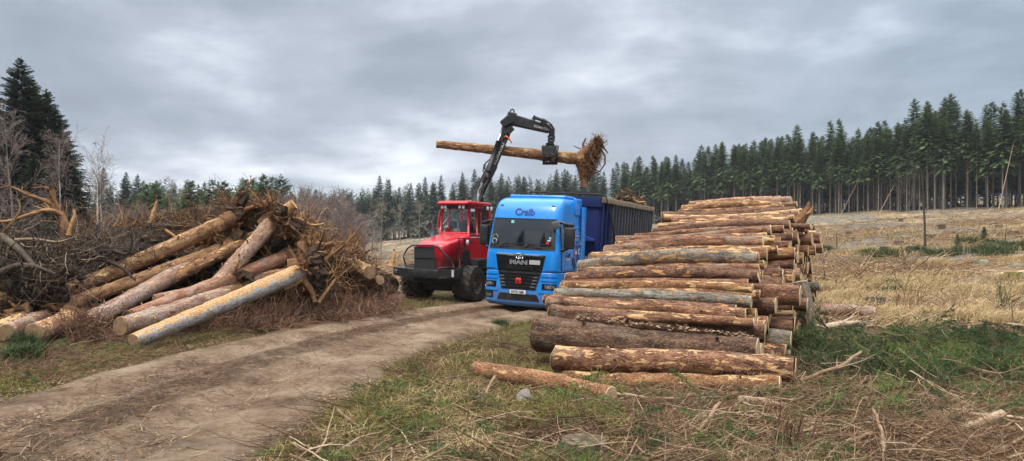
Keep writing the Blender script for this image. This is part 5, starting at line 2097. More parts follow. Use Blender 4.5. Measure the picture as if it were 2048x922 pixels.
# ------------------------------------------------------------------ the operator, seated facing the rear
def make_operator():
    me = bpy.data.meshes.new('person')
    J = {'pel': (0, 0, .0), 'abd': (0, .02, .22), 'chest': (0, .02, .42), 'neck': (0, .01, .56), 'head': (0, .02, .66), 'crown': (0, .03, .80),
         'shl': (-.19, .02, .47), 'ell': (-.25, .12, .22), 'wrl': (-.18, .38, .20), 'hdl': (-.16, .48, .21),
         'shr': (.19, .02, .47), 'elr': (.25, .12, .22), 'wrr': (.18, .38, .20), 'hdr': (.16, .48, .21),
         'hpl': (-.10, .04, -.02), 'knl': (-.13, .46, .02), 'anl': (-.13, .50, -.38), 'ftl': (-.13, .66, -.42),
         'hpr': (.10, .04, -.02), 'knr': (.13, .46, .02), 'anr': (.13, .50, -.38), 'ftr': (.13, .66, -.42)}
    rad_ = {'pel': .15, 'abd': .13, 'chest': .15, 'neck': .06, 'head': .085, 'crown': .085, 'sh': .075, 'el': .05, 'wr': .033, 'hd': .035, 'hp': .09, 'kn': .065, 'an': .045, 'ft': .04}
    names = list(J)
    E = [('pel', 'abd'), ('abd', 'chest'), ('chest', 'neck'), ('neck', 'head'), ('head', 'crown')]
    for s in 'lr':
        E += [('chest', 'sh' + s), ('sh' + s, 'el' + s), ('el' + s, 'wr' + s), ('wr' + s, 'hd' + s), ('pel', 'hp' + s), ('hp' + s, 'kn' + s), ('kn' + s, 'an' + s), ('an' + s, 'ft' + s)]
    me.from_pydata([J[k] for k in names], [(names.index(a_), names.index(b_)) for a_, b_ in E], [])
    bm = bmesh.new()
    bm.from_mesh(me)
    lay = bm.verts.layers.skin.verify()
    bm.verts.ensure_lookup_table()
    for k, nme in enumerate(names):
        r_ = rad_.get(nme, rad_.get(nme[:2], .05))
        bm.verts[k][lay].radius = (r_, r_)
        bm.verts[k][lay].use_root = nme == 'pel'
    bm.to_mesh(me)
    bm.free()
    o = bpy.data.objects.new('person', me)
    col.objects.link(o)
    o.modifiers.new('skin', 'SKIN')
    ss_ = o.modifiers.new('sub', 'SUBSURF')
    ss_.levels = ss_.render_levels = 2
    dg = bpy.context.evaluated_depsgraph_get()
    m2 = bpy.data.meshes.new_from_object(o.evaluated_get(dg))
    o.modifiers.clear()
    o.data = m2
    m2.materials.clear()
    m2.materials.append(M_['cloth'])
    m2.materials.append(M_['skin'])
    for p in m2.polygons:
        p.use_smooth = True
        c = p.center
        p.material_index = 1 if (c.z > .57 or c.y > .40 and c.z > .14) else 0
    # face, ears and five fingers on each hand, helmet
    g = MB()
    a_ = np.linspace(0, np.pi / 2, 8)
    g.lathe([(.155 * math.sin(t), .125 * math.cos(t) + .0005) for t in a_], 2, (0, .02, .745), 24)
    g.lathe([(0.0, .125), (-.006, .15), (.004, .152), (.008, .125)], 2, (0, .03, .745), 24)
    g.box((0, .03, .90), (.05, .20, .02), bev=.008)
    g.build('helmet', M_['orange'], o)
    g = MB()
    for s in (-1, 1):
        for k in range(4):
            x = s * .16 + (k - 1.5) * .021
            ln_ = (.075, .088, .082, .066)[k]
            g.tube([(x, .50, .22), (x, .50 + ln_ * .55, .225), (x, .50 + ln_ * .85, .205), (x, .50 + ln_ * .95, .18)], [.011, .010, .009, .007], 6)
        g.tube([(s * .16 - s * .035, .46, .21), (s * .16 - s * .06, .50, .205), (s * .16 - s * .05, .535, .19)], [.013, .011, .009], 6)
    g.build('fingers', M_['skin'], o)
    g = MB()
    g.tube([(0, .10, .685), (0, .135, .66), (0, .118, .645)], [.012, .016, .012], 6)
    for s in (-1, 1):
        g.box((s * .088, .03, .68), (.016, .04, .06), bev=.007)
    g.build('nose_and_ears', M_['skin'], o)
    g = MB()
    for s in (-1, 1):
        g.box((s * .032, .103, .70), (.022, .012, .010), bev=.004)
    g.box((0, .108, .625), (.045, .010, .008), bev=.003)
    g.build('eyes_and_mouth', M_['black'], o)
    return o


op = make_operator()
M4 = Matrix.Translation(fw.location) @ Euler(fw.rotation_euler).to_matrix().to_4x4()
op.matrix_world = M4 @ Matrix.Translation((.12, 2.68, 2.40)) @ Euler((0, 0, R(12))).to_matrix().to_4x4()
tag(op, 'person in an orange helmet seated inside the red cab, facing away towards the crane', 'person')

# ------------------------------------------------------------------ logs
def log_mesh(rng, L, r0, r1, n=20, segs=18, bend=.02, knots=6, rough=.035):
    """bark skin along local x from -L/2 to L/2, plus the outlines of both ends"""
    t = np.linspace(0, 1, segs + 1)
    a = np.linspace(0, 2 * np.pi, n, endpoint=False)
    r = r0 + (r1 - r0) * t
    Rr = r[:, None] * (1 + .035 * np.cos(2 * a + rng.uniform(0, 6))[None] + .02 * np.cos(3 * a + rng.uniform(0, 6))[None])
    nz = rng.normal(0, 1, (segs + 1, n))
    nz = (nz + np.roll(nz, 1, 1) + np.roll(nz, -1, 1)) / 1.7
    Rr = Rr * (1 + rough * nz)
    w = rng.normal(0, .03, segs + 1)
    w = np.convolve(w, np.ones(5) / 5, 'same')
    Rr = Rr * (1 + w[:, None])
    for _ in range(knots):
        tk, ak = rng.uniform(.04, .96), rng.uniform(0, 6.28)
        d2 = ((t - tk) * L / .055) ** 2
        da = (np.angle(np.exp(1j * (a - ak))) / .38) ** 2
        Rr = Rr * (1 + rng.uniform(.06, .20) * np.exp(-d2)[:, None] * np.exp(-da)[None])
    by, bz = rng.normal(0, bend), rng.normal(0, bend)
    ph = rng.uniform(0, 3)
    X = (t - .5) * L
    cy = by * np.sin(np.pi * t) * L / 2 + bend * .35 * np.sin(2 * np.pi * t * 1.3 + ph)
    cz = bz * np.sin(np.pi * t) * L / 2 + bend * .35 * np.cos(2 * np.pi * t * 1.1 + ph)
    V = np.stack([np.broadcast_to(X[:, None], Rr.shape), cy[:, None] + Rr * np.cos(a), cz[:, None] + Rr * np.sin(a)], -1)
    i = np.arange(segs)[:, None] * n
    j = np.arange(n)[None]
    j2 = (j + 1) % n
    F = np.stack([i + j, i + j2, i + n + j2, i + n + j], -1).reshape(-1, 4)
    e0, e1 = V[0].copy(), V[-1].copy()
    return V.reshape(-1, 3), F, e0, e1


def make_log(seed, L, r0, r1, mat_, cutmat='cut', name='log', stubs=0, **kw):
    rng = np.random.default_rng(seed)
    V, F, e0, e1 = log_mesh(rng, L, r0, r1, **kw)
    mb = MB()
    mb.add(V, F, 0, True)
    for _ in range(stubs):
        x = rng.uniform(-.45, .45) * L
        an = rng.uniform(.2, 2.9)
        rr_ = r0 + (r1 - r0) * (x / L + .5)
        d = np.array([rng.uniform(-.4, .4), math.cos(an), math.sin(an)])
        p = np.array([x, math.cos(an) * rr_ * .8, math.sin(an) * rr_ * .8])
        ln_ = rr_ * rng.uniform(.3, .6)
        mb.tube([p, p + d * ln_], [rr_ * .14, rr_ * .08], 5, 0, True, False)
    o = mb.build(name, M_[mat_])
    for e, s in ((e0, -1), (e1, 1)):
        c = e.mean(0)
        tl = rng.normal(0, .06, 2)
        n = len(e)
        ring = e.copy()
        inner = c + (e - c) * .93
        inner[:, 0] += s * .012
        for q in (ring, inner):
            q[:, 0] += (q[:, 1] - c[1]) * tl[0] + (q[:, 2] - c[2]) * tl[1] + s * .002
        V = np.concatenate([ring, inner, [c + np.array([s * .012, 0, 0])]])
        Fq = [[k, (k + 1) % n, n + (k + 1) % n, n + k] for k in range(n)] + [[n + k, n + (k + 1) % n, 2 * n] for k in range(n)]
        if s < 0:
            Fq = [f[::-1] for f in Fq]
        MB().add(V, Fq).build('cut_end', M_[cutmat], o)
    return o


def aim(o, a, b):
    a, b = Vector(a), Vector(b)
    o.location = (a + b) / 2
    o.rotation_mode = 'QUATERNION'
    o.rotation_quaternion = (b - a).to_track_quat('X', 'Z')
    return o


def log_px(seed, l, r, Dr, rad, mat_, label, Dl=None, group='sawn logs of the roadside stack', name='log', r0=None, **kw):
    if Dl is None:
        Dl = Dr + 1.42
    kw.setdefault('bend', .030)
    kw.setdefault('stubs', 3)
    a, b = P3(l[0], l[1], Dl), P3(r[0], r[1], Dr)
    L = float(np.linalg.norm(b - a))
    o = make_log(seed, L, r0 or rad * (.92 + .028 * ((seed * 7) % 10)), rad, mat_, name=name, **kw)
    aim(o, a, b)
    return tag(o, label, 'log', group)


# the front of the stack, one by one (left end, right end in the photograph; distance of the right end)
log_px(301, (1128, 759), (1560, 768), 10.5, .125, 'bark_orange', 'thin peeled log lying on the ground in front, lowest log of the stack', stubs=3, rough=.07)
log_px(302, (1111, 716), (1588, 738), 10.75, .178, 'bark', 'thick log with sawn right end lying on the lowest front log', r0=.195, segs=30, n=28, knots=14, stubs=5)
log_px(303, (1076, 664), (1514, 700), 11.5, .215, 'bark_rough', 'thickest log, rough dark brown bark, third from the bottom of the stack front', r0=.33, segs=34, n=30, knots=9, rough=.03)
log_px(304, (1103, 626), (1529, 664), 12.0, .145, 'bark_dark', 'dark wet-looking log lying just above the thickest log', segs=30, n=24, knots=12)
log_px(305, (1097, 606), (1490, 632), 12.3, .125, 'bark', 'log whose left end is pale and bare, above the dark wet-looking log', segs=28, n=24, knots=12)
log_px(306, (1112, 589), (1501, 605), 12.65, .112, 'bark_grey', 'pale flaking log with bark strips on it, fifth row up the stack front', segs=26, knots=10)
log_px(307, (1124, 573), (1504, 577), 13.0, .090, 'bark_orange', 'thin orange straight log near the middle of the stack front', segs=24, knots=8)
log_px(308, (1134, 560), (1516, 553), 13.35, .125, 'bark_dark', 'reddish-brown log with rows of dark dents just above the thin orange log', segs=26, knots=12)
log_px(309, (1158, 547), (1517, 538), 13.85, .092, 'bark', 'slim grey-brown log lying under the wide lichen-grey log', segs=24)
log_px(310, (1158, 534), (1517, 519), 14.3, .155, 'bark_grey', 'wide lichen-grey log whose left end touches the truck side in the view', segs=28, n=24, knots=12)
log_px(311, (1184, 519), (1533, 508), 14.9, .14, 'bark_orange', 'bright orange log just above the wide lichen-grey log', segs=26)
log_px(312, (1210, 503), (1526, 486), 15.8, .13, 'bark', 'purplish-brown log above the bright orange log', segs=26)
log_px(313, (1234, 482), (1541, 461), 16.9, .125, 'bark', 'log with a deep scored left end in the upper half of the stack', segs=26)
log_px(314, (1290, 478), (1584, 472), 17.3, .095, 'bark_dark', 'slim log whose right end sticks out beyond its neighbours in the upper stack', segs=20)
log_px(315, (1346, 456), (1560, 451), 18.6, .105, 'bark_orange', 'pale chewed log in the upper part of the stack', segs=22)
log_px(316, (1346, 443), (1598, 431), 19.8, .155, 'bark', 'thick log near the top of the stack with a row of small gashes', segs=26, knots=12)
log_px(317, (1325, 436), (1590, 424), 20.7, .155, 'bark_dark', 'dark log at the top left of the stack, its left end furthest left up there', segs=24)
log_px(318, (1365, 418), (1562, 411), 21.3, .125, 'bark_orange', 'thin split log lying along the crest of the stack', segs=22)
log_px(319, (1394, 414), (1582, 402), 21.9, .15, 'bark_pink', 'topmost log with pinkish bark at the crest of the stack', segs=22)
log_px(320, (1380, 408), (1560, 398), 22.6, .11, 'bark_red', 'reddish log behind the crest of the stack', segs=20)
log_px(321, (1560, 452), (1623, 453), 18.5, .065, 'bark_dark', 'short thin log end poking out to the right near the top of the stack', Dl=19.3, segs=8)
log_px(322, (1330, 466), (1556, 463), 17.9, .10, 'bark_red', 'slim reddish log between the scored log and the pale chewed log', segs=20)
log_px(323, (1262, 494), (1540, 480), 16.3, .10, 'bark_grey', 'slim grey log between the purplish-brown log and the scored log', segs=20)
log_px(324, (1120, 615), (1470, 640), 12.15, .07, 'bark_torn', 'splintered pole lying along the dark wet-looking log', segs=18)

# slimmer logs lying in the steps of the front
STEP = [(11.75, 1500, 1112, 644, 640, 'bark'), (12.15, 1512, 1140, 648, 618, 'bark_orange'), (12.45, 1470, 1100, 618, 597, 'bark_dark'), (12.85, 1508, 1118, 590, 580, 'bark'),
        (13.2, 1486, 1140, 565, 566, 'bark'), (13.6, 1500, 1150, 545, 552, 'bark_orange'), (14.1, 1530, 1165, 529, 541, 'bark_dark'), (14.6, 1508, 1180, 512, 526, 'bark'),
        (15.3, 1540, 1196, 499, 511, 'bark_dark'), (15.9, 1552, 1236, 478, 497, 'bark_orange'), (16.6, 1518, 1226, 472, 489, 'bark'), (17.3, 1560, 1262, 457, 474, 'bark'),
        (17.9, 1566, 1300, 449, 464, 'bark_dark'), (18.6, 1580, 1318, 440, 452, 'bark_orange'), (19.3, 1572, 1350, 434, 446, 'bark'), (20.0, 1596, 1340, 421, 433, 'bark_orange'), (20.7, 1575, 1368, 416, 425, 'bark_dark'), (21.4, 1592, 1385, 408, 418, 'bark')]
WHERE = ['above the thickest log', 'above the dark wet-looking log', 'under the bare-ended log', 'under the thin orange straight log', 'over the thin orange straight log', 'under the slim grey-brown log', 'beside the slim grey-brown log', 'over the wide lichen-grey log',
         'over the bright orange log', 'under the slim grey log', 'over the slim grey log', 'over the scored log', 'under the pale chewed log', 'over the pale chewed log', 'under the log with small gashes', 'over the log with small gashes', 'under the crest log', 'beside the topmost pinkish log']
_r = np.random.default_rng(66)
for k, (Dr, xr_, xl_, yr_, yl_, mt_) in enumerate(STEP):
    log_px(360 + k, (xl_ + _r.uniform(-14, 14), yl_), (xr_ + _r.uniform(-10, 16), yr_), Dr + .12, _r.uniform(.075, .105), mt_, 'slim log filling the step ' + WHERE[k], segs=22, knots=9, bend=.035)

# the body of the stack behind them: pieces seen mostly by their right ends
PROTO = []
rg = np.random.default_rng(44)
for k in range(14):
    mt = ['bark', 'bark_dark', 'bark_orange', 'bark', 'bark_grey', 'bark_dark', 'bark'][k % 7]
    r_ = rg.uniform(.12, .18)
    PROTO.append(make_log(400 + k, 3.4, r_ * rg.uniform(1.0, 1.12), r_, mt, segs=14, n=18, knots=6))
    remember(PROTO[-1])
KIDS.update({p.name: list(p.children) for p in PROTO})
SURF = np.array([(10.5, .1), (11.3, .42), (11.9, .66), (12.5, .98), (13.3, 1.40), (14.3, 1.72), (15.8, 2.06), (16.8, 2.28), (18.6, 2.50), (19.8, 2.72), (21.3, 2.95), (22.6, 3.0), (24, 2.4)])
t_ = R(27)
ldir = np.array([math.cos(t_), -math.sin(t_), 0])
usedp = set()
rows = 0
nlog = 0
D = 11.75
sdir_ = np.array([.40, .917])
for ci in range(36):
    D = 11.75 + ci * .335
    zt = np.interp(D, SURF[:, 0], SURF[:, 1])
    z = .15 + (.15 if ci % 2 else 0)
    k = 0
    while z < zt - .12:
        xr = 3.95 + .475 * (D - 12) + rg.normal(0, .20) + (.22 if rg.uniform() < .15 else 0) - .10 * (z > zt - .5)
        # lower pieces reach further right at the back
        xr += .14 * max(0, (1.6 - z)) * (D > 13) - .03 * max(0, D - 14)
        p = PROTO[rg.integers(len(PROTO))]
        if p.name in usedp:
            o = copy_tree(p)
        else:
            o = p
            usedp.add(p.name)
        dr = np.array([math.cos(t_ + rg.normal(0, .03)), 0, rg.normal(0, .012)])
        dr[1] = -math.sqrt(max(0, 1 - dr[0] ** 2 - dr[2] ** 2))
        b = np.array([xr, D + rg.normal(0, .04), z + rg.normal(0, .03)])
        a = b - dr * 3.4
        aim(o, a, b)
        q = Vector(b - a).to_track_quat('X', 'Z')
        o.rotation_quaternion = q @ Euler((rg.uniform(0, 6.28), 0, 0)).to_quaternion()
        o.scale = (1, 1, 1)
        low = z < .8
        part_ = 'near end of the stack' if D < 15 else ('middle of the stack' if D < 19 else 'far end of the stack')
        hz = 'in the low rows' if z < .9 else ('in the middle rows' if z < 1.8 else 'in the high rows')
        tag(o, 'stacked log with its sawn end %s, %s' % (hz, part_), 'log', 'logs %s, %s' % (hz, part_))
        nlog += 1
        z += .30
        k += 1
for p in PROTO:
    if p.name not in usedp:
        for ch in list(p.children):
            bpy.data.objects.remove(ch)
        bpy.data.objects.remove(p)
print('stack logs', nlog)

# the loose log lying in front, and a splintered upright stub at the top right of the stack
log_px(330, (953, 736), (1222, 790), 10.25, .138, 'bark_loose', 'loose peeled orange log lying aslant on the brash in front of the stack', Dl=11.9, group=None, segs=26, stubs=3, knots=10)
g = MB()
a = P3(1596, 446, 19.6)
rg2 = np.random.default_rng(5)
pts = [P3(*q) - a for q in [(1590, 450, 19.6), (1602, 440, 19.6), (1611, 428, 19.6), (1617, 414, 19.6), (1618, 402, 19.6)]]
g.tube(pts, [.20, .16, .12, .06, .015], 7, 0, True, False, .5, rg2.uniform(.6, 1.3, 7))
g.tube([P3(1609, 432, 19.6) - a, P3(1619, 426, 19.5) - a, P3(1627, 412, 19.5) - a], [.08, .05, .012], 5, 0, True, False, .7)
o = g.build('splintered_branch', M_['root'])
o.location = a
tag(o, 'splintered dark branch curling up at the top right of the log stack', 'branch')
# the rough upright piece leaning at the right foot of the stack and logs beyond it
o = make_log(340, 1.25, .14, .15, 'bark_grey', segs=10)
a = P3(1614, 655, 15.2)
b = P3(1606, 596, 15.3)
aim(o, a, b)
tag(o, 'short grey log standing on end against the right foot of the stack', 'log')
o = make_log(341, 2.2, .13, .16, 'bark_pink', segs=12)
aim(o, P3(1632, 618, 20.5), P3(1694, 622, 20.0))
tag(o, 'pale log lying on the field just right of the stack', 'log')


# ------------------------------------------------------------------ uprooted stems on the left
def root_mass(rng, c, axis, Rp, main=26, thick=.085, sub=6, fine=5, depth=.35, wig=.22, flare=.35, mats=('root', 'soil'), name='roots', parent=None, soil=.55, squash=None):
    """a torn-out root plate: earth-clogged core, main roots fanning out across the axis, side roots and fine roots"""
    axis = unit(np.asarray(axis, float))
    u = unit(np.cross(axis, np.array([0, 0, 1.]) if abs(axis[2]) < .9 else np.array([1., 0, 0])))
    v = np.cross(axis, u)
    a = rng.uniform(0, 2 * np.pi, main)
    rad_ = np.cos(a)[:, None] * u + np.sin(a)[:, None] * v
    if squash is not None:
        rad_ = rad_ * np.array(squash)
    D_ = rad_ + axis * (flare + rng.normal(0, .25, (main, 1)))
    S = np.zeros((main, 3)) + rad_ * Rp * .12 + axis * rng.uniform(-.1, .2, (main, 1)) * Rp * .5
    L = Rp * rng.uniform(.6, 1.15, main)
    P, Rd = grow(S, D_, L, thick * rng.uniform(.5, 1.25, main), 8, wig * .55, 0, .22, rng)
    P1, R1 = sprout(P, Rd, sub, .42, .8, .2, 6, wig, 0, .5, rng)
    P2, R2 = sprout(P1, R1, fine, .5, .9, .1, 4, wig * 1.3, 0, .45, rng)
    mb = MB()
    for Pq, Rq, n in ((P, Rd, 7), (P1, R1, 4), (P2, R2, 3)):
        Rq = np.maximum(Rq, .006)
        wob = rng.uniform(.8, 1.2, (len(Pq), Pq.shape[1], n)) if n > 3 else None
        V, F = tubes(Pq, Rq, n, wob)
        mb.add(V, F, 0, n > 6, np.repeat(rng.beta(2, 2.2, len(Pq)), Pq.shape[1] * n))
    o = mb.build(name, M_[mats[0]], parent)
    if soil:
        g = MB()
        cnt = int(22 * soil / .5)
        for k in range(cnt):
            bm = bmesh.new()
            bmesh.ops.create_icosphere(bm, subdivisions=2, radius=1)
            W = np.array([q.co[:] for q in bm.verts])
            Ff = [[q.index for q in f.verts] for f in bm.faces]
            bm.free()
            W *= (1 + .28 * rng.normal(0, 1, (len(W), 1)).clip(-1.5, 1.5))
            rr_ = Rp * rng.uniform(.14, .30)
            aa = rng.uniform(0, 6.28)
            q = (math.cos(aa) * u + math.sin(aa) * v) * Rp * rng.uniform(0, .62) * (np.array(squash) if squash is not None else 1) + axis * Rp * rng.uniform(-.05, .30)
            W = W * rr_ * np.array([1, 1, .9]) + q
            g.add(W, Ff, 0, False, rng.uniform(.2, .8))
        s = g.build('clinging_earth', M_[mats[1]], parent if parent is not None else o)
    return o


def uprooted(seed, butt, base, r0, r1, mt, label, Rp=1.0, cutmat='cut_old', axis=None, group='uprooted stems of the pile on the left', main=24, thick=.09, flare=.1, sub=6, fine=5, squash=None, rmat=('root', 'soil'), knots=12, bend=.012, soil=.55, stubs=6, **kw):
    """an uprooted stem: sawn end at butt, root plate at base"""
    rng = np.random.default_rng(seed)
    butt, base = np.asarray(butt, float), np.asarray(base, float)
    L = float(np.linalg.norm(base - butt))
    root = empty('uprooted_tree', tuple((butt + base) / 2))
    st = make_log(seed, L, r0, r1, mt, cutmat, name='stem', segs=44, n=26, knots=knots, bend=bend, stubs=stubs, **kw)
    aim(st, butt, base)
    st.location = Vector(((butt + base) / 2 - np.array(root.location)))
    st.parent = root
    ax = unit(base - butt) if axis is None else axis
    ro = root_mass(rng, None, ax, Rp, main, thick, sub, fine, flare=flare, mats=rmat, parent=root, squash=squash, soil=soil)
    for ch in root.children:
        if ch.name.startswith('roots') or ch.name.startswith('clinging'):
            ch.location = Vector(base - np.array(root.location))
    # flared foot where the stem spreads into its roots
    g = MB()
    K = 7
    n = 14
    t = np.linspace(0, 1, K)
    P = np.array([base + ax * (-Rp * .55 + Rp * .75 * q) - np.array(root.location) for q in t])[None]
    Rr = (r1 * (1.0 + 1.25 * t ** 1.8))[None]
    an = np.linspace(0, 2 * np.pi, n, endpoint=False)
    wob = 1 + (t[:, None] ** 1.5) * (.30 * np.cos(5 * an + 1)[None] + .16 * np.cos(3 * an)[None]) + rng.normal(0, .04, (K, n))
    V, F = tubes(P, Rr, n, wob[None])
    g.add(V, F, 0, True, .45)
    g.build('root_flare', M_['root' if rmat[0] == 'root' else 'root_dark'], root)
    return tag(root, label, 'uprooted tree', group)


# A: silver-grey stem torn open along its top, nearest
uprooted(501, P3(268, 683, 15.3), P3(612, 540, 20.6), .165, .25, 'bark_silver', 'silver-grey stem with a torn cream strip along its top, nearest stem of the root pile', Rp=1.0, axis=unit(np.array([.75, .35, -.10])), squash=(1, 1, 1.15), main=22, thick=.10, bend=.01)
# B: pinkish stem leaning up steeply
uprooted(502, P3(392, 612, 18.9), P3(552, 436, 21.5), .19, .24, 'bark_pink', 'pinkish stem leaning steeply over the others to the top of the root pile', Rp=.85, axis=unit(np.array([.6, .1, .45])), main=24, thick=.10)
# C: short butt seen beside A
uprooted(503, P3(241, 654, 15.9), P3(470, 585, 20.0), .205, .25, 'bark_pink', 'pinkish stem with a broad sawn end just behind the silver-grey one', Rp=.85, main=16)
# D
uprooted(504, P3(262, 634, 17.4), P3(590, 508, 22.0), .18, .22, 'bark_red', 'reddish stem with ribbed scrape marks lying in the middle of the root pile', Rp=1.1, main=20)
# E
uprooted(505, P3(176, 642, 17.2), P3(415, 508, 21.6), .20, .22, 'bark_pink', 'mottled pink and orange stem rising from behind the twig heap', Rp=.8, main=16)
# F: split and shredded stem
uprooted(506, P3(140, 582, 18.2), P3(478, 432, 22.2), .19, .22, 'bark_torn', 'long yellow shredded stem rising to the top of the root pile', Rp=1.15, main=22)
uprooted(507, P3(148, 604, 18.0), P3(470, 488, 22.0), .16, .19, 'bark_torn', 'yellow split stem lying right under the long shredded one', Rp=.9, main=14)
# G, H, I: stems cut by the left edge
uprooted(508, P3(-110, 650, 16.6), P3(66, 592, 19.4), .20, .24, 'bark_torn', 'yellowish stem entering from the left edge under the dark roots', Rp=1.0, rmat=('root_dark', 'soil'), main=18)
uprooted(509, P3(10, 664, 15.6), P3(100, 632, 18.6), .165, .19, 'bark_pink', 'thin pinkish stem with its sawn end at the left edge', Rp=.8, main=14)
uprooted(510, P3(68, 667, 15.4), P3(150, 630, 18.2), .20, .22, 'bark_red', 'short thick stem with a round sawn end near the left edge', Rp=.85, main=16)
uprooted(513, P3(-60, 676, 15.4), P3(45, 640, 17.6), .15, .17, 'bark_orange', 'orange-barked stem lowest at the left edge of the photo', Rp=.5, main=10)
uprooted(514, P3(205, 622, 18.2), P3(520, 470, 22.4), .15, .18, 'bark_orange', 'slim orange stem lying between the two yellow-brown ones and the leaning stem', Rp=.7, main=14)
uprooted(515, P3(310, 600, 18.6), P3(590, 545, 21.4), .14, .17, 'bark_red', 'slim reddish stem seen just above the silver-grey one', Rp=.6, main=12)
uprooted(516, P3(-40, 612, 17.6), P3(150, 548, 20.0), .17, .19, 'bark_orange', 'orange-brown stem under the dark root plates at the left', Rp=.7, main=12)
# right-hand torn log and butts at the end of the pile
uprooted(511, P3(740, 545, 22.5), P3(690, 520, 25.4), .20, .26, 'bark_torn', 'torn pale stem at the right end of the root pile near the red machine', Rp=.9, main=18)
uprooted(512, P3(760, 560, 22.8), P3(705, 575, 24.4), .15, .2, 'bark_orange', 'short broken stem low at the right end of the root pile', Rp=.7, main=14)


def root_stump(seed, p, Rp, axis, label, mats=('root', 'soil'), trunk_len=.9, tr=.22, main=24, thick=.09, soil=.6, sub=6, fine=5, flare=.15, group='root plates heaped in the pile', squash=None):
    rng = np.random.default_rng(seed)
    root = empty('torn_root_plate', tuple(p))
    root_mass(rng, None, axis, Rp, main, thick, sub, fine, flare=flare, mats=mats, parent=root, soil=soil, squash=squash)
    axis = unit(np.asarray(axis, float))
    if trunk_len:
        g = MB()
        K, n = 6, 11
        t = np.linspace(0, 1, K)
        P = np.array([-axis * trunk_len * (1 - q) for q in t])[None]
        wob = 1 + rng.normal(0, .07, (K, n))
        V, F = tubes(P, (tr * (1 + .8 * t ** 2))[None], n, wob[None])
        g.add(V, F, 0, True, .5)
        g.F.append((np.array([list(range(n))]), 1, False))
        g.build('broken_stub', [M_['root' if mats[0] == 'root' else 'root_dark'], M_['cut_old']], root)
    return tag(root, label, 'root plate', group)


STUMPS = [
    ((40, 545, 18.2), 1.25, (.4, -.5, .3), 'largest dark grey root plate at the left edge of the pile', 'd'),
    ((105, 555, 18.0), .95, (-.3, -.8, .2), 'dark root plate with drooping pale root tips, right of the largest one', 'd'),
    ((0, 490, 19.5), 1.1, (.2, -.6, .5), 'dark root plate high at the left edge', 'd'),
    ((185, 512, 19.6), 1.05, (.5, -.5, .3), 'dark root plate with long black roots reaching over the yellow stem', 'd'),
    ((290, 486, 20.8), 1.15, (.6, -.4, .2), 'dark spreading roots in front of the upper yellow stem', 'd'),
    ((228, 455, 22.8), .95, (-.2, -.3, .9), 'brown root plate standing up at the top left of the pile', 'b'),
    ((262, 452, 23.0), .75, (.3, -.4, .8), 'small brown root plate beside the one standing up', 'b'),
    ((305, 446, 23.5), .85, (-.1, -.4, .9), 'root plate with a tall orange splinter beside it', 'd'),
    ((352, 448, 23.5), 1.05, (.2, -.5, .7), 'brown root plate near the middle of the pile crest', 'b'),
    ((402, 452, 23.8), 1.1, (.3, -.5, .6), 'brown root plate heaped left of the leaning stem', 'b'),
    ((450, 446, 24.0), 1.15, (.0, -.5, .8), 'root plate under the long shredded stem head', 'b'),
    ((498, 440, 23.6), 1.1, (.3, -.6, .5), 'brown root plate left of the pile summit', 'b'),
    ((545, 440, 23.0), 1.0, (.5, -.6, .4), 'root plate with a dark hollow at the pile summit', 'b'),
    ((590, 470, 22.6), 1.0, (.7, -.4, .2), 'brown root plate right of the pile summit', 'b'),
    ((618, 505, 21.8), .95, (.8, -.3, .3), 'root plate above the foot of the silver-grey stem', 'b'),
    ((560, 500, 21.8), .9, (.2, -.8, .2), 'root plate between the leaning stem and the silver-grey stem', 'b'),
    ((650, 540, 22.6), 1.15, (.6, -.6, .3), 'brown root plate filling the right slope of the pile', 'b'),
    ((682, 512, 24.0), 1.15, (.3, -.5, .7), 'spiky root plate rising at the right slope of the pile', 'b'),
    ((700, 555, 23.6), .95, (.7, -.5, .2), 'low brown root plate near the right end of the pile', 'b'),
    ((728, 572, 24.2), .6, (.5, -.6, .3), 'small root plate at the far right end of the pile', 'b'),
    ((632, 580, 21.4), .85, (.4, -.8, .1), 'root plate lying at the foot of the silver-grey stem', 'b'),
    ((345, 520, 21.6), 1.0, (.3, -.7, .4), 'root plate wedged between the yellow and pink stems', 'b'),
    ((420, 510, 22.4), 1.0, (.4, -.7, .3), 'root plate in the dark gap behind the leaning stem', 'b'),
    ((490, 520, 22.0), .9, (.4, -.8, .1), 'root plate in the dark hollow right of the leaning stem', 'b'),
    ((130, 500, 20.5), 1.0, (.0, -.6, .6), 'dark root plate under the forked dead tree', 'd'),
    ((60, 500, 20.5), 1.0, (.3, -.6, .6), 'dark root plate left of the forked dead tree', 'd'),
]
for k, (q, Rp, ax, lab, kind) in enumerate(STUMPS):
    p = P3(*q)
    root_stump(600 + k, p + np.array([0, .5, -.22]), Rp * .72, ax, lab, ('root', 'soil') if kind == 'b' else ('root_dark', 'soil'), trunk_len=.5 if k % 3 else .9, tr=.16, main=17, thick=.062 if kind == 'b' else .085, sub=5, fine=4 if kind == 'b' else 2, soil=.5 if kind == 'b' else .8)

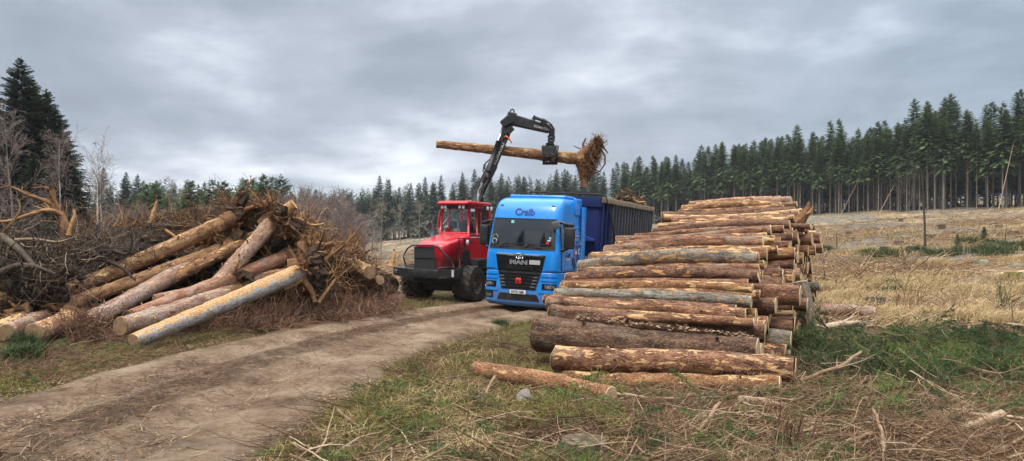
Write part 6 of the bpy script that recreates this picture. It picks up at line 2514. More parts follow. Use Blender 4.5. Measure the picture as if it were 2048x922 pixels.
# thick crooked limbs that stand out of the pile
def limb(seed, pts, r0, r1, label, mt='root', n=8, kids=5, name='broken_limb', tnt=.55):
    rng = np.random.default_rng(seed)
    pts = np.array([P3(*q) for q in pts])
    o0 = pts[0].copy()
    ts = np.linspace(0, len(pts) - 1, len(pts) * 3)
    P = np.stack([np.interp(ts, np.arange(len(pts)), pts[:, k]) for k in range(3)], 1) - o0
    P[1:-1] = (P[:-2] + P[2:] + 2 * P[1:-1]) / 4
    Rd = np.linspace(r0, r1, len(ts))
    g = MB()
    g.tube(P, Rd, n, 0, True, True, tnt, rng.uniform(.8, 1.2, n))
    if kids:
        P1, R1 = sprout(P[None], Rd[None], kids, .28, .9, .15, 5, .2, .02, .45, rng)
        V, F = tubes(P1, R1, 4)
        g.add(V, F, 0, False, tnt)
    o = g.build(name, M_[mt])
    o.location = o0
    return tag(o, label, 'limb', 'limbs standing out of the root pile')


FORK = [(132, 560, 19.2), (132, 500, 19.2), (131, 455, 19.2), (122, 428, 19.3), (108, 408, 19.3), (103, 372, 19.3)]
limb(701, FORK, .14, .05, 'forked dead tree with orange broken top standing up at the left of the pile', 'root', 10, 8, tnt=.5)
limb(702, [(124, 430, 19.3), (100, 418, 19.0), (60, 428, 18.8), (15, 444, 18.6), (-20, 440, 18.5)], .065, .025, 'long orange limb reaching left from the forked dead tree', 'root', 8, 7, tnt=.72)
limb(703, [(110, 412, 19.3), (88, 400, 19.3), (50, 388, 19.3), (22, 372, 19.3), (-8, 378, 19.3)], .06, .018, 'thin upper limb reaching left from the forked dead tree', 'root', 6, 8, tnt=.5)
limb(704, [(106, 380, 19.3), (90, 374, 19.3), (62, 376, 19.2)], .035, .012, 'short bare twig at the top of the forked dead tree', 'root', 5, 4, tnt=.6)
limb(705, [(138, 470, 19.1), (144, 448, 19.1), (150, 430, 19.1), (146, 416, 19.1)], .07, .02, 'orange splinter standing beside the forked dead tree', 'root', 6, 0, tnt=.95)
limb(706, [(0, 470, 18.6), (20, 450, 18.6), (42, 420, 18.6), (36, 395, 18.6)], .035, .012, 'pale thin limb curving up at the left edge', 'root', 5, 5, tnt=.75)
limb(707, [(303, 446, 22.9), (306, 430, 22.9), (310, 414, 22.9), (315, 398, 22.9)], .10, .015, 'tall orange splinter standing on the crest of the pile', 'root', 6, 0, tnt=1.0)
limb(708, [(545, 455, 21.6), (560, 432, 21.6), (574, 418, 21.6), (588, 407, 21.6)], .20, .17, 'thick yellow root stub pointing right at the pile summit', 'root', 9, 0, tnt=.92)
limb(709, [(480, 418, 22.4), (500, 425, 22.4), (512, 412, 22.4), (528, 402, 22.4), (540, 410, 22.4)], .05, .07, 'crooked brown root arching over the pile summit', 'root', 6, 4, tnt=.6)
limb(710, [(570, 440, 21.8), (598, 436, 21.8), (622, 452, 21.9), (648, 448, 22)], .055, .03, 'pale root curling right from the pile summit', 'root', 6, 5, tnt=.85)
limb(711, [(600, 492, 21.0), (630, 488, 20.8), (652, 492, 20.7), (668, 486, 20.6)], .14, .05, 'stout brown root pointing right above the silver-grey stem', 'root', 8, 4, tnt=.6)
limb(712, [(612, 560, 20.3), (606, 500, 20.4), (608, 480, 20.5)], .22, .10, 'upright brown root at the head of the silver-grey stem', 'root', 9, 4, tnt=.45)
limb(713, [(604, 556, 20.2), (624, 582, 20.2), (630, 604, 20.2)], .12, .05, 'brown root reaching down to the ground at the head of the silver-grey stem', 'root', 7, 3, tnt=.6)
limb(714, [(636, 606, 20.6), (655, 580, 20.9), (672, 556, 21.2)], .07, .03, 'pale straight root leaning at the right slope of the pile', 'root', 6, 2, tnt=.85)
limb(715, [(330, 460, 22.0), (346, 470, 22.0), (362, 486, 22.0)], .06, .05, 'orange root lying across the yellow stem', 'root', 6, 0, tnt=.9)
limb(716, [(420, 470, 22.6), (440, 455, 22.5), (468, 438, 22.5), (482, 430, 22.5)], .16, .12, 'thick orange-brown root below the pile summit', 'root', 8, 2, tnt=.8)
limb(717, [(170, 500, 19.2), (210, 520, 19.0), (245, 535, 18.8), (270, 560, 18.6)], .07, .03, 'black root sprawling over the end of the yellow stem', 'root_dark', 6, 8, tnt=.3)
limb(718, [(180, 505, 19.4), (225, 500, 19.2), (258, 512, 19.0), (266, 480, 19.0)], .06, .02, 'black branching root above the yellow stem', 'root_dark', 6, 8, tnt=.3)
limb(719, [(0, 470, 18.0), (40, 500, 17.8), (80, 545, 17.7), (70, 580, 17.7)], .10, .03, 'dark grey root curving down at the left edge', 'root_dark', 7, 8, tnt=.7)
limb(720, [(0, 545, 17.6), (35, 530, 17.6), (70, 532, 17.6), (110, 548, 17.6)], .09, .03, 'dark grey root running along the largest root plate', 'root_dark', 7, 8, tnt=.6)
limb(721, [(30, 480, 18.2), (70, 478, 18.2), (115, 486, 18.4), (150, 474, 18.5)], .05, .025, 'grey limb lying level behind the dark root plates', 'root_dark', 6, 6, tnt=.95)
limb(722, [(560, 466, 22.0), (600, 472, 21.8), (625, 482, 21.6)], .13, .12, 'stout broken root right of the pile summit', 'root', 8, 2, tnt=.65)
limb(723, [(650, 520, 22.0), (690, 490, 22.2), (715, 462, 22.4), (722, 452, 22.4)], .06, .02, 'thin root rising at the right slope of the pile', 'root', 6, 6, tnt=.5)
limb(724, [(695, 500, 23.0), (702, 470, 23.0), (700, 452, 23.0)], .08, .03, 'short upright root at the right of the pile', 'root', 6, 4, tnt=.65)
limb(725, [(782, 532, 23.6), (788, 515, 23.6), (788, 498, 23.6)], .10, .03, 'pale splinter standing left of the red machine bumper', 'root', 5, 0, tnt=1.0)

# dark earth and litter heaped under the stems (keeps daylight from showing through)
def heap(name, cs, mt, label, seed, cat='earth'):
    rng = np.random.default_rng(seed)
    g = MB()
    bm = bmesh.new()
    bmesh.ops.create_icosphere(bm, subdivisions=3, radius=1)
    W0 = np.array([q.co[:] for q in bm.verts])
    Ff = [[q.index for q in f.verts] for f in bm.faces]
    bm.free()
    o0 = P3(*cs[0][0])
    o0[2] = 0
    for q, sx_, sy_, sz_ in cs:
        c = P3(*q)
        W = W0 * (1 + .10 * rng.normal(0, 1, (len(W0), 1)))
        W = W * np.array([sx_, sy_, sz_]) + c - o0
        g.add(W, Ff, 0, False, rng.uniform(.1, .5))
    o = g.build(name, M_[mt])
    o.location = o0
    return tag(o, label, cat, None, 'stuff')


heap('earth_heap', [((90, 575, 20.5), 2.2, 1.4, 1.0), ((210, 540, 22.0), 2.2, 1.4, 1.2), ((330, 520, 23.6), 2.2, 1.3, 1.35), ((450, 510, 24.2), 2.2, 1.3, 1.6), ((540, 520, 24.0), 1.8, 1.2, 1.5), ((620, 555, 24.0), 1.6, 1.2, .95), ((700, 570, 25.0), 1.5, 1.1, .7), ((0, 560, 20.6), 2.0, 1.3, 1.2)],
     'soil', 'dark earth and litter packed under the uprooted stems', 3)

# tangle of loose fine roots over the whole pile
def tangle(name, cnt, mt, label, seed, region, Lr=(.4, 1.3), rr_=(.006, .016), tn=(0, 1), wig=.3, up=0.0, K=6):
    """region: list of (px, py, D, sx, sy, sz, weight): twig starts spread as ellipsoids there"""
    rng = np.random.default_rng(seed)
    wgt = np.array([q[6] for q in region], float)
    wgt /= wgt.sum()
    idx = rng.choice(len(region), cnt, p=wgt)
    C = np.array([P3(*q[:3]) for q in region])[idx]
    S = np.array([q[3:6] for q in region])[idx]
    d = unit(rng.normal(0, 1, (cnt, 3)))
    P0 = C + d * S * rng.uniform(.5, 1.05, (cnt, 1))
    P0[:, 2] = np.maximum(P0[:, 2], .02)
    Dd = unit(rng.normal(0, 1, (cnt, 3)) + np.array([0, 0, up]) + d * .5)
    P, Rd = grow(P0, Dd, rng.uniform(*Lr, cnt), rng.uniform(*rr_, cnt), K, wig, 0, .3, rng)
    P[..., 2] = np.maximum(P[..., 2], .01)
    V, F = tubes(P, Rd, 3)
    g = MB()
    o0 = np.array([C[:, 0].mean(), C[:, 1].mean(), 0])
    g.add(V - o0, F, 0, False, np.repeat(rng.uniform(tn[0], tn[1], cnt), K * 3))
    o = g.build(name, M_[mt])
    o.location = o0
    return tag(o, label, name.replace('_', ' '), None, 'stuff')


PILE = [(230, 470, 22.5, 1.1, .8, .6, 1), (330, 465, 23, 1.3, .8, .6, 1.3), (420, 462, 23.3, 1.3, .8, .8, 1.5), (510, 450, 23.2, 1.2, .8, .8, 1.5), (590, 470, 22.8, 1.0, .8, .8, 1.2),
        (650, 520, 22.8, 1.1, .9, .9, 1.6), (700, 545, 23.6, 1.2, .9, .8, 1.5), (620, 570, 21.6, .9, .6, .5, .8), (180, 500, 21, 1.0, .8, .6, .7), (480, 500, 22.6, 1.3, .6, .7, .8)]
tangle('fine_roots', 2600, 'root', 'tangle of fine brown roots and broken branches over the uprooted pile', 21, PILE)
tangle('dark_fine_roots', 1500, 'root_dark', 'tangle of dark grey roots hanging at the left of the pile', 22,
       [(40, 540, 18.2, 1.1, .7, .8, 1.5), (110, 545, 18.2, .9, .6, .7, 1.2), (0, 485, 19, 1.0, .7, .7, 1), (170, 515, 19.2, .9, .6, .6, 1), (130, 480, 19.5, .8, .6, .5, .7), (240, 500, 19.6, .9, .5, .5, .6)], (.3, 1.0), (.006, .018), (.1, 1))
tangle('red_brown_brash', 5200, 'twig_red', 'heap of red-brown dead brash at the foot of the root pile', 23,
       [(600, 628, 20.8, 2.2, .8, .22, 2), (700, 620, 22.0, 1.8, .9, .25, 1.5), (480, 655, 18.8, 1.6, .7, .2, 1.2), (745, 604, 23.2, .8, .6, .15, .7), (175, 655, 16.6, .7, .5, .3, .5), (540, 640, 20.0, 1.2, .6, .2, 1)],
       (.25, .9), (.005, .011), (0, 1), .35)

# ------------------------------------------------------------------ the lifted stem with its root plate and the load on the trailer
rt = empty('lifted_uprooted_stem', tuple(P3(1100, 312, 30.4)))
a, b = P3(873, 288, 29.9), P3(1165, 319, 30.7)
L = float(np.linalg.norm(b - a))
st = make_log(800, L, .150, .235, 'bark_orange', 'cut', name='stem', segs=40, n=18, knots=14, bend=.004)
aim(st, a, b)
st.location = Vector((a + b) / 2 - np.array(rt.location))
st.parent = rt
rngl = np.random.default_rng(77)
off_ = P3(1180, 322, 30.8) - np.array(rt.location)
for k, (q, Rp, sq, mn) in enumerate([((1184, 305, 30.8), .52, (.5, 1, 1), 26), ((1194, 288, 30.8), .42, (.6, 1, 1), 18), ((1176, 332, 30.8), .46, (.5, 1, 1), 20), ((1171, 350, 30.8), .36, (.5, 1, 1), 16)]):
    r_ = root_mass(rngl, None, (1, .15, 0), Rp, mn, .055, 6, 5, flare=.25, wig=.28, parent=rt, squash=sq, soil=.5)
    for ch in rt.children:
        if (ch.name.startswith('roots') or ch.name.startswith('clinging')) and ch.location.length == 0:
            ch.location = Vector(P3(*q) - np.array(rt.location))
g = MB()
nh = 1500
C_ = P3(1181, 320, 30.8) - np.array(rt.location)
u_ = unit(rngl.normal(0, 1, (nh, 3)))
S_ = C_ + u_ * rngl.uniform(.3, 1, (nh, 1)) * np.array([.33, .5, .95])
S_[:, 0] += (S_[:, 2] - C_[2]) * .34
P_, R_ = grow(S_, u_ + rngl.normal(0, .7, (nh, 3)) + np.array([0, 0, -.35]), rngl.uniform(.12, .55, nh) * rngl.uniform(.5, 1.2, nh), rngl.uniform(.006, .017, nh), 6, .3, -.05, .3, rngl)
V, F = tubes(P_, R_, 3)
g.add(V, F, 0, False, np.repeat(rngl.uniform(.05, .85, nh), 18))
hr = g.build('hair_roots', M_['root'], rt)
hr['kind'] = 'stuff'
g = MB()
for pts, r0, r1 in [([(1150, 312, 30.7), (1160, 326, 30.7), (1166, 345, 30.7), (1170, 374, 30.7)], .24, .12), ([(1160, 312, 30.7), (1180, 296, 30.7), (1192, 275, 30.7)], .20, .06),
                    ([(1190, 275, 30.7), (1202, 280, 30.7), (1208, 296, 30.7), (1216, 306, 30.7)], .05, .03), ([(1200, 296, 30.7), (1210, 312, 30.7), (1210, 328, 30.7), (1200, 342, 30.7), (1188, 348, 30.7)], .045, .02),
                    ([(1168, 300, 30.7), (1166, 288, 30.7), (1172, 276, 30.7)], .08, .02), ([(1162, 298, 30.6), (1152, 294, 30.6), (1147, 291, 30.6)], .03, .012)]:
    g.tube([P3(*q) - np.array(rt.location) for q in pts], np.linspace(r0, r1, len(pts)), 8, 0, True, True, .45)
g.build('main_root', M_['root'], rt)
tag(rt, 'brown stem with a hairy root plate, held in the air by the crane grapple', 'uprooted tree')
for k, (q, Rp, lab) in enumerate([((1255, 392, 33.2), .42, 'orange-brown root lump on top of the trailer load, the taller one'), ((1240, 398, 32.2), .30, 'small root lump on the trailer left of the taller one'), ((1276, 403, 35.2), .40, 'root piece hanging over the far top edge of the trailer')]):
    root_stump(820 + k, P3(*q), Rp, (.2, -.5, .8), lab, trunk_len=.35, tr=.12, main=12, thick=.09, sub=3, fine=2, group='root lumps on the trailer', soil=.9)
limb(830, [(1262, 398, 33.5), (1274, 406, 34.0), (1290, 404, 34.4)], .09, .05, 'stout root arm lying on the trailer edge pointing right', 'root', 7, 2, tnt=.8)

# ------------------------------------------------------------------ ground cover
def sample(rng, n, x0, x1, y0, y1, dens=None, track_clear=2.15):
    """ground places seen within a stretch of the photograph; dens(x, y) in 0..1 thins them out"""
    out_x, out_y = [], []
    tot = 0
    for _ in range(60):
        px = rng.uniform(x0, x1, n)
        py = rng.uniform(y0, y1, n)
        D_ = 3300.0 / (py - 480)
        x = (px - 1024) / FPX * D_
        keep = np.ones(n, bool)
        if track_clear is not None:
            keep &= np.abs(lateral(x, D_)) > track_clear + .35 * vnoise(x, D_, 1.1)
        if dens is not None:
            keep &= rng.uniform(0, 1, n) < dens(x, D_)
        out_x.append(x[keep])
        out_y.append(D_[keep])
        tot += keep.sum()
        if tot >= n:
            break
    x = np.concatenate(out_x)[:n]
    y = np.concatenate(out_y)[:n]
    return x, y, H(x, y)


def nmask(s, a, b, off=0.0):
    return lambda x, y: np.clip((vnoise(x + off, y + off, s) * .6 + vnoise(x + off, y - off, s * .37) * .4 - a) / (b - a), 0, 1)


def in_stack(x, y):
    """inside the footprint of the log stack"""
    xr = 3.9 + .475 * (y - 12)
    return (y > 11.6 + .35 * (3.9 - x) * 0) & (y + (x - xr) * .36 > 11.4) & (x < xr + .1) & (x > xr - 3.5) & (y < 27)


def finish_stuff(g, name, mt, label):
    o = g.build(name, M_[mt])
    return tag(o, label, name.replace('_', ' '), None, 'stuff')


def twig_layer(name, mt, label, x, y, z, rng, L=(.2, .8), r=(.003, .008), flat=.25, K=5, wig=.22, tn=(0, 1), lift=.01, n=3, headings=None):
    N = len(x)
    az = rng.uniform(0, 2 * np.pi, N) if headings is None else rng.normal(headings, .6, N)
    S = np.stack([x, y, z + rng.uniform(0, .05, N) + lift], 1)
    D_ = np.stack([np.cos(az), np.sin(az), rng.normal(0.02, flat, N)], 1)
    P, Rd = grow(S, D_, rng.uniform(L[0], L[1], N) ** 1.0, rng.uniform(r[0], r[1], N), K, wig, 0, .35, rng)
    P[..., 2] = np.maximum(P[..., 2], z[:, None] + .004)
    V, F = tubes(P, Rd, n)
    g = MB()
    g.add(V, F, 0, False, np.repeat(rng.uniform(tn[0], tn[1], N), K * n))
    return finish_stuff(g, name, mt, label)


def blades(x, y, z, rng, h=(.08, .25), w=.006, lean=.5, bend=.5, az0=None, azs=3.0, tn=(0, 1), clump=None):
    """grass blades as two-segment tapering strips"""
    N = len(x)
    az = rng.uniform(0, 2 * np.pi, N) if az0 is None else rng.normal(az0, azs, N)
    hh = rng.uniform(h[0], h[1], N)
    ln_ = rng.uniform(.2, 1, N) * lean
    d = np.stack([np.cos(az), np.sin(az)], 1)
    wa = rng.uniform(0, np.pi, N)
    wv = np.stack([np.cos(wa), np.sin(wa), 0 * wa], 1) * (w * rng.uniform(.6, 1.4, N))[:, None]
    B = np.stack([x, y, z - .01], 1)
    M1 = B + np.concatenate([d * (hh * ln_ * .4)[:, None], (hh * .6)[:, None]], 1)
    T = B + np.concatenate([d * (hh * (ln_ + bend * ln_))[:, None], (hh * (1 - .45 * ln_ * bend))[:, None]], 1)
    V = np.stack([B - wv, B + wv, M1 + wv * .7, M1 - wv * .7, T], 1).reshape(-1, 3)
    b = (np.arange(N) * 5)[:, None]
    F4 = b + np.array([[0, 1, 2, 3]])
    F3 = b + np.array([[3, 2, 4]])
    t = np.repeat(rng.uniform(tn[0], tn[1], N) if clump is None else clump, 5)
    return V, F4, F3, t


def grass_obj(name, mt, label, parts):
    g = MB()
    for V, F4, F3, t in parts:
        b = g.n
        g.add(V, F4, 0, False, t)
        g.F.append((F3 + b, 0, False))
    return finish_stuff(g, name, mt, label)


rg = np.random.default_rng(1234)
_la, _lb = P3(953, 752, 11.9)[:2], P3(1222, 808, 10.25)[:2]
_lc, _ld = P3(1128, 770, 11.9)[:2], P3(1562, 785, 10.45)[:2]


def near_log(x, y):
    r_ = np.zeros(np.shape(x), bool)
    for a, b, w in ((_la, _lb, .28), (_lc, _ld, .24)):
        q = np.stack([x, y], -1) - a
        d = b - a
        t = np.clip((q @ d) / (d @ d), 0, 1)
        r_ |= np.linalg.norm(q - t[..., None] * d, axis=-1) < w
    return r_


notstack = lambda f: (lambda x, y: f(x, y) * (~in_stack(x, y)) * (~near_log(x, y)))
one = lambda x, y: np.ones_like(x)

# moss and short grass along the track edges and in patches
def edge_moss(x, y):
    l = np.abs(lateral(x, y))
    e = np.exp(-((l - 3.0) / .9) ** 2) * .9
    m_ = nmask(1.4, .0, .45)(x, y)
    right = (x > .0) * .35 + (x <= 0) * 1.0
    return np.clip(e * .8 * right + m_ * .45 * right, 0, 1) * (~in_stack(x, y))


x, y, z = sample(rg, 70000, -60, 2110, 560, 960, edge_moss, 1.95)
c = np.clip(.5 + .35 * vnoise(x, y, .8) + rg.normal(0, .16, len(x)), 0, 1)
p1_ = blades(x, y, z, rg, (.02, .085), .005, .9, .6, clump=c)
x, y, z = sample(rg, 15000, 380, 1250, 640, 960, notstack(nmask(.9, .05, .5, 3.0)), 2.3)
c = np.clip(.55 + .3 * vnoise(x, y, .6) + rg.normal(0, .2, len(x)), 0, 1)
p2_ = blades(x, y, z, rg, (.06, .20), .005, 1.0, .8, clump=c)
grass_obj('short_grass', 'moss', 'mossy green grass along the edges of the dirt track', [p1_, p2_])

# straw grass ------------------------------------------------------------
parts = []
x, y, z = sample(rg, 24000, 1600, 2120, 505, 660, nmask(2.6, .0, .25, 9.0), None)
c = np.clip(.6 + .25 * vnoise(x, y, 1.4) + rg.normal(0, .15, len(x)), 0, 1)
parts.append(blades(x, y, z, rg, (.18, .50), .010, 1.2, .9, az0=.3, azs=.7, clump=c))
x, y, z = sample(rg, 3000, 380, 1000, 620, 960, notstack(nmask(.7, .1, .6, 15.0)), 2.2)
parts.append(blades(x, y, z, rg, (.06, .26), .005, 1.2, .9, tn=(.3, 1)))
# sloping field: tussocks out to the forest
N = 52000
D_ = 1 / rg.uniform(1 / 118, 1 / 26, N)
pxs = rg.uniform(1560, 2150, N)
x, y = (pxs - 1024) / FPX * D_, D_
m_ = rg.uniform(0, 1, N) < np.clip((vnoise(x * .7, y, 4.2) * .6 + vnoise(x, y, 1.5) * .4 - .04) / .28, 0, 1)
x, y = x[m_], y[m_]
c = np.clip(.55 + .3 * vnoise(x, y, 3) + rg.normal(0, .15, len(x)), 0, 1)
parts.append(blades(x, y, H(x, y), rg, (.16, .42), .022, 1.2, .9, az0=.2, azs=1.0, clump=c))
# tall clumps
for (px, py, hh, n_) in [(1700, 640, .75, 500), (1690, 600, .6, 500), (1760, 610, .6, 300), (1980, 600, .6, 700), (2030, 615, .6, 600), (1930, 585, .5, 500), (1880, 600, .5, 400), (1868, 535, .7, 500), (1660, 560, .5, 300), (1745, 575, .6, 300), (2010, 560, .5, 400), (1650, 620, .55, 400), (600, 655, .2, 160), (890, 612, .35, 260), (850, 625, .2, 200), (1820, 650, .45, 200)]:
    q = ground_at(px, py)
    x = q[0] + rg.normal(0, .35, n_)
    y = q[1] + rg.normal(0, .35, n_)
    parts.append(blades(x, y, H(x, y), rg, (hh * .4, hh), .008, 1.0, .9, az0=.2, azs=.6, tn=(.35, 1)))
grass_obj('straw_grass', 'straw', 'dry straw-coloured grass over the clear-felled field', parts)

# green rushes
RUSH = [(1772, 520, .9, 1.2), (1935, 490, .7, 1.0), (1990, 512, .8, 1.0), (2010, 500, .7, .9), (1900, 512, .6, 1.0), (1872, 516, .6, .9), (1960, 505, .6, .8), (1840, 508, .6, .8), (1735, 510, .5, .8), (1650, 505, .6, .8),
        (1790, 590, .4, .7), (1780, 575, .4, .6), (2040, 500, .7, .9), (1985, 490, .5, .8), (50, 700, .5, .35), (60, 720, .45, .3), (30, 725, .4, .35), (1000, 655, .3, .3)]
for k, (px, py, hh, sp_) in enumerate(RUSH):
    q = ground_at(px, py)
    n_ = 420
    xr_, yr_ = rg.normal(0, sp_ * .35, n_), rg.normal(0, sp_ * .3, n_)
    x, y = q[0] + xr_, q[1] + yr_
    V, F4, F3, t = blades(x, y, H(x, y), rg, (hh * .45, hh), .007 if q[1] < 25 else .014, .7, .5, tn=(.1, 1))
    g = MB()
    g.add(V - q, F4, 0, False, t)
    g.F.append((F3, 0, False))
    o = g.build('rush_clump', M_['rush'])
    o.location = q
    where = 'at the left edge beside the track' if px < 200 else ('near the truck side of the track' if px < 1200 else ('in the middle distance of the right field' if py < 530 else 'close beyond the log stack in the field'))
    tag(o, 'clump of dark green rushes ' + where, 'plant', 'rush clumps ' + where)

# twigs and brash ---------------------------------------------------------
x, y, z = sample(rg, 21000, -60, 2110, 600, 985, notstack(lambda a, b: .25 + .75 * nmask(1.2, -.2, .3, 5.0)(a, b)), 2.35)
twig_layer('twig_litter', 'twig', 'brown and grey twigs littering the ground beside the track', x, y, z, rg, (.10, .45), (.002, .005), .07, 5, .16, (0, .8))
x, y, z = sample(rg, 5200, 520, 2110, 690, 1000, notstack(lambda a, b: np.clip(nmask(.9, -.3, .3, 8.0)(a, b), .15, 1)), 2.6)
twig_layer('brash', 'twig', 'dead branches and brash strewn over the foreground', x, y, z, rg, (.25, .95), (.003, .008), .06, 7, .13, (0, .75), lift=.03)
x, y, z = sample(rg, 5000, 1300, 2110, 780, 1000, lambda a, b: np.clip(nmask(.8, -.1, .3, 18.0)(a, b), .1, 1), None)
twig_layer('fine_grey_brash', 'twig', 'fine pale grey brash in the right foreground', x, y, z, rg, (.2, .7), (.002, .0045), .10, 7, .22, (.3, 1), .04)
x, y, z = sample(rg, 6000, -60, 900, 615, 760, one, 2.3)
twig_layer('needle_litter', 'twig_red', 'red-brown needles and fine twigs at the foot of the root pile', x, y, z, rg, (.15, .5), (.002, .006), .2)
# brash on the field
x, y, z = sample(rg, 4500, 1560, 2110, 500, 660, lambda a, b: np.clip(nmask(2.0, -.1, .3, 28.0)(a, b), .1, 1), None)
twig_layer('field_brash', 'twig', 'weathered grey brash lying on the field behind the stack', x, y, z, rg, (.4, 1.6), (.008, .022), .16, 6, .2, (.5, 1))
N = 15000
D_ = 1 / rg.uniform(1 / 112, 1 / 32, N)
pxs = rg.uniform(1560, 2150, N)
x, y = (pxs - 1024) / FPX * D_, D_
m_ = rg.uniform(0, 1, N) < np.clip((vnoise(x * .6 + 40, y + 40, 5) + .3) / .5, 0.05, 1)
x, y = x[m_], y[m_]
twig_layer('far_brash', 'twig', 'grey brash lying in bands over the rising clear-fell', x, y, H(x, y), rg, (.5, 2.4), (.012, .035), .10, 5, .15, (.35, 1))
# left field beyond the pile, between the pile and the red machine
N = 3500
D_ = 1 / rg.uniform(1 / 190, 1 / 34, N)
pxs = rg.uniform(690, 900, N)
x, y = (pxs - 1024) / FPX * D_, D_
twig_layer('left_field_brash', 'twig', 'grey brash lying on the clear-fell left of the red machine', x, y, H(x, y), rg, (.6, 2.2), (.014, .035), .10, 5, .15, (.5, 1))

x, y, z = sample(rg, 560, 600, 2110, 760, 1000, notstack(lambda a, b: .15 + .85 * nmask(1.3, -.2, .3, 61.0)(a, b)), 2.7)
twig_layer('broken_branches', 'stick', 'coarse brown broken branches strewn over the foreground', x, y, z, rg, (.35, 1.1), (.007, .018), .04, 8, .10, (.0, .8), .02, 5)
x, y, z = sample(rg, 90, 1560, 2110, 650, 800, one, None)
twig_layer('heap_branches', 'stick', 'grey-brown branches sticking out of the green heap', x, y, z + .12, rg, (.3, 1.1), (.004, .010), .2, 7, .14, (.1, .8), .1, 5)
# chips, bark scraps and stones on the track
def flakes(name, mt, label, x, y, z, rng, s=(.008, .035), thick=.3, tn=(0, 1)):
    N = len(x)
    a = rng.uniform(0, 2 * np.pi, N)
    l = rng.uniform(s[0], s[1], N)
    w_ = l * rng.uniform(.25, .8, N)
    h = l * thick * rng.uniform(.4, 1, N)
    u = np.stack([np.cos(a), np.sin(a), rng.normal(0, .2, N)], 1)
    v = np.stack([-np.sin(a), np.cos(a), rng.normal(0, .2, N)], 1)
    C = np.stack([x, y, z + h * .4], 1)
    up_ = np.array([0, 0, 1.])
    V = np.stack([C - u * l[:, None], C + v * w_[:, None], C + u * l[:, None], C - v * w_[:, None], C + up_ * h[:, None] + u * (l * .3)[:, None]], 1).reshape(-1, 3)
    b = (np.arange(N) * 5)[:, None]
    F = np.concatenate([b + np.array([[q]]).reshape(1, 3) for q in ([0, 3, 4], [3, 2, 4], [2, 1, 4], [1, 0, 4])])
    g = MB()
    g.add(V, F, 0, False, np.repeat(rng.uniform(tn[0], tn[1], N), 5))
    return finish_stuff(g, name, mt, label)


def track_pts(n, spread, mask=None):
    px = rg.uniform(-80, 1150, n * 3)
    py = rg.uniform(612, 985, n * 3)
    D_ = 3300 / (py - 480)
    x = (px - 1024) / FPX * D_
    l = lateral(x, D_)
    k = (np.abs(l) < spread)
    if mask is not None:
        k &= rg.uniform(0, 1, len(x)) < mask(x, D_)
    x, y = x[k][:n], D_[k][:n]
    return x, y, H0(x, y) + .012 * vnoise(x, y, .28) + .02 * vnoise(x, y, 1.1) - .035 + .03


x, y, z = track_pts(11000, 2.6, nmask(1.3, -.6, .4))
flakes('wood_chips', 'chip', 'wood chips and bark scraps scattered over the dirt track', x, y, z - .005, rg, (.006, .030), .35, (0, .9))
x, y, z = track_pts(3500, 2.5)
flakes('gravel', 'pebble', 'small grey stones pressed into the dirt track', x, y, z - .008, rg, (.005, .018), .9)
x, y, z = track_pts(3200, 2.6, nmask(1.0, -.3, .5))
twig_layer('track_twigs', 'twig', 'short dark twigs lying on the dirt track', x, y, z, rg, (.05, .32), (.002, .006), .05)
# dark litter in the middle of the track
t_s = rg.uniform(20, 330, 11000).astype(int)
l_ = rg.normal(-.15, .30, 11000)
x, y = TC[t_s, 0] + TN[t_s, 0] * l_, TC[t_s, 1] + TN[t_s, 1] * l_
k = rg.uniform(0, 1, len(x)) < nmask(1.2, -.3, .2, 2.0)(x, y)
x, y = x[k], y[k]
twig_layer('track_litter', 'twig_red', 'strip of dark litter down the middle of the dirt track', x, y, H0(x, y) + .005, rg, (.04, .2), (.0025, .006), .12, tn=(.1, .9))
x, y, z = sample(rg, 7000, 700, 2110, 640, 985, notstack(nmask(.7, -.1, .5, 50.0)), 2.6)
flakes('bark_scraps', 'chip', 'bark scraps and splinters among the brash', x, y, z + .01, rg, (.01, .05), .3, (0, .9))
# splinters lying on top of the thick front log
q0, q1 = P3(1150, 633, 12.5), P3(1500, 672, 11.5)
f = rg.uniform(0, 1, 260)
b_ = q0 + (q1 - q0) * f[:, None]
x = b_[:, 0] + rg.normal(0, .04, 260)
y = b_[:, 1] + rg.normal(0, .10, 260)
flakes('splinters', 'chip', 'pale splinters lying on the thick front log', x, y, b_[:, 2] + rg.normal(.0, .02, 260), rg, (.008, .045), .4, (.1, 1))


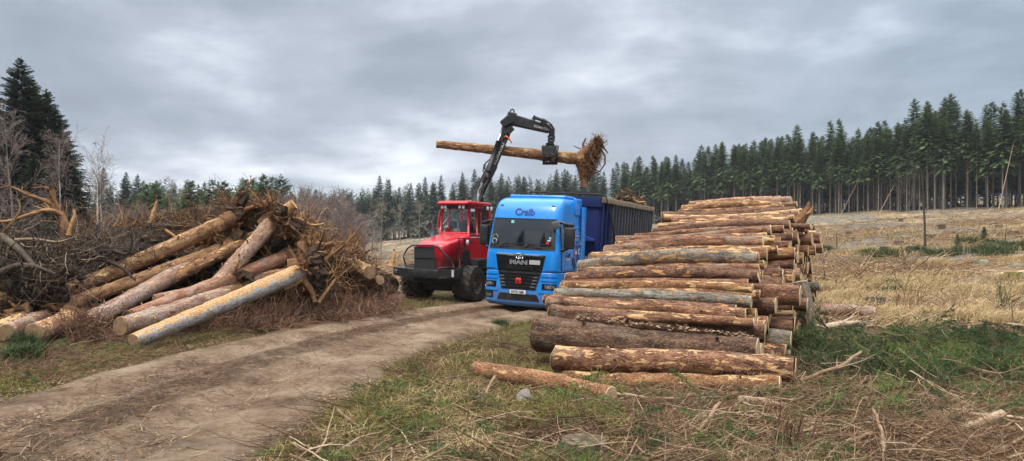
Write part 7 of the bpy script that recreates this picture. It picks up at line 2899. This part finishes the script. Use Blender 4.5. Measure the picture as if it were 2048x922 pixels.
# spruce boughs ------------------------------------------------------------
def bough_geo(rng, L=1.0, tw=16):
    """one flat spray of spruce: stem tube plus needle triangles along side twigs"""
    S = np.zeros((1, 3))
    P, Rd = grow(S, np.array([[1., 0, .15]]), L, .010 * L + .003, 9, .06, -.03, .25, rng)
    tt = np.linspace(.12, 1.0, tw)
    pts = np.stack([np.interp(tt, np.linspace(0, 1, 9), P[0, :, k]) for k in range(3)], 1)
    sgn = np.where(np.arange(tw) % 2, 1, -1)
    d = np.stack([np.full(tw, .75), sgn * .75, rng.normal(-.05, .12, tw)], 1)
    Ls = L * .48 * (1.1 - tt * .8) * rng.uniform(.7, 1.2, tw) + .05
    P1, R1 = grow(pts, d, Ls, .005, 6, .10, -.04, .4, rng)
    P2, R2 = sprout(P1, R1, 3, .45, .55, .2, 4, .1, -.03, .7, rng)
    V0, F0 = tubes(P, Rd, 4)
    V1, F1 = tubes(P1, R1, 3)
    segs = []
    for Pq in (P, P1, P2):
        a = Pq[:, :-1].reshape(-1, 3)
        b = Pq[:, 1:].reshape(-1, 3)
        segs.append((a, b))
    A = np.concatenate([s[0] for s in segs])
    B = np.concatenate([s[1] for s in segs])
    m_ = 7
    f = np.tile(np.linspace(.05, .95, m_), len(A))
    A_, B_ = np.repeat(A, m_, 0), np.repeat(B, m_, 0)
    C = A_ + (B_ - A_) * f[:, None]
    T = unit(B_ - A_)
    rd = unit(rng.normal(0, 1, C.shape) + np.array([0, 0, .3]))
    rd = unit(rd - T * (rd * T).sum(1, keepdims=True))
    nl = rng.uniform(.024, .046, len(C))[:, None]
    tip = C + (rd * .85 + T * .55) * nl
    w_ = T * .006
    Vn = np.stack([C - w_, C + w_, tip], 1).reshape(-1, 3)
    return (V0, F0), (V1, F1), Vn


BOUGHS = [bough_geo(np.random.default_rng(900 + k), 1.0, 15) for k in range(6)]


def bough_layer(name, label, X, Y, Zs, rng, sc=(.35, .9), pitch=.25, tn=(.1, .9), green=1.0):
    g = MB()
    for k in range(len(X)):
        (V0, F0), (V1, F1), Vn = BOUGHS[rng.integers(6)]
        s = rng.uniform(*sc)
        M = np.array(Euler((rng.normal(0, .35), rng.normal(-.05, pitch), rng.uniform(0, 6.28))).to_matrix()) * s
        c = np.array([X[k], Y[k], Zs[k]])
        t = tn[0] + (tn[1] - tn[0]) * float(np.clip(.5 + .55 * vnoise(c[0], c[1], .8) + rng.normal(0, .16), 0, 1))
        g.add(V0 @ M.T + c, F0, 1, False, .3)
        g.add(V1 @ M.T + c, F1, 1, False, .3)
        Vq = Vn @ M.T + c
        g.add(Vq, np.arange(len(Vq)).reshape(-1, 3), 0, False, np.clip(t + np.repeat(rng.normal(0, .12, len(Vq) // 3), 3), 0, 1))
    o = g.build(name, [M_['needle'], M_['twig']])
    return tag(o, label, 'brash', None, 'stuff')


# the big green heap at the right
cl = [(1655, 705, .62, .8), (1700, 716, .50, 1.0), (1760, 738, .40, 1.1), (1850, 722, .48, 1.0), (1930, 722, .50, 1.0), (2010, 728, .62, 1.0), (1980, 768, .5, 1.1), (1690, 765, .3, .9), (1850, 785, .3, 1.0), (1900, 745, .35, 1.2), (1820, 760, .25, 1.0), (1740, 770, .22, 1.0), (2030, 760, .4, 1.0), (1650, 740, .25, .8), (2060, 720, .5, 1.0), (1790, 690, .18, .7), (1870, 685, .18, .7), (1960, 690, .2, .7)]
X, Y, Zs, = [], [], []
for (px, py, hh, sp_) in cl:
    D_ = 3300 / (py - 480)
    cx, cy = (px - 1024) / FPX * D_, D_
    n_ = 34
    x = cx + rg.normal(0, sp_ * .45, n_)
    y = cy + rg.normal(0, sp_ * .45, n_)
    X += list(x)
    Y += list(y)
    Zs += list(H(x, y) + rg.uniform(0.02, hh, n_) * np.exp(-((x - cx) ** 2 + (y - cy) ** 2) / (sp_ * .8) ** 2))
keep = ~in_stack(np.array(X), np.array(Y))
bough_layer('green_spruce_brash', 'heap of cut green spruce boughs right of the log stack', np.array(X)[keep], np.array(Y)[keep], np.array(Zs)[keep], rg, (.3, .65), .35, (.0, .9))
x, y, z = sample(rg, 200, 1560, 2110, 650, 860, one, None)
bough_layer('spruce_brash', 'green spruce sprays spread flat on the ground at the right', x, y, z + .05, rg, (.3, .6), .25, (.1, 1.0))
x, y, z = sample(rg, 330, 600, 1660, 770, 985, notstack(nmask(.6, -.02, .25, 70.0)), 2.9)
bough_layer('scattered_sprays', 'small green spruce sprays scattered in front of the stack', x, y, z + .03, rg, (.22, .55), .2, (.35, 1))
x, y, z = sample(rg, 80, 480, 1100, 730, 985, notstack(nmask(.6, .05, .3, 33.0)), 2.7)
bough_layer('verge_sprays', 'dark green sprays on the verge right of the track', x, y, z + .02, rg, (.2, .45), .2, (.2, .9))
x, y, z = sample(rg, 44, -20, 420, 680, 760, one, 2.8)
bough_layer('left_sprays', 'green sprays on the verge below the left stems', x, y, z + .02, rg, (.25, .5), .2, (.2, .8))
for k, (px, py, s, lab) in enumerate([(1660, 690, 1.15, 'large dark green bough standing up right of the thick front log'), (1590, 690, .5, 'small fresh green bough beside the right foot of the stack'), (1840, 705, .8, 'dark drooping bough rising from the middle of the green heap'), (1990, 705, .9, 'large green bough at the right of the green heap'), (1160, 840, .55, 'bright green spray lying above the cut stump'), (1130, 850, .5, 'bright green spray draped on the left of the cut stump')]):
    q = ground_at(px, py)
    root = empty('spruce_bough', (q[0], q[1], q[2] + .12 + .15 * s * (k != 1)))
    g = MB()
    h_ = MB()
    for j in range(5 if s > .8 else 3):
        (V0, F0), (V1, F1), Vn = BOUGHS[(k + j) % 6]
        M = np.array(Euler((rg.normal(0, .5), rg.uniform(-.9, .1), rg.uniform(0, 6.28))).to_matrix()) * s * rg.uniform(.7, 1)
        h_.add(V0 @ M.T, F0, 0, False, .3)
        h_.add(V1 @ M.T, F1, 0, False, .3)
        Vq = Vn @ M.T
        g.add(Vq, np.arange(len(Vq)).reshape(-1, 3), 0, False, np.clip((.85 if k > 3 else .45) + np.repeat(rg.normal(0, .15, len(Vq) // 3), 3), 0, 1))
    g.build('needles', M_['needle'], root)
    h_.build('stem', M_['twig'], root)
    tag(root, lab, 'bough')


# single sticks and branches lying in the foreground ------------------------
def stick(seed, pts, r0, r1, label, tnt=.5, kids=2, mt='stick', lift=0.0, name='stick'):
    """pts: places in the photograph with a height above the ground"""
    rng = np.random.default_rng(seed)
    W = []
    for q in pts:
        h = q[2] if len(q) > 2 else 0.03
        D_ = 3300 / (q[1] - 480)
        for _ in range(4):      # a point h above the ground seen at this place
            D_ = (CAM_H - h - Hs((q[0] - 1024) / FPX * D_, D_)) * FPX / (q[1] - 480)
        W.append([(q[0] - 1024) / FPX * D_, D_, h + Hs((q[0] - 1024) / FPX * D_, D_)])
    W = np.array(W)
    o0 = W[0].copy()
    ts = np.linspace(0, len(W) - 1, len(W) * 3)
    P = np.stack([np.interp(ts, np.arange(len(W)), W[:, k]) for k in range(3)], 1) - o0
    P[1:-1] = (P[:-2] + P[2:] + 2 * P[1:-1]) / 4
    P[1:-1] += rng.normal(0, min(r0 * .3, .008), (len(P) - 2, 3))
    Rd = np.linspace(r0, r1, len(ts))
    g = MB()
    g.tube(P, Rd, 7, 0, True, True, tnt, rng.uniform(.85, 1.15, 7))
    if kids:
        P1, R1 = sprout(P[None], Rd[None], kids, .18, .8, .2, 4, .15, .02, .45, rng)
        V, F = tubes(P1, R1, 4)
        g.add(V, F, 0, False, tnt)
    o = g.build(name, M_[mt])
    o.location = o0
    return tag(o, label, 'stick')


ST = [
    ([(1358, 915, .03), (1385, 880, .06), (1412, 845, .12), (1440, 806, .25)], .035, .025, 'thick forked branch rising from the bottom edge below the front logs', .45),
    ([(1300, 880, .03), (1355, 862, .05), (1390, 840, .08), (1440, 825, .1), (1518, 823, .08)], .016, .008, 'long thin pale stick curving across the thick forked branch', .8),
    ([(1426, 882, .03), (1470, 866, .05), (1530, 852, .06)], .026, .022, 'grey stick with lichen lying right of the forked branch', .6),
    ([(870, 915, .03), (930, 900, .04), (985, 880, .05), (1045, 868, .06)], .020, .012, 'long brown stick lying left of the cut stump', .55),
    ([(912, 888, .03), (960, 876, .05), (1010, 870, .05), (1050, 866, .05)], .018, .010, 'brown stick lying just above another long stick left of the cut stump', .6),
    ([(845, 882, .03), (880, 872, .03), (915, 862, .04)], .017, .012, 'short pale brown stick near the bottom centre', .75),
    ([(765, 825, .03), (800, 812, .04), (832, 794, .08), (868, 770, .16)], .022, .008, 'grey stick with its tip raised, right of the track', .35),
    ([(748, 820, .03), (790, 803, .03), (870, 798, .03)], .012, .008, 'thin stick lying under the grey raised one', .5),
    ([(870, 780, .12), (876, 805, .05), (862, 840, .02)], .014, .008, 'thin stick leaning down right of the grey raised stick', .55),
    ([(990, 752, .22), (975, 780, .10), (962, 818, .02)], .022, .012, 'brown stake leaning against the loose orange log', .4),
    ([(675, 818, .20), (700, 840, .12), (722, 860, .06), (745, 888, .02)], .020, .012, 'dark brown stick standing out of the grass right of the track', .2),
    ([(590, 922, .03), (620, 900, .16), (660, 888, .22), (700, 892, .10)], .013, .006, 'thin bent pale twig arching at the bottom edge', .85),
    ([(1008, 828, .03), (1040, 826, .05), (1078, 834, .03)], .022, .016, 'broken brown stick with pale tip in front of the loose log', .7),
    ([(1232, 787, .05), (1290, 795, .05), (1360, 798, .05)], .016, .022, 'pale stick with a knobby end lying below the lowest front log', .8),
    ([(1600, 762, .05), (1640, 748, .14), (1690, 726, .30), (1722, 704, .42)], .030, .026, 'thick grey branch poking up out of the green heap', .35),
    ([(1640, 890, .04), (1690, 888, .06), (1745, 868, .12)], .034, .026, 'lichen-covered branch at the right of the bottom edge', .4),
    ([(1770, 918, .03), (1768, 880, .14), (1758, 845, .25), (1745, 818, .34)], .024, .014, 'crooked branch standing up near the lichen-covered one', .4),
    ([(1620, 868, .04), (1680, 858, .06), (1720, 845, .08), (1790, 846, .06)], .014, .010, 'long orange-brown stick lying level in the right foreground', .7),
    ([(1560, 846, .04), (1650, 848, .05), (1745, 852, .05)], .012, .010, 'thin straight stick lying behind the orange-brown one', .6),
    ([(1870, 824, .05), (1940, 828, .06), (2048, 838, .06)], .022, .018, 'grey pole lying level at the right edge', .75),
    ([(1920, 862, .05), (1960, 845, .10), (2005, 828, .16)], .055, .050, 'pale bark-stripped log end at the right', .62),
    ([(1950, 920, .04), (2000, 900, .06), (2052, 872, .12)], .022, .018, 'grey stick at the bottom right corner', .4),
    ([(1820, 740, .3), (1880, 780, .16), (1940, 800, .10), (1995, 828, .05)], .012, .006, 'long thin grey stick slanting down across the green heap', .75),
    ([(1690, 910, .05), (1668, 885, .12)], .012, .010, 'small stake at the right of the bottom edge', .6),
    ([(1738, 810, .1), (1742, 780, .30), (1740, 745, .5)], .012, .005, 'thin upright twig before the green heap', .5),
    ([(775, 900, .03), (820, 885, .05), (850, 882, .03)], .016, .010, 'brown stick near the bottom left of the verge', .55),
    ([(605, 655, .03), (700, 648, .03)], .02, .015, 'pale stick lying on the needles in front of the root pile', .85),
    ([(140, 690, .03), (190, 680, .06), (240, 668, .04)], .016, .010, 'pale stick lying below the left butts', .7),
    ([(272, 812, .02), (285, 826, .02), (330, 834, .02)], .012, .008, 'curved pale stick lying on the track', .85),
    ([(0, 820, .02), (30, 806, .02), (62, 798, .02)], .014, .010, 'pale stick at the left edge of the track', .8),
    ([(690, 692, .02), (720, 690, .02), (735, 697, .02)], .030, .02, 'black lump of bark on the track', .05),
    ([(640, 752, .02), (662, 748, .02), (684, 757, .02)], .018, .012, 'dark broken twig lying in the middle of the track', .05),
    ([(715, 745, .02), (735, 760, .02)], .010, .008, 'thin pale stick at the right edge of the track', .7),
    ([(1480, 800, .04), (1530, 806, .05), (1585, 815, .04)], .06, .03, 'weathered rotten log half sunk in the litter below the front logs', .55),
    ([(1470, 912, .03), (1500, 900, .05), (1560, 905, .03)], .016, .010, 'short stick at the bottom edge left of the grey brash', .6),
    ([(1100, 915, .03), (1130, 900, .06), (1095, 870, .10)], .012, .006, 'bent twig beside the cut stump', .6),
    ([(1845, 655, .05), (1900, 660, .06), (1950, 672, .05)], .025, .02, 'brown branch showing through the green heap', .55),
    ([(1620, 655, .06), (1700, 650, .08), (1760, 645, .08)], .09, .08, 'long pale fallen log lying behind the green heap', .9),
    ([(1560, 640, .05), (1600, 655, .06)], .03, .02, 'stick at the right foot of the stack', .5),
    ([(1985, 577, .10), (2060, 577, .10)], .11, .10, 'grey-white log lying in the straw grass at the right edge', 1.0),
    ([(1680, 570, .05), (1730, 560, .08), (1800, 556, .08)], .05, .03, 'bleached branch lying in the field beyond the stack', 1.0),
    ([(1780, 604, .08), (1740, 598, .05), (1700, 612, .05)], .03, .02, 'bleached forked branch in the straw grass', 1.0),
    ([(1880, 640, .05), (1960, 648, .05), (2048, 650, .05)], .045, .035, 'long grey pole lying beyond the green heap', .8),
]
for k, (pts, r0, r1, lab, tn_) in enumerate(ST):
    stick(1000 + k, pts, r0, r1, lab, tn_)

# stumps and stones ----------------------------------------------------------
def cut_stump(seed, px, py, r, h, label, mt='root_dark', tilt=0.0):
    rng = np.random.default_rng(seed)
    q = ground_at(px, py)
    root = empty('tree_stump', tuple(q))
    g = MB()
    K, n = 7, 20
    t = np.linspace(0, 1, K)
    an = np.linspace(0, 2 * np.pi, n, endpoint=False)
    wob = 1 + (1 - t[:, None]) ** 2 * (.20 * np.cos(5 * an + rng.uniform(0, 6))[None]) + rng.normal(0, .03, (K, n))
    P = np.stack([0 * t, 0 * t, -.08 + (h + .08) * t], 1)[None]
    V, F = tubes(P, (r * (1.25 - .25 * t))[None], n, wob[None])
    V = V.reshape(K, n, 3)
    g.add(V.reshape(-1, 3), F, 0, True, .6)
    g.build('stump_bark', M_[mt], root)
    g = MB()
    ring = V[-1]
    c = ring.mean(0) + np.array([0, 0, .012])
    ring2 = c + (ring - c) * .95 + np.array([0, 0, .008])
    W = np.concatenate([ring, ring2, [c]])
    Fq = [[k, (k + 1) % n, n + (k + 1) % n, n + k] for k in range(n)] + [[n + k, n + (k + 1) % n, 2 * n] for k in range(n)]
    ctr = W.mean(0)
    if np.cross(W[1] - W[0], W[n] - W[0])[2] < 0:
        Fq = [f[::-1] for f in Fq]
    g.add(W, Fq, 0, False, .5)
    g.build('cut_face', M_['stump_top'], root)
    return tag(root, label, 'stump')


m, nt = new_mat('grey_weathered_stump_top')
n = noise(nt, objco(nt), 9, 7, .65)
c = ramp(nt, n, [(.3, (.05, .038, .024)), (.5, (.13, .10, .062)), (.7, (.23, .185, .12))])
finish(nt, bsdf(nt, c, .9, .15, 0, bump(nt, n, .5, .02)))
M_['stump_top'] = m
cut_stump(1, 1168, 908, .24, .15, 'broad weathered cut stump near the bottom centre, partly under green sprays')
cut_stump(2, 1753, 612, .30, .30, 'dark cut stump in the field just beyond the log stack')
cut_stump(3, 2026, 560, .30, .32, 'mossy cut stump in the straw grass near the right edge', 'moss')
cut_stump(4, 2040, 790, .18, .16, 'brown cut stump at the right edge in the green heap', 'root')
cut_stump(5, 1720, 652, .26, .22, 'mossy stump behind the green heap, next to the pale fallen log')
for k in range(16):
    D_ = float(1 / rg.uniform(1 / 95, 1 / 38))
    px = float(rg.uniform(1640, 2040))
    x, y = (px - 1024) / FPX * D_, D_
    py = 480 + (CAM_H - Hs(x, y)) / D_ * FPX
    cut_stump(30 + k, px, py, rg.uniform(.18, .32), rg.uniform(.2, .4), 'small weathered stump dotted on the rising clear-fell', 'root_dark')
    so = bpy.context.scene.objects
for o in bpy.data.objects:
    if o.get('label', '').startswith('small weathered stump dotted'):
        o['group'] = 'stumps on the rising clear-fell'


def boulder(seed, px, py, s, label, zf=.6):
    rng = np.random.default_rng(seed)
    q = ground_at(px, py)
    bm = bmesh.new()
    bmesh.ops.create_icosphere(bm, subdivisions=3, radius=1)
    W = np.array([v.co[:] for v in bm.verts])
    F = [[v.index for v in f.verts] for f in bm.faces]
    bm.free()
    k_ = unit(rng.normal(0, 1, (9, 3)))
    for d in k_:
        e = W @ d
        W -= np.maximum(e - .72, 0)[:, None] * d * .85
    W *= 1 + .02 * rng.normal(0, 1, (len(W), 1))
    W *= np.array([s, s * .8, s * zf])
    g = MB()
    g.add(W, F, 0, False)
    o = g.build('boulder', M_['rock'])
    o.location = (q[0], q[1], q[2] + s * zf * .12)
    o.rotation_euler = (0, 0, rng.uniform(0, 6))
    return tag(o, label, 'rock')


boulder(1, 1052, 806, .19, 'grey boulder in front of the loose orange log', .9)
boulder(2, 1040, 921, .12, 'pale stone at the bottom edge of the photo')
boulder(3, 1858, 522, .42, 'whitish boulder near the thin dead sapling in the field')
boulder(4, 1978, 505, .42, 'pale boulder among rushes at the right of the field')
boulder(5, 1888, 524, .35, 'mossy grey boulder right of the whitish one')
boulder(6, 1780, 530, .30, 'small grey boulder beyond the log stack')
boulder(7, 775, 588, .55, 'pale boulder beside the front wheel of the red machine', .5)
boulder(8, 1960, 527, .5, 'low grey boulder in the field right of the mossy one', .4)
boulder(9, 2035, 533, .4, 'flat grey boulder near the right edge of the field', .4)
boulder(10, 1910, 636, .22, 'light green-grey stone behind the green heap', .5)
boulder(11, 1735, 780, .10, 'small stone below the green heap', .6)
# little green conifers on the field
for k, (px, py, s, lab) in enumerate([(1625, 492, .16, 'tiny green conifer standing right of the log stack'), (1915, 500, .11, 'tiny green conifer in the middle of the right field'), (1968, 486, .10, 'low dark green conifer further right in the field')]):
    q = ground_at(px, py)
    put(GRN[k % 2], q[0], q[1], s, lab, 'tree', None, .02)
# bare shoots at the right
for k, (px, py, hh, lab) in enumerate([(2008, 632, 1.15, 'green leafless bush at the right edge of the field'), (1810, 628, .9, 'dark leafless shrub before the straw grass'), (745, 600, .8, 'leafless twiggy shrub left of the red machine'), (1580, 905, .5, 'fine brown twiggy shrub in the right foreground')]):
    q = ground_at(px, py)
    rngs = np.random.default_rng(60 + k)
    n_ = 14
    S = np.concatenate([rngs.normal(0, .12, (n_, 2)), np.zeros((n_, 1))], 1)
    Dd = np.concatenate([rngs.normal(0, .45, (n_, 2)), np.ones((n_, 1))], 1)
    P, Rd = grow(S, Dd, hh * rngs.uniform(.6, 1.1, n_), .010, 6, .10, .02, .3, rngs)
    P1, R1 = sprout(P, Rd, 5, .45, .5, .2, 5, .12, .05, .6, rngs)
    g = MB()
    V, F = tubes(P, Rd, 4)
    g.add(V, F, 0, False, .5)
    o = g.build('leafless_shrub', M_['rush' if k == 0 else 'twig_red'])
    o.location = q
    g = MB()
    V, F = tubes(P1, np.maximum(R1, .004), 3)
    g.add(V, F, 0, False, .6)
    g.build('side_shoots', M_['rush' if k == 0 else 'twig_red'], o)
    tag(o, lab, 'shrub')

bpy.context.view_layer.update()

# ------------------------------------------------------------------ air between the viewer and the far forest
g = MB()
g.box((0, 0, 23), (1840, 1840, 54))
hz_m, nt = new_mat('thin_moist_air')
pv = nd(nt, 'VolumePrincipled', None, Color=(.86, .90, .96), Density=.00022)
o_ = nt.nodes.new('ShaderNodeOutputMaterial')
nt.links.new(pv.outputs[0], o_.inputs['Volume'])
hz = g.build('haze', hz_m)
tag(hz, 'thin pale haze softening the far trees', 'haze', None, 'stuff')
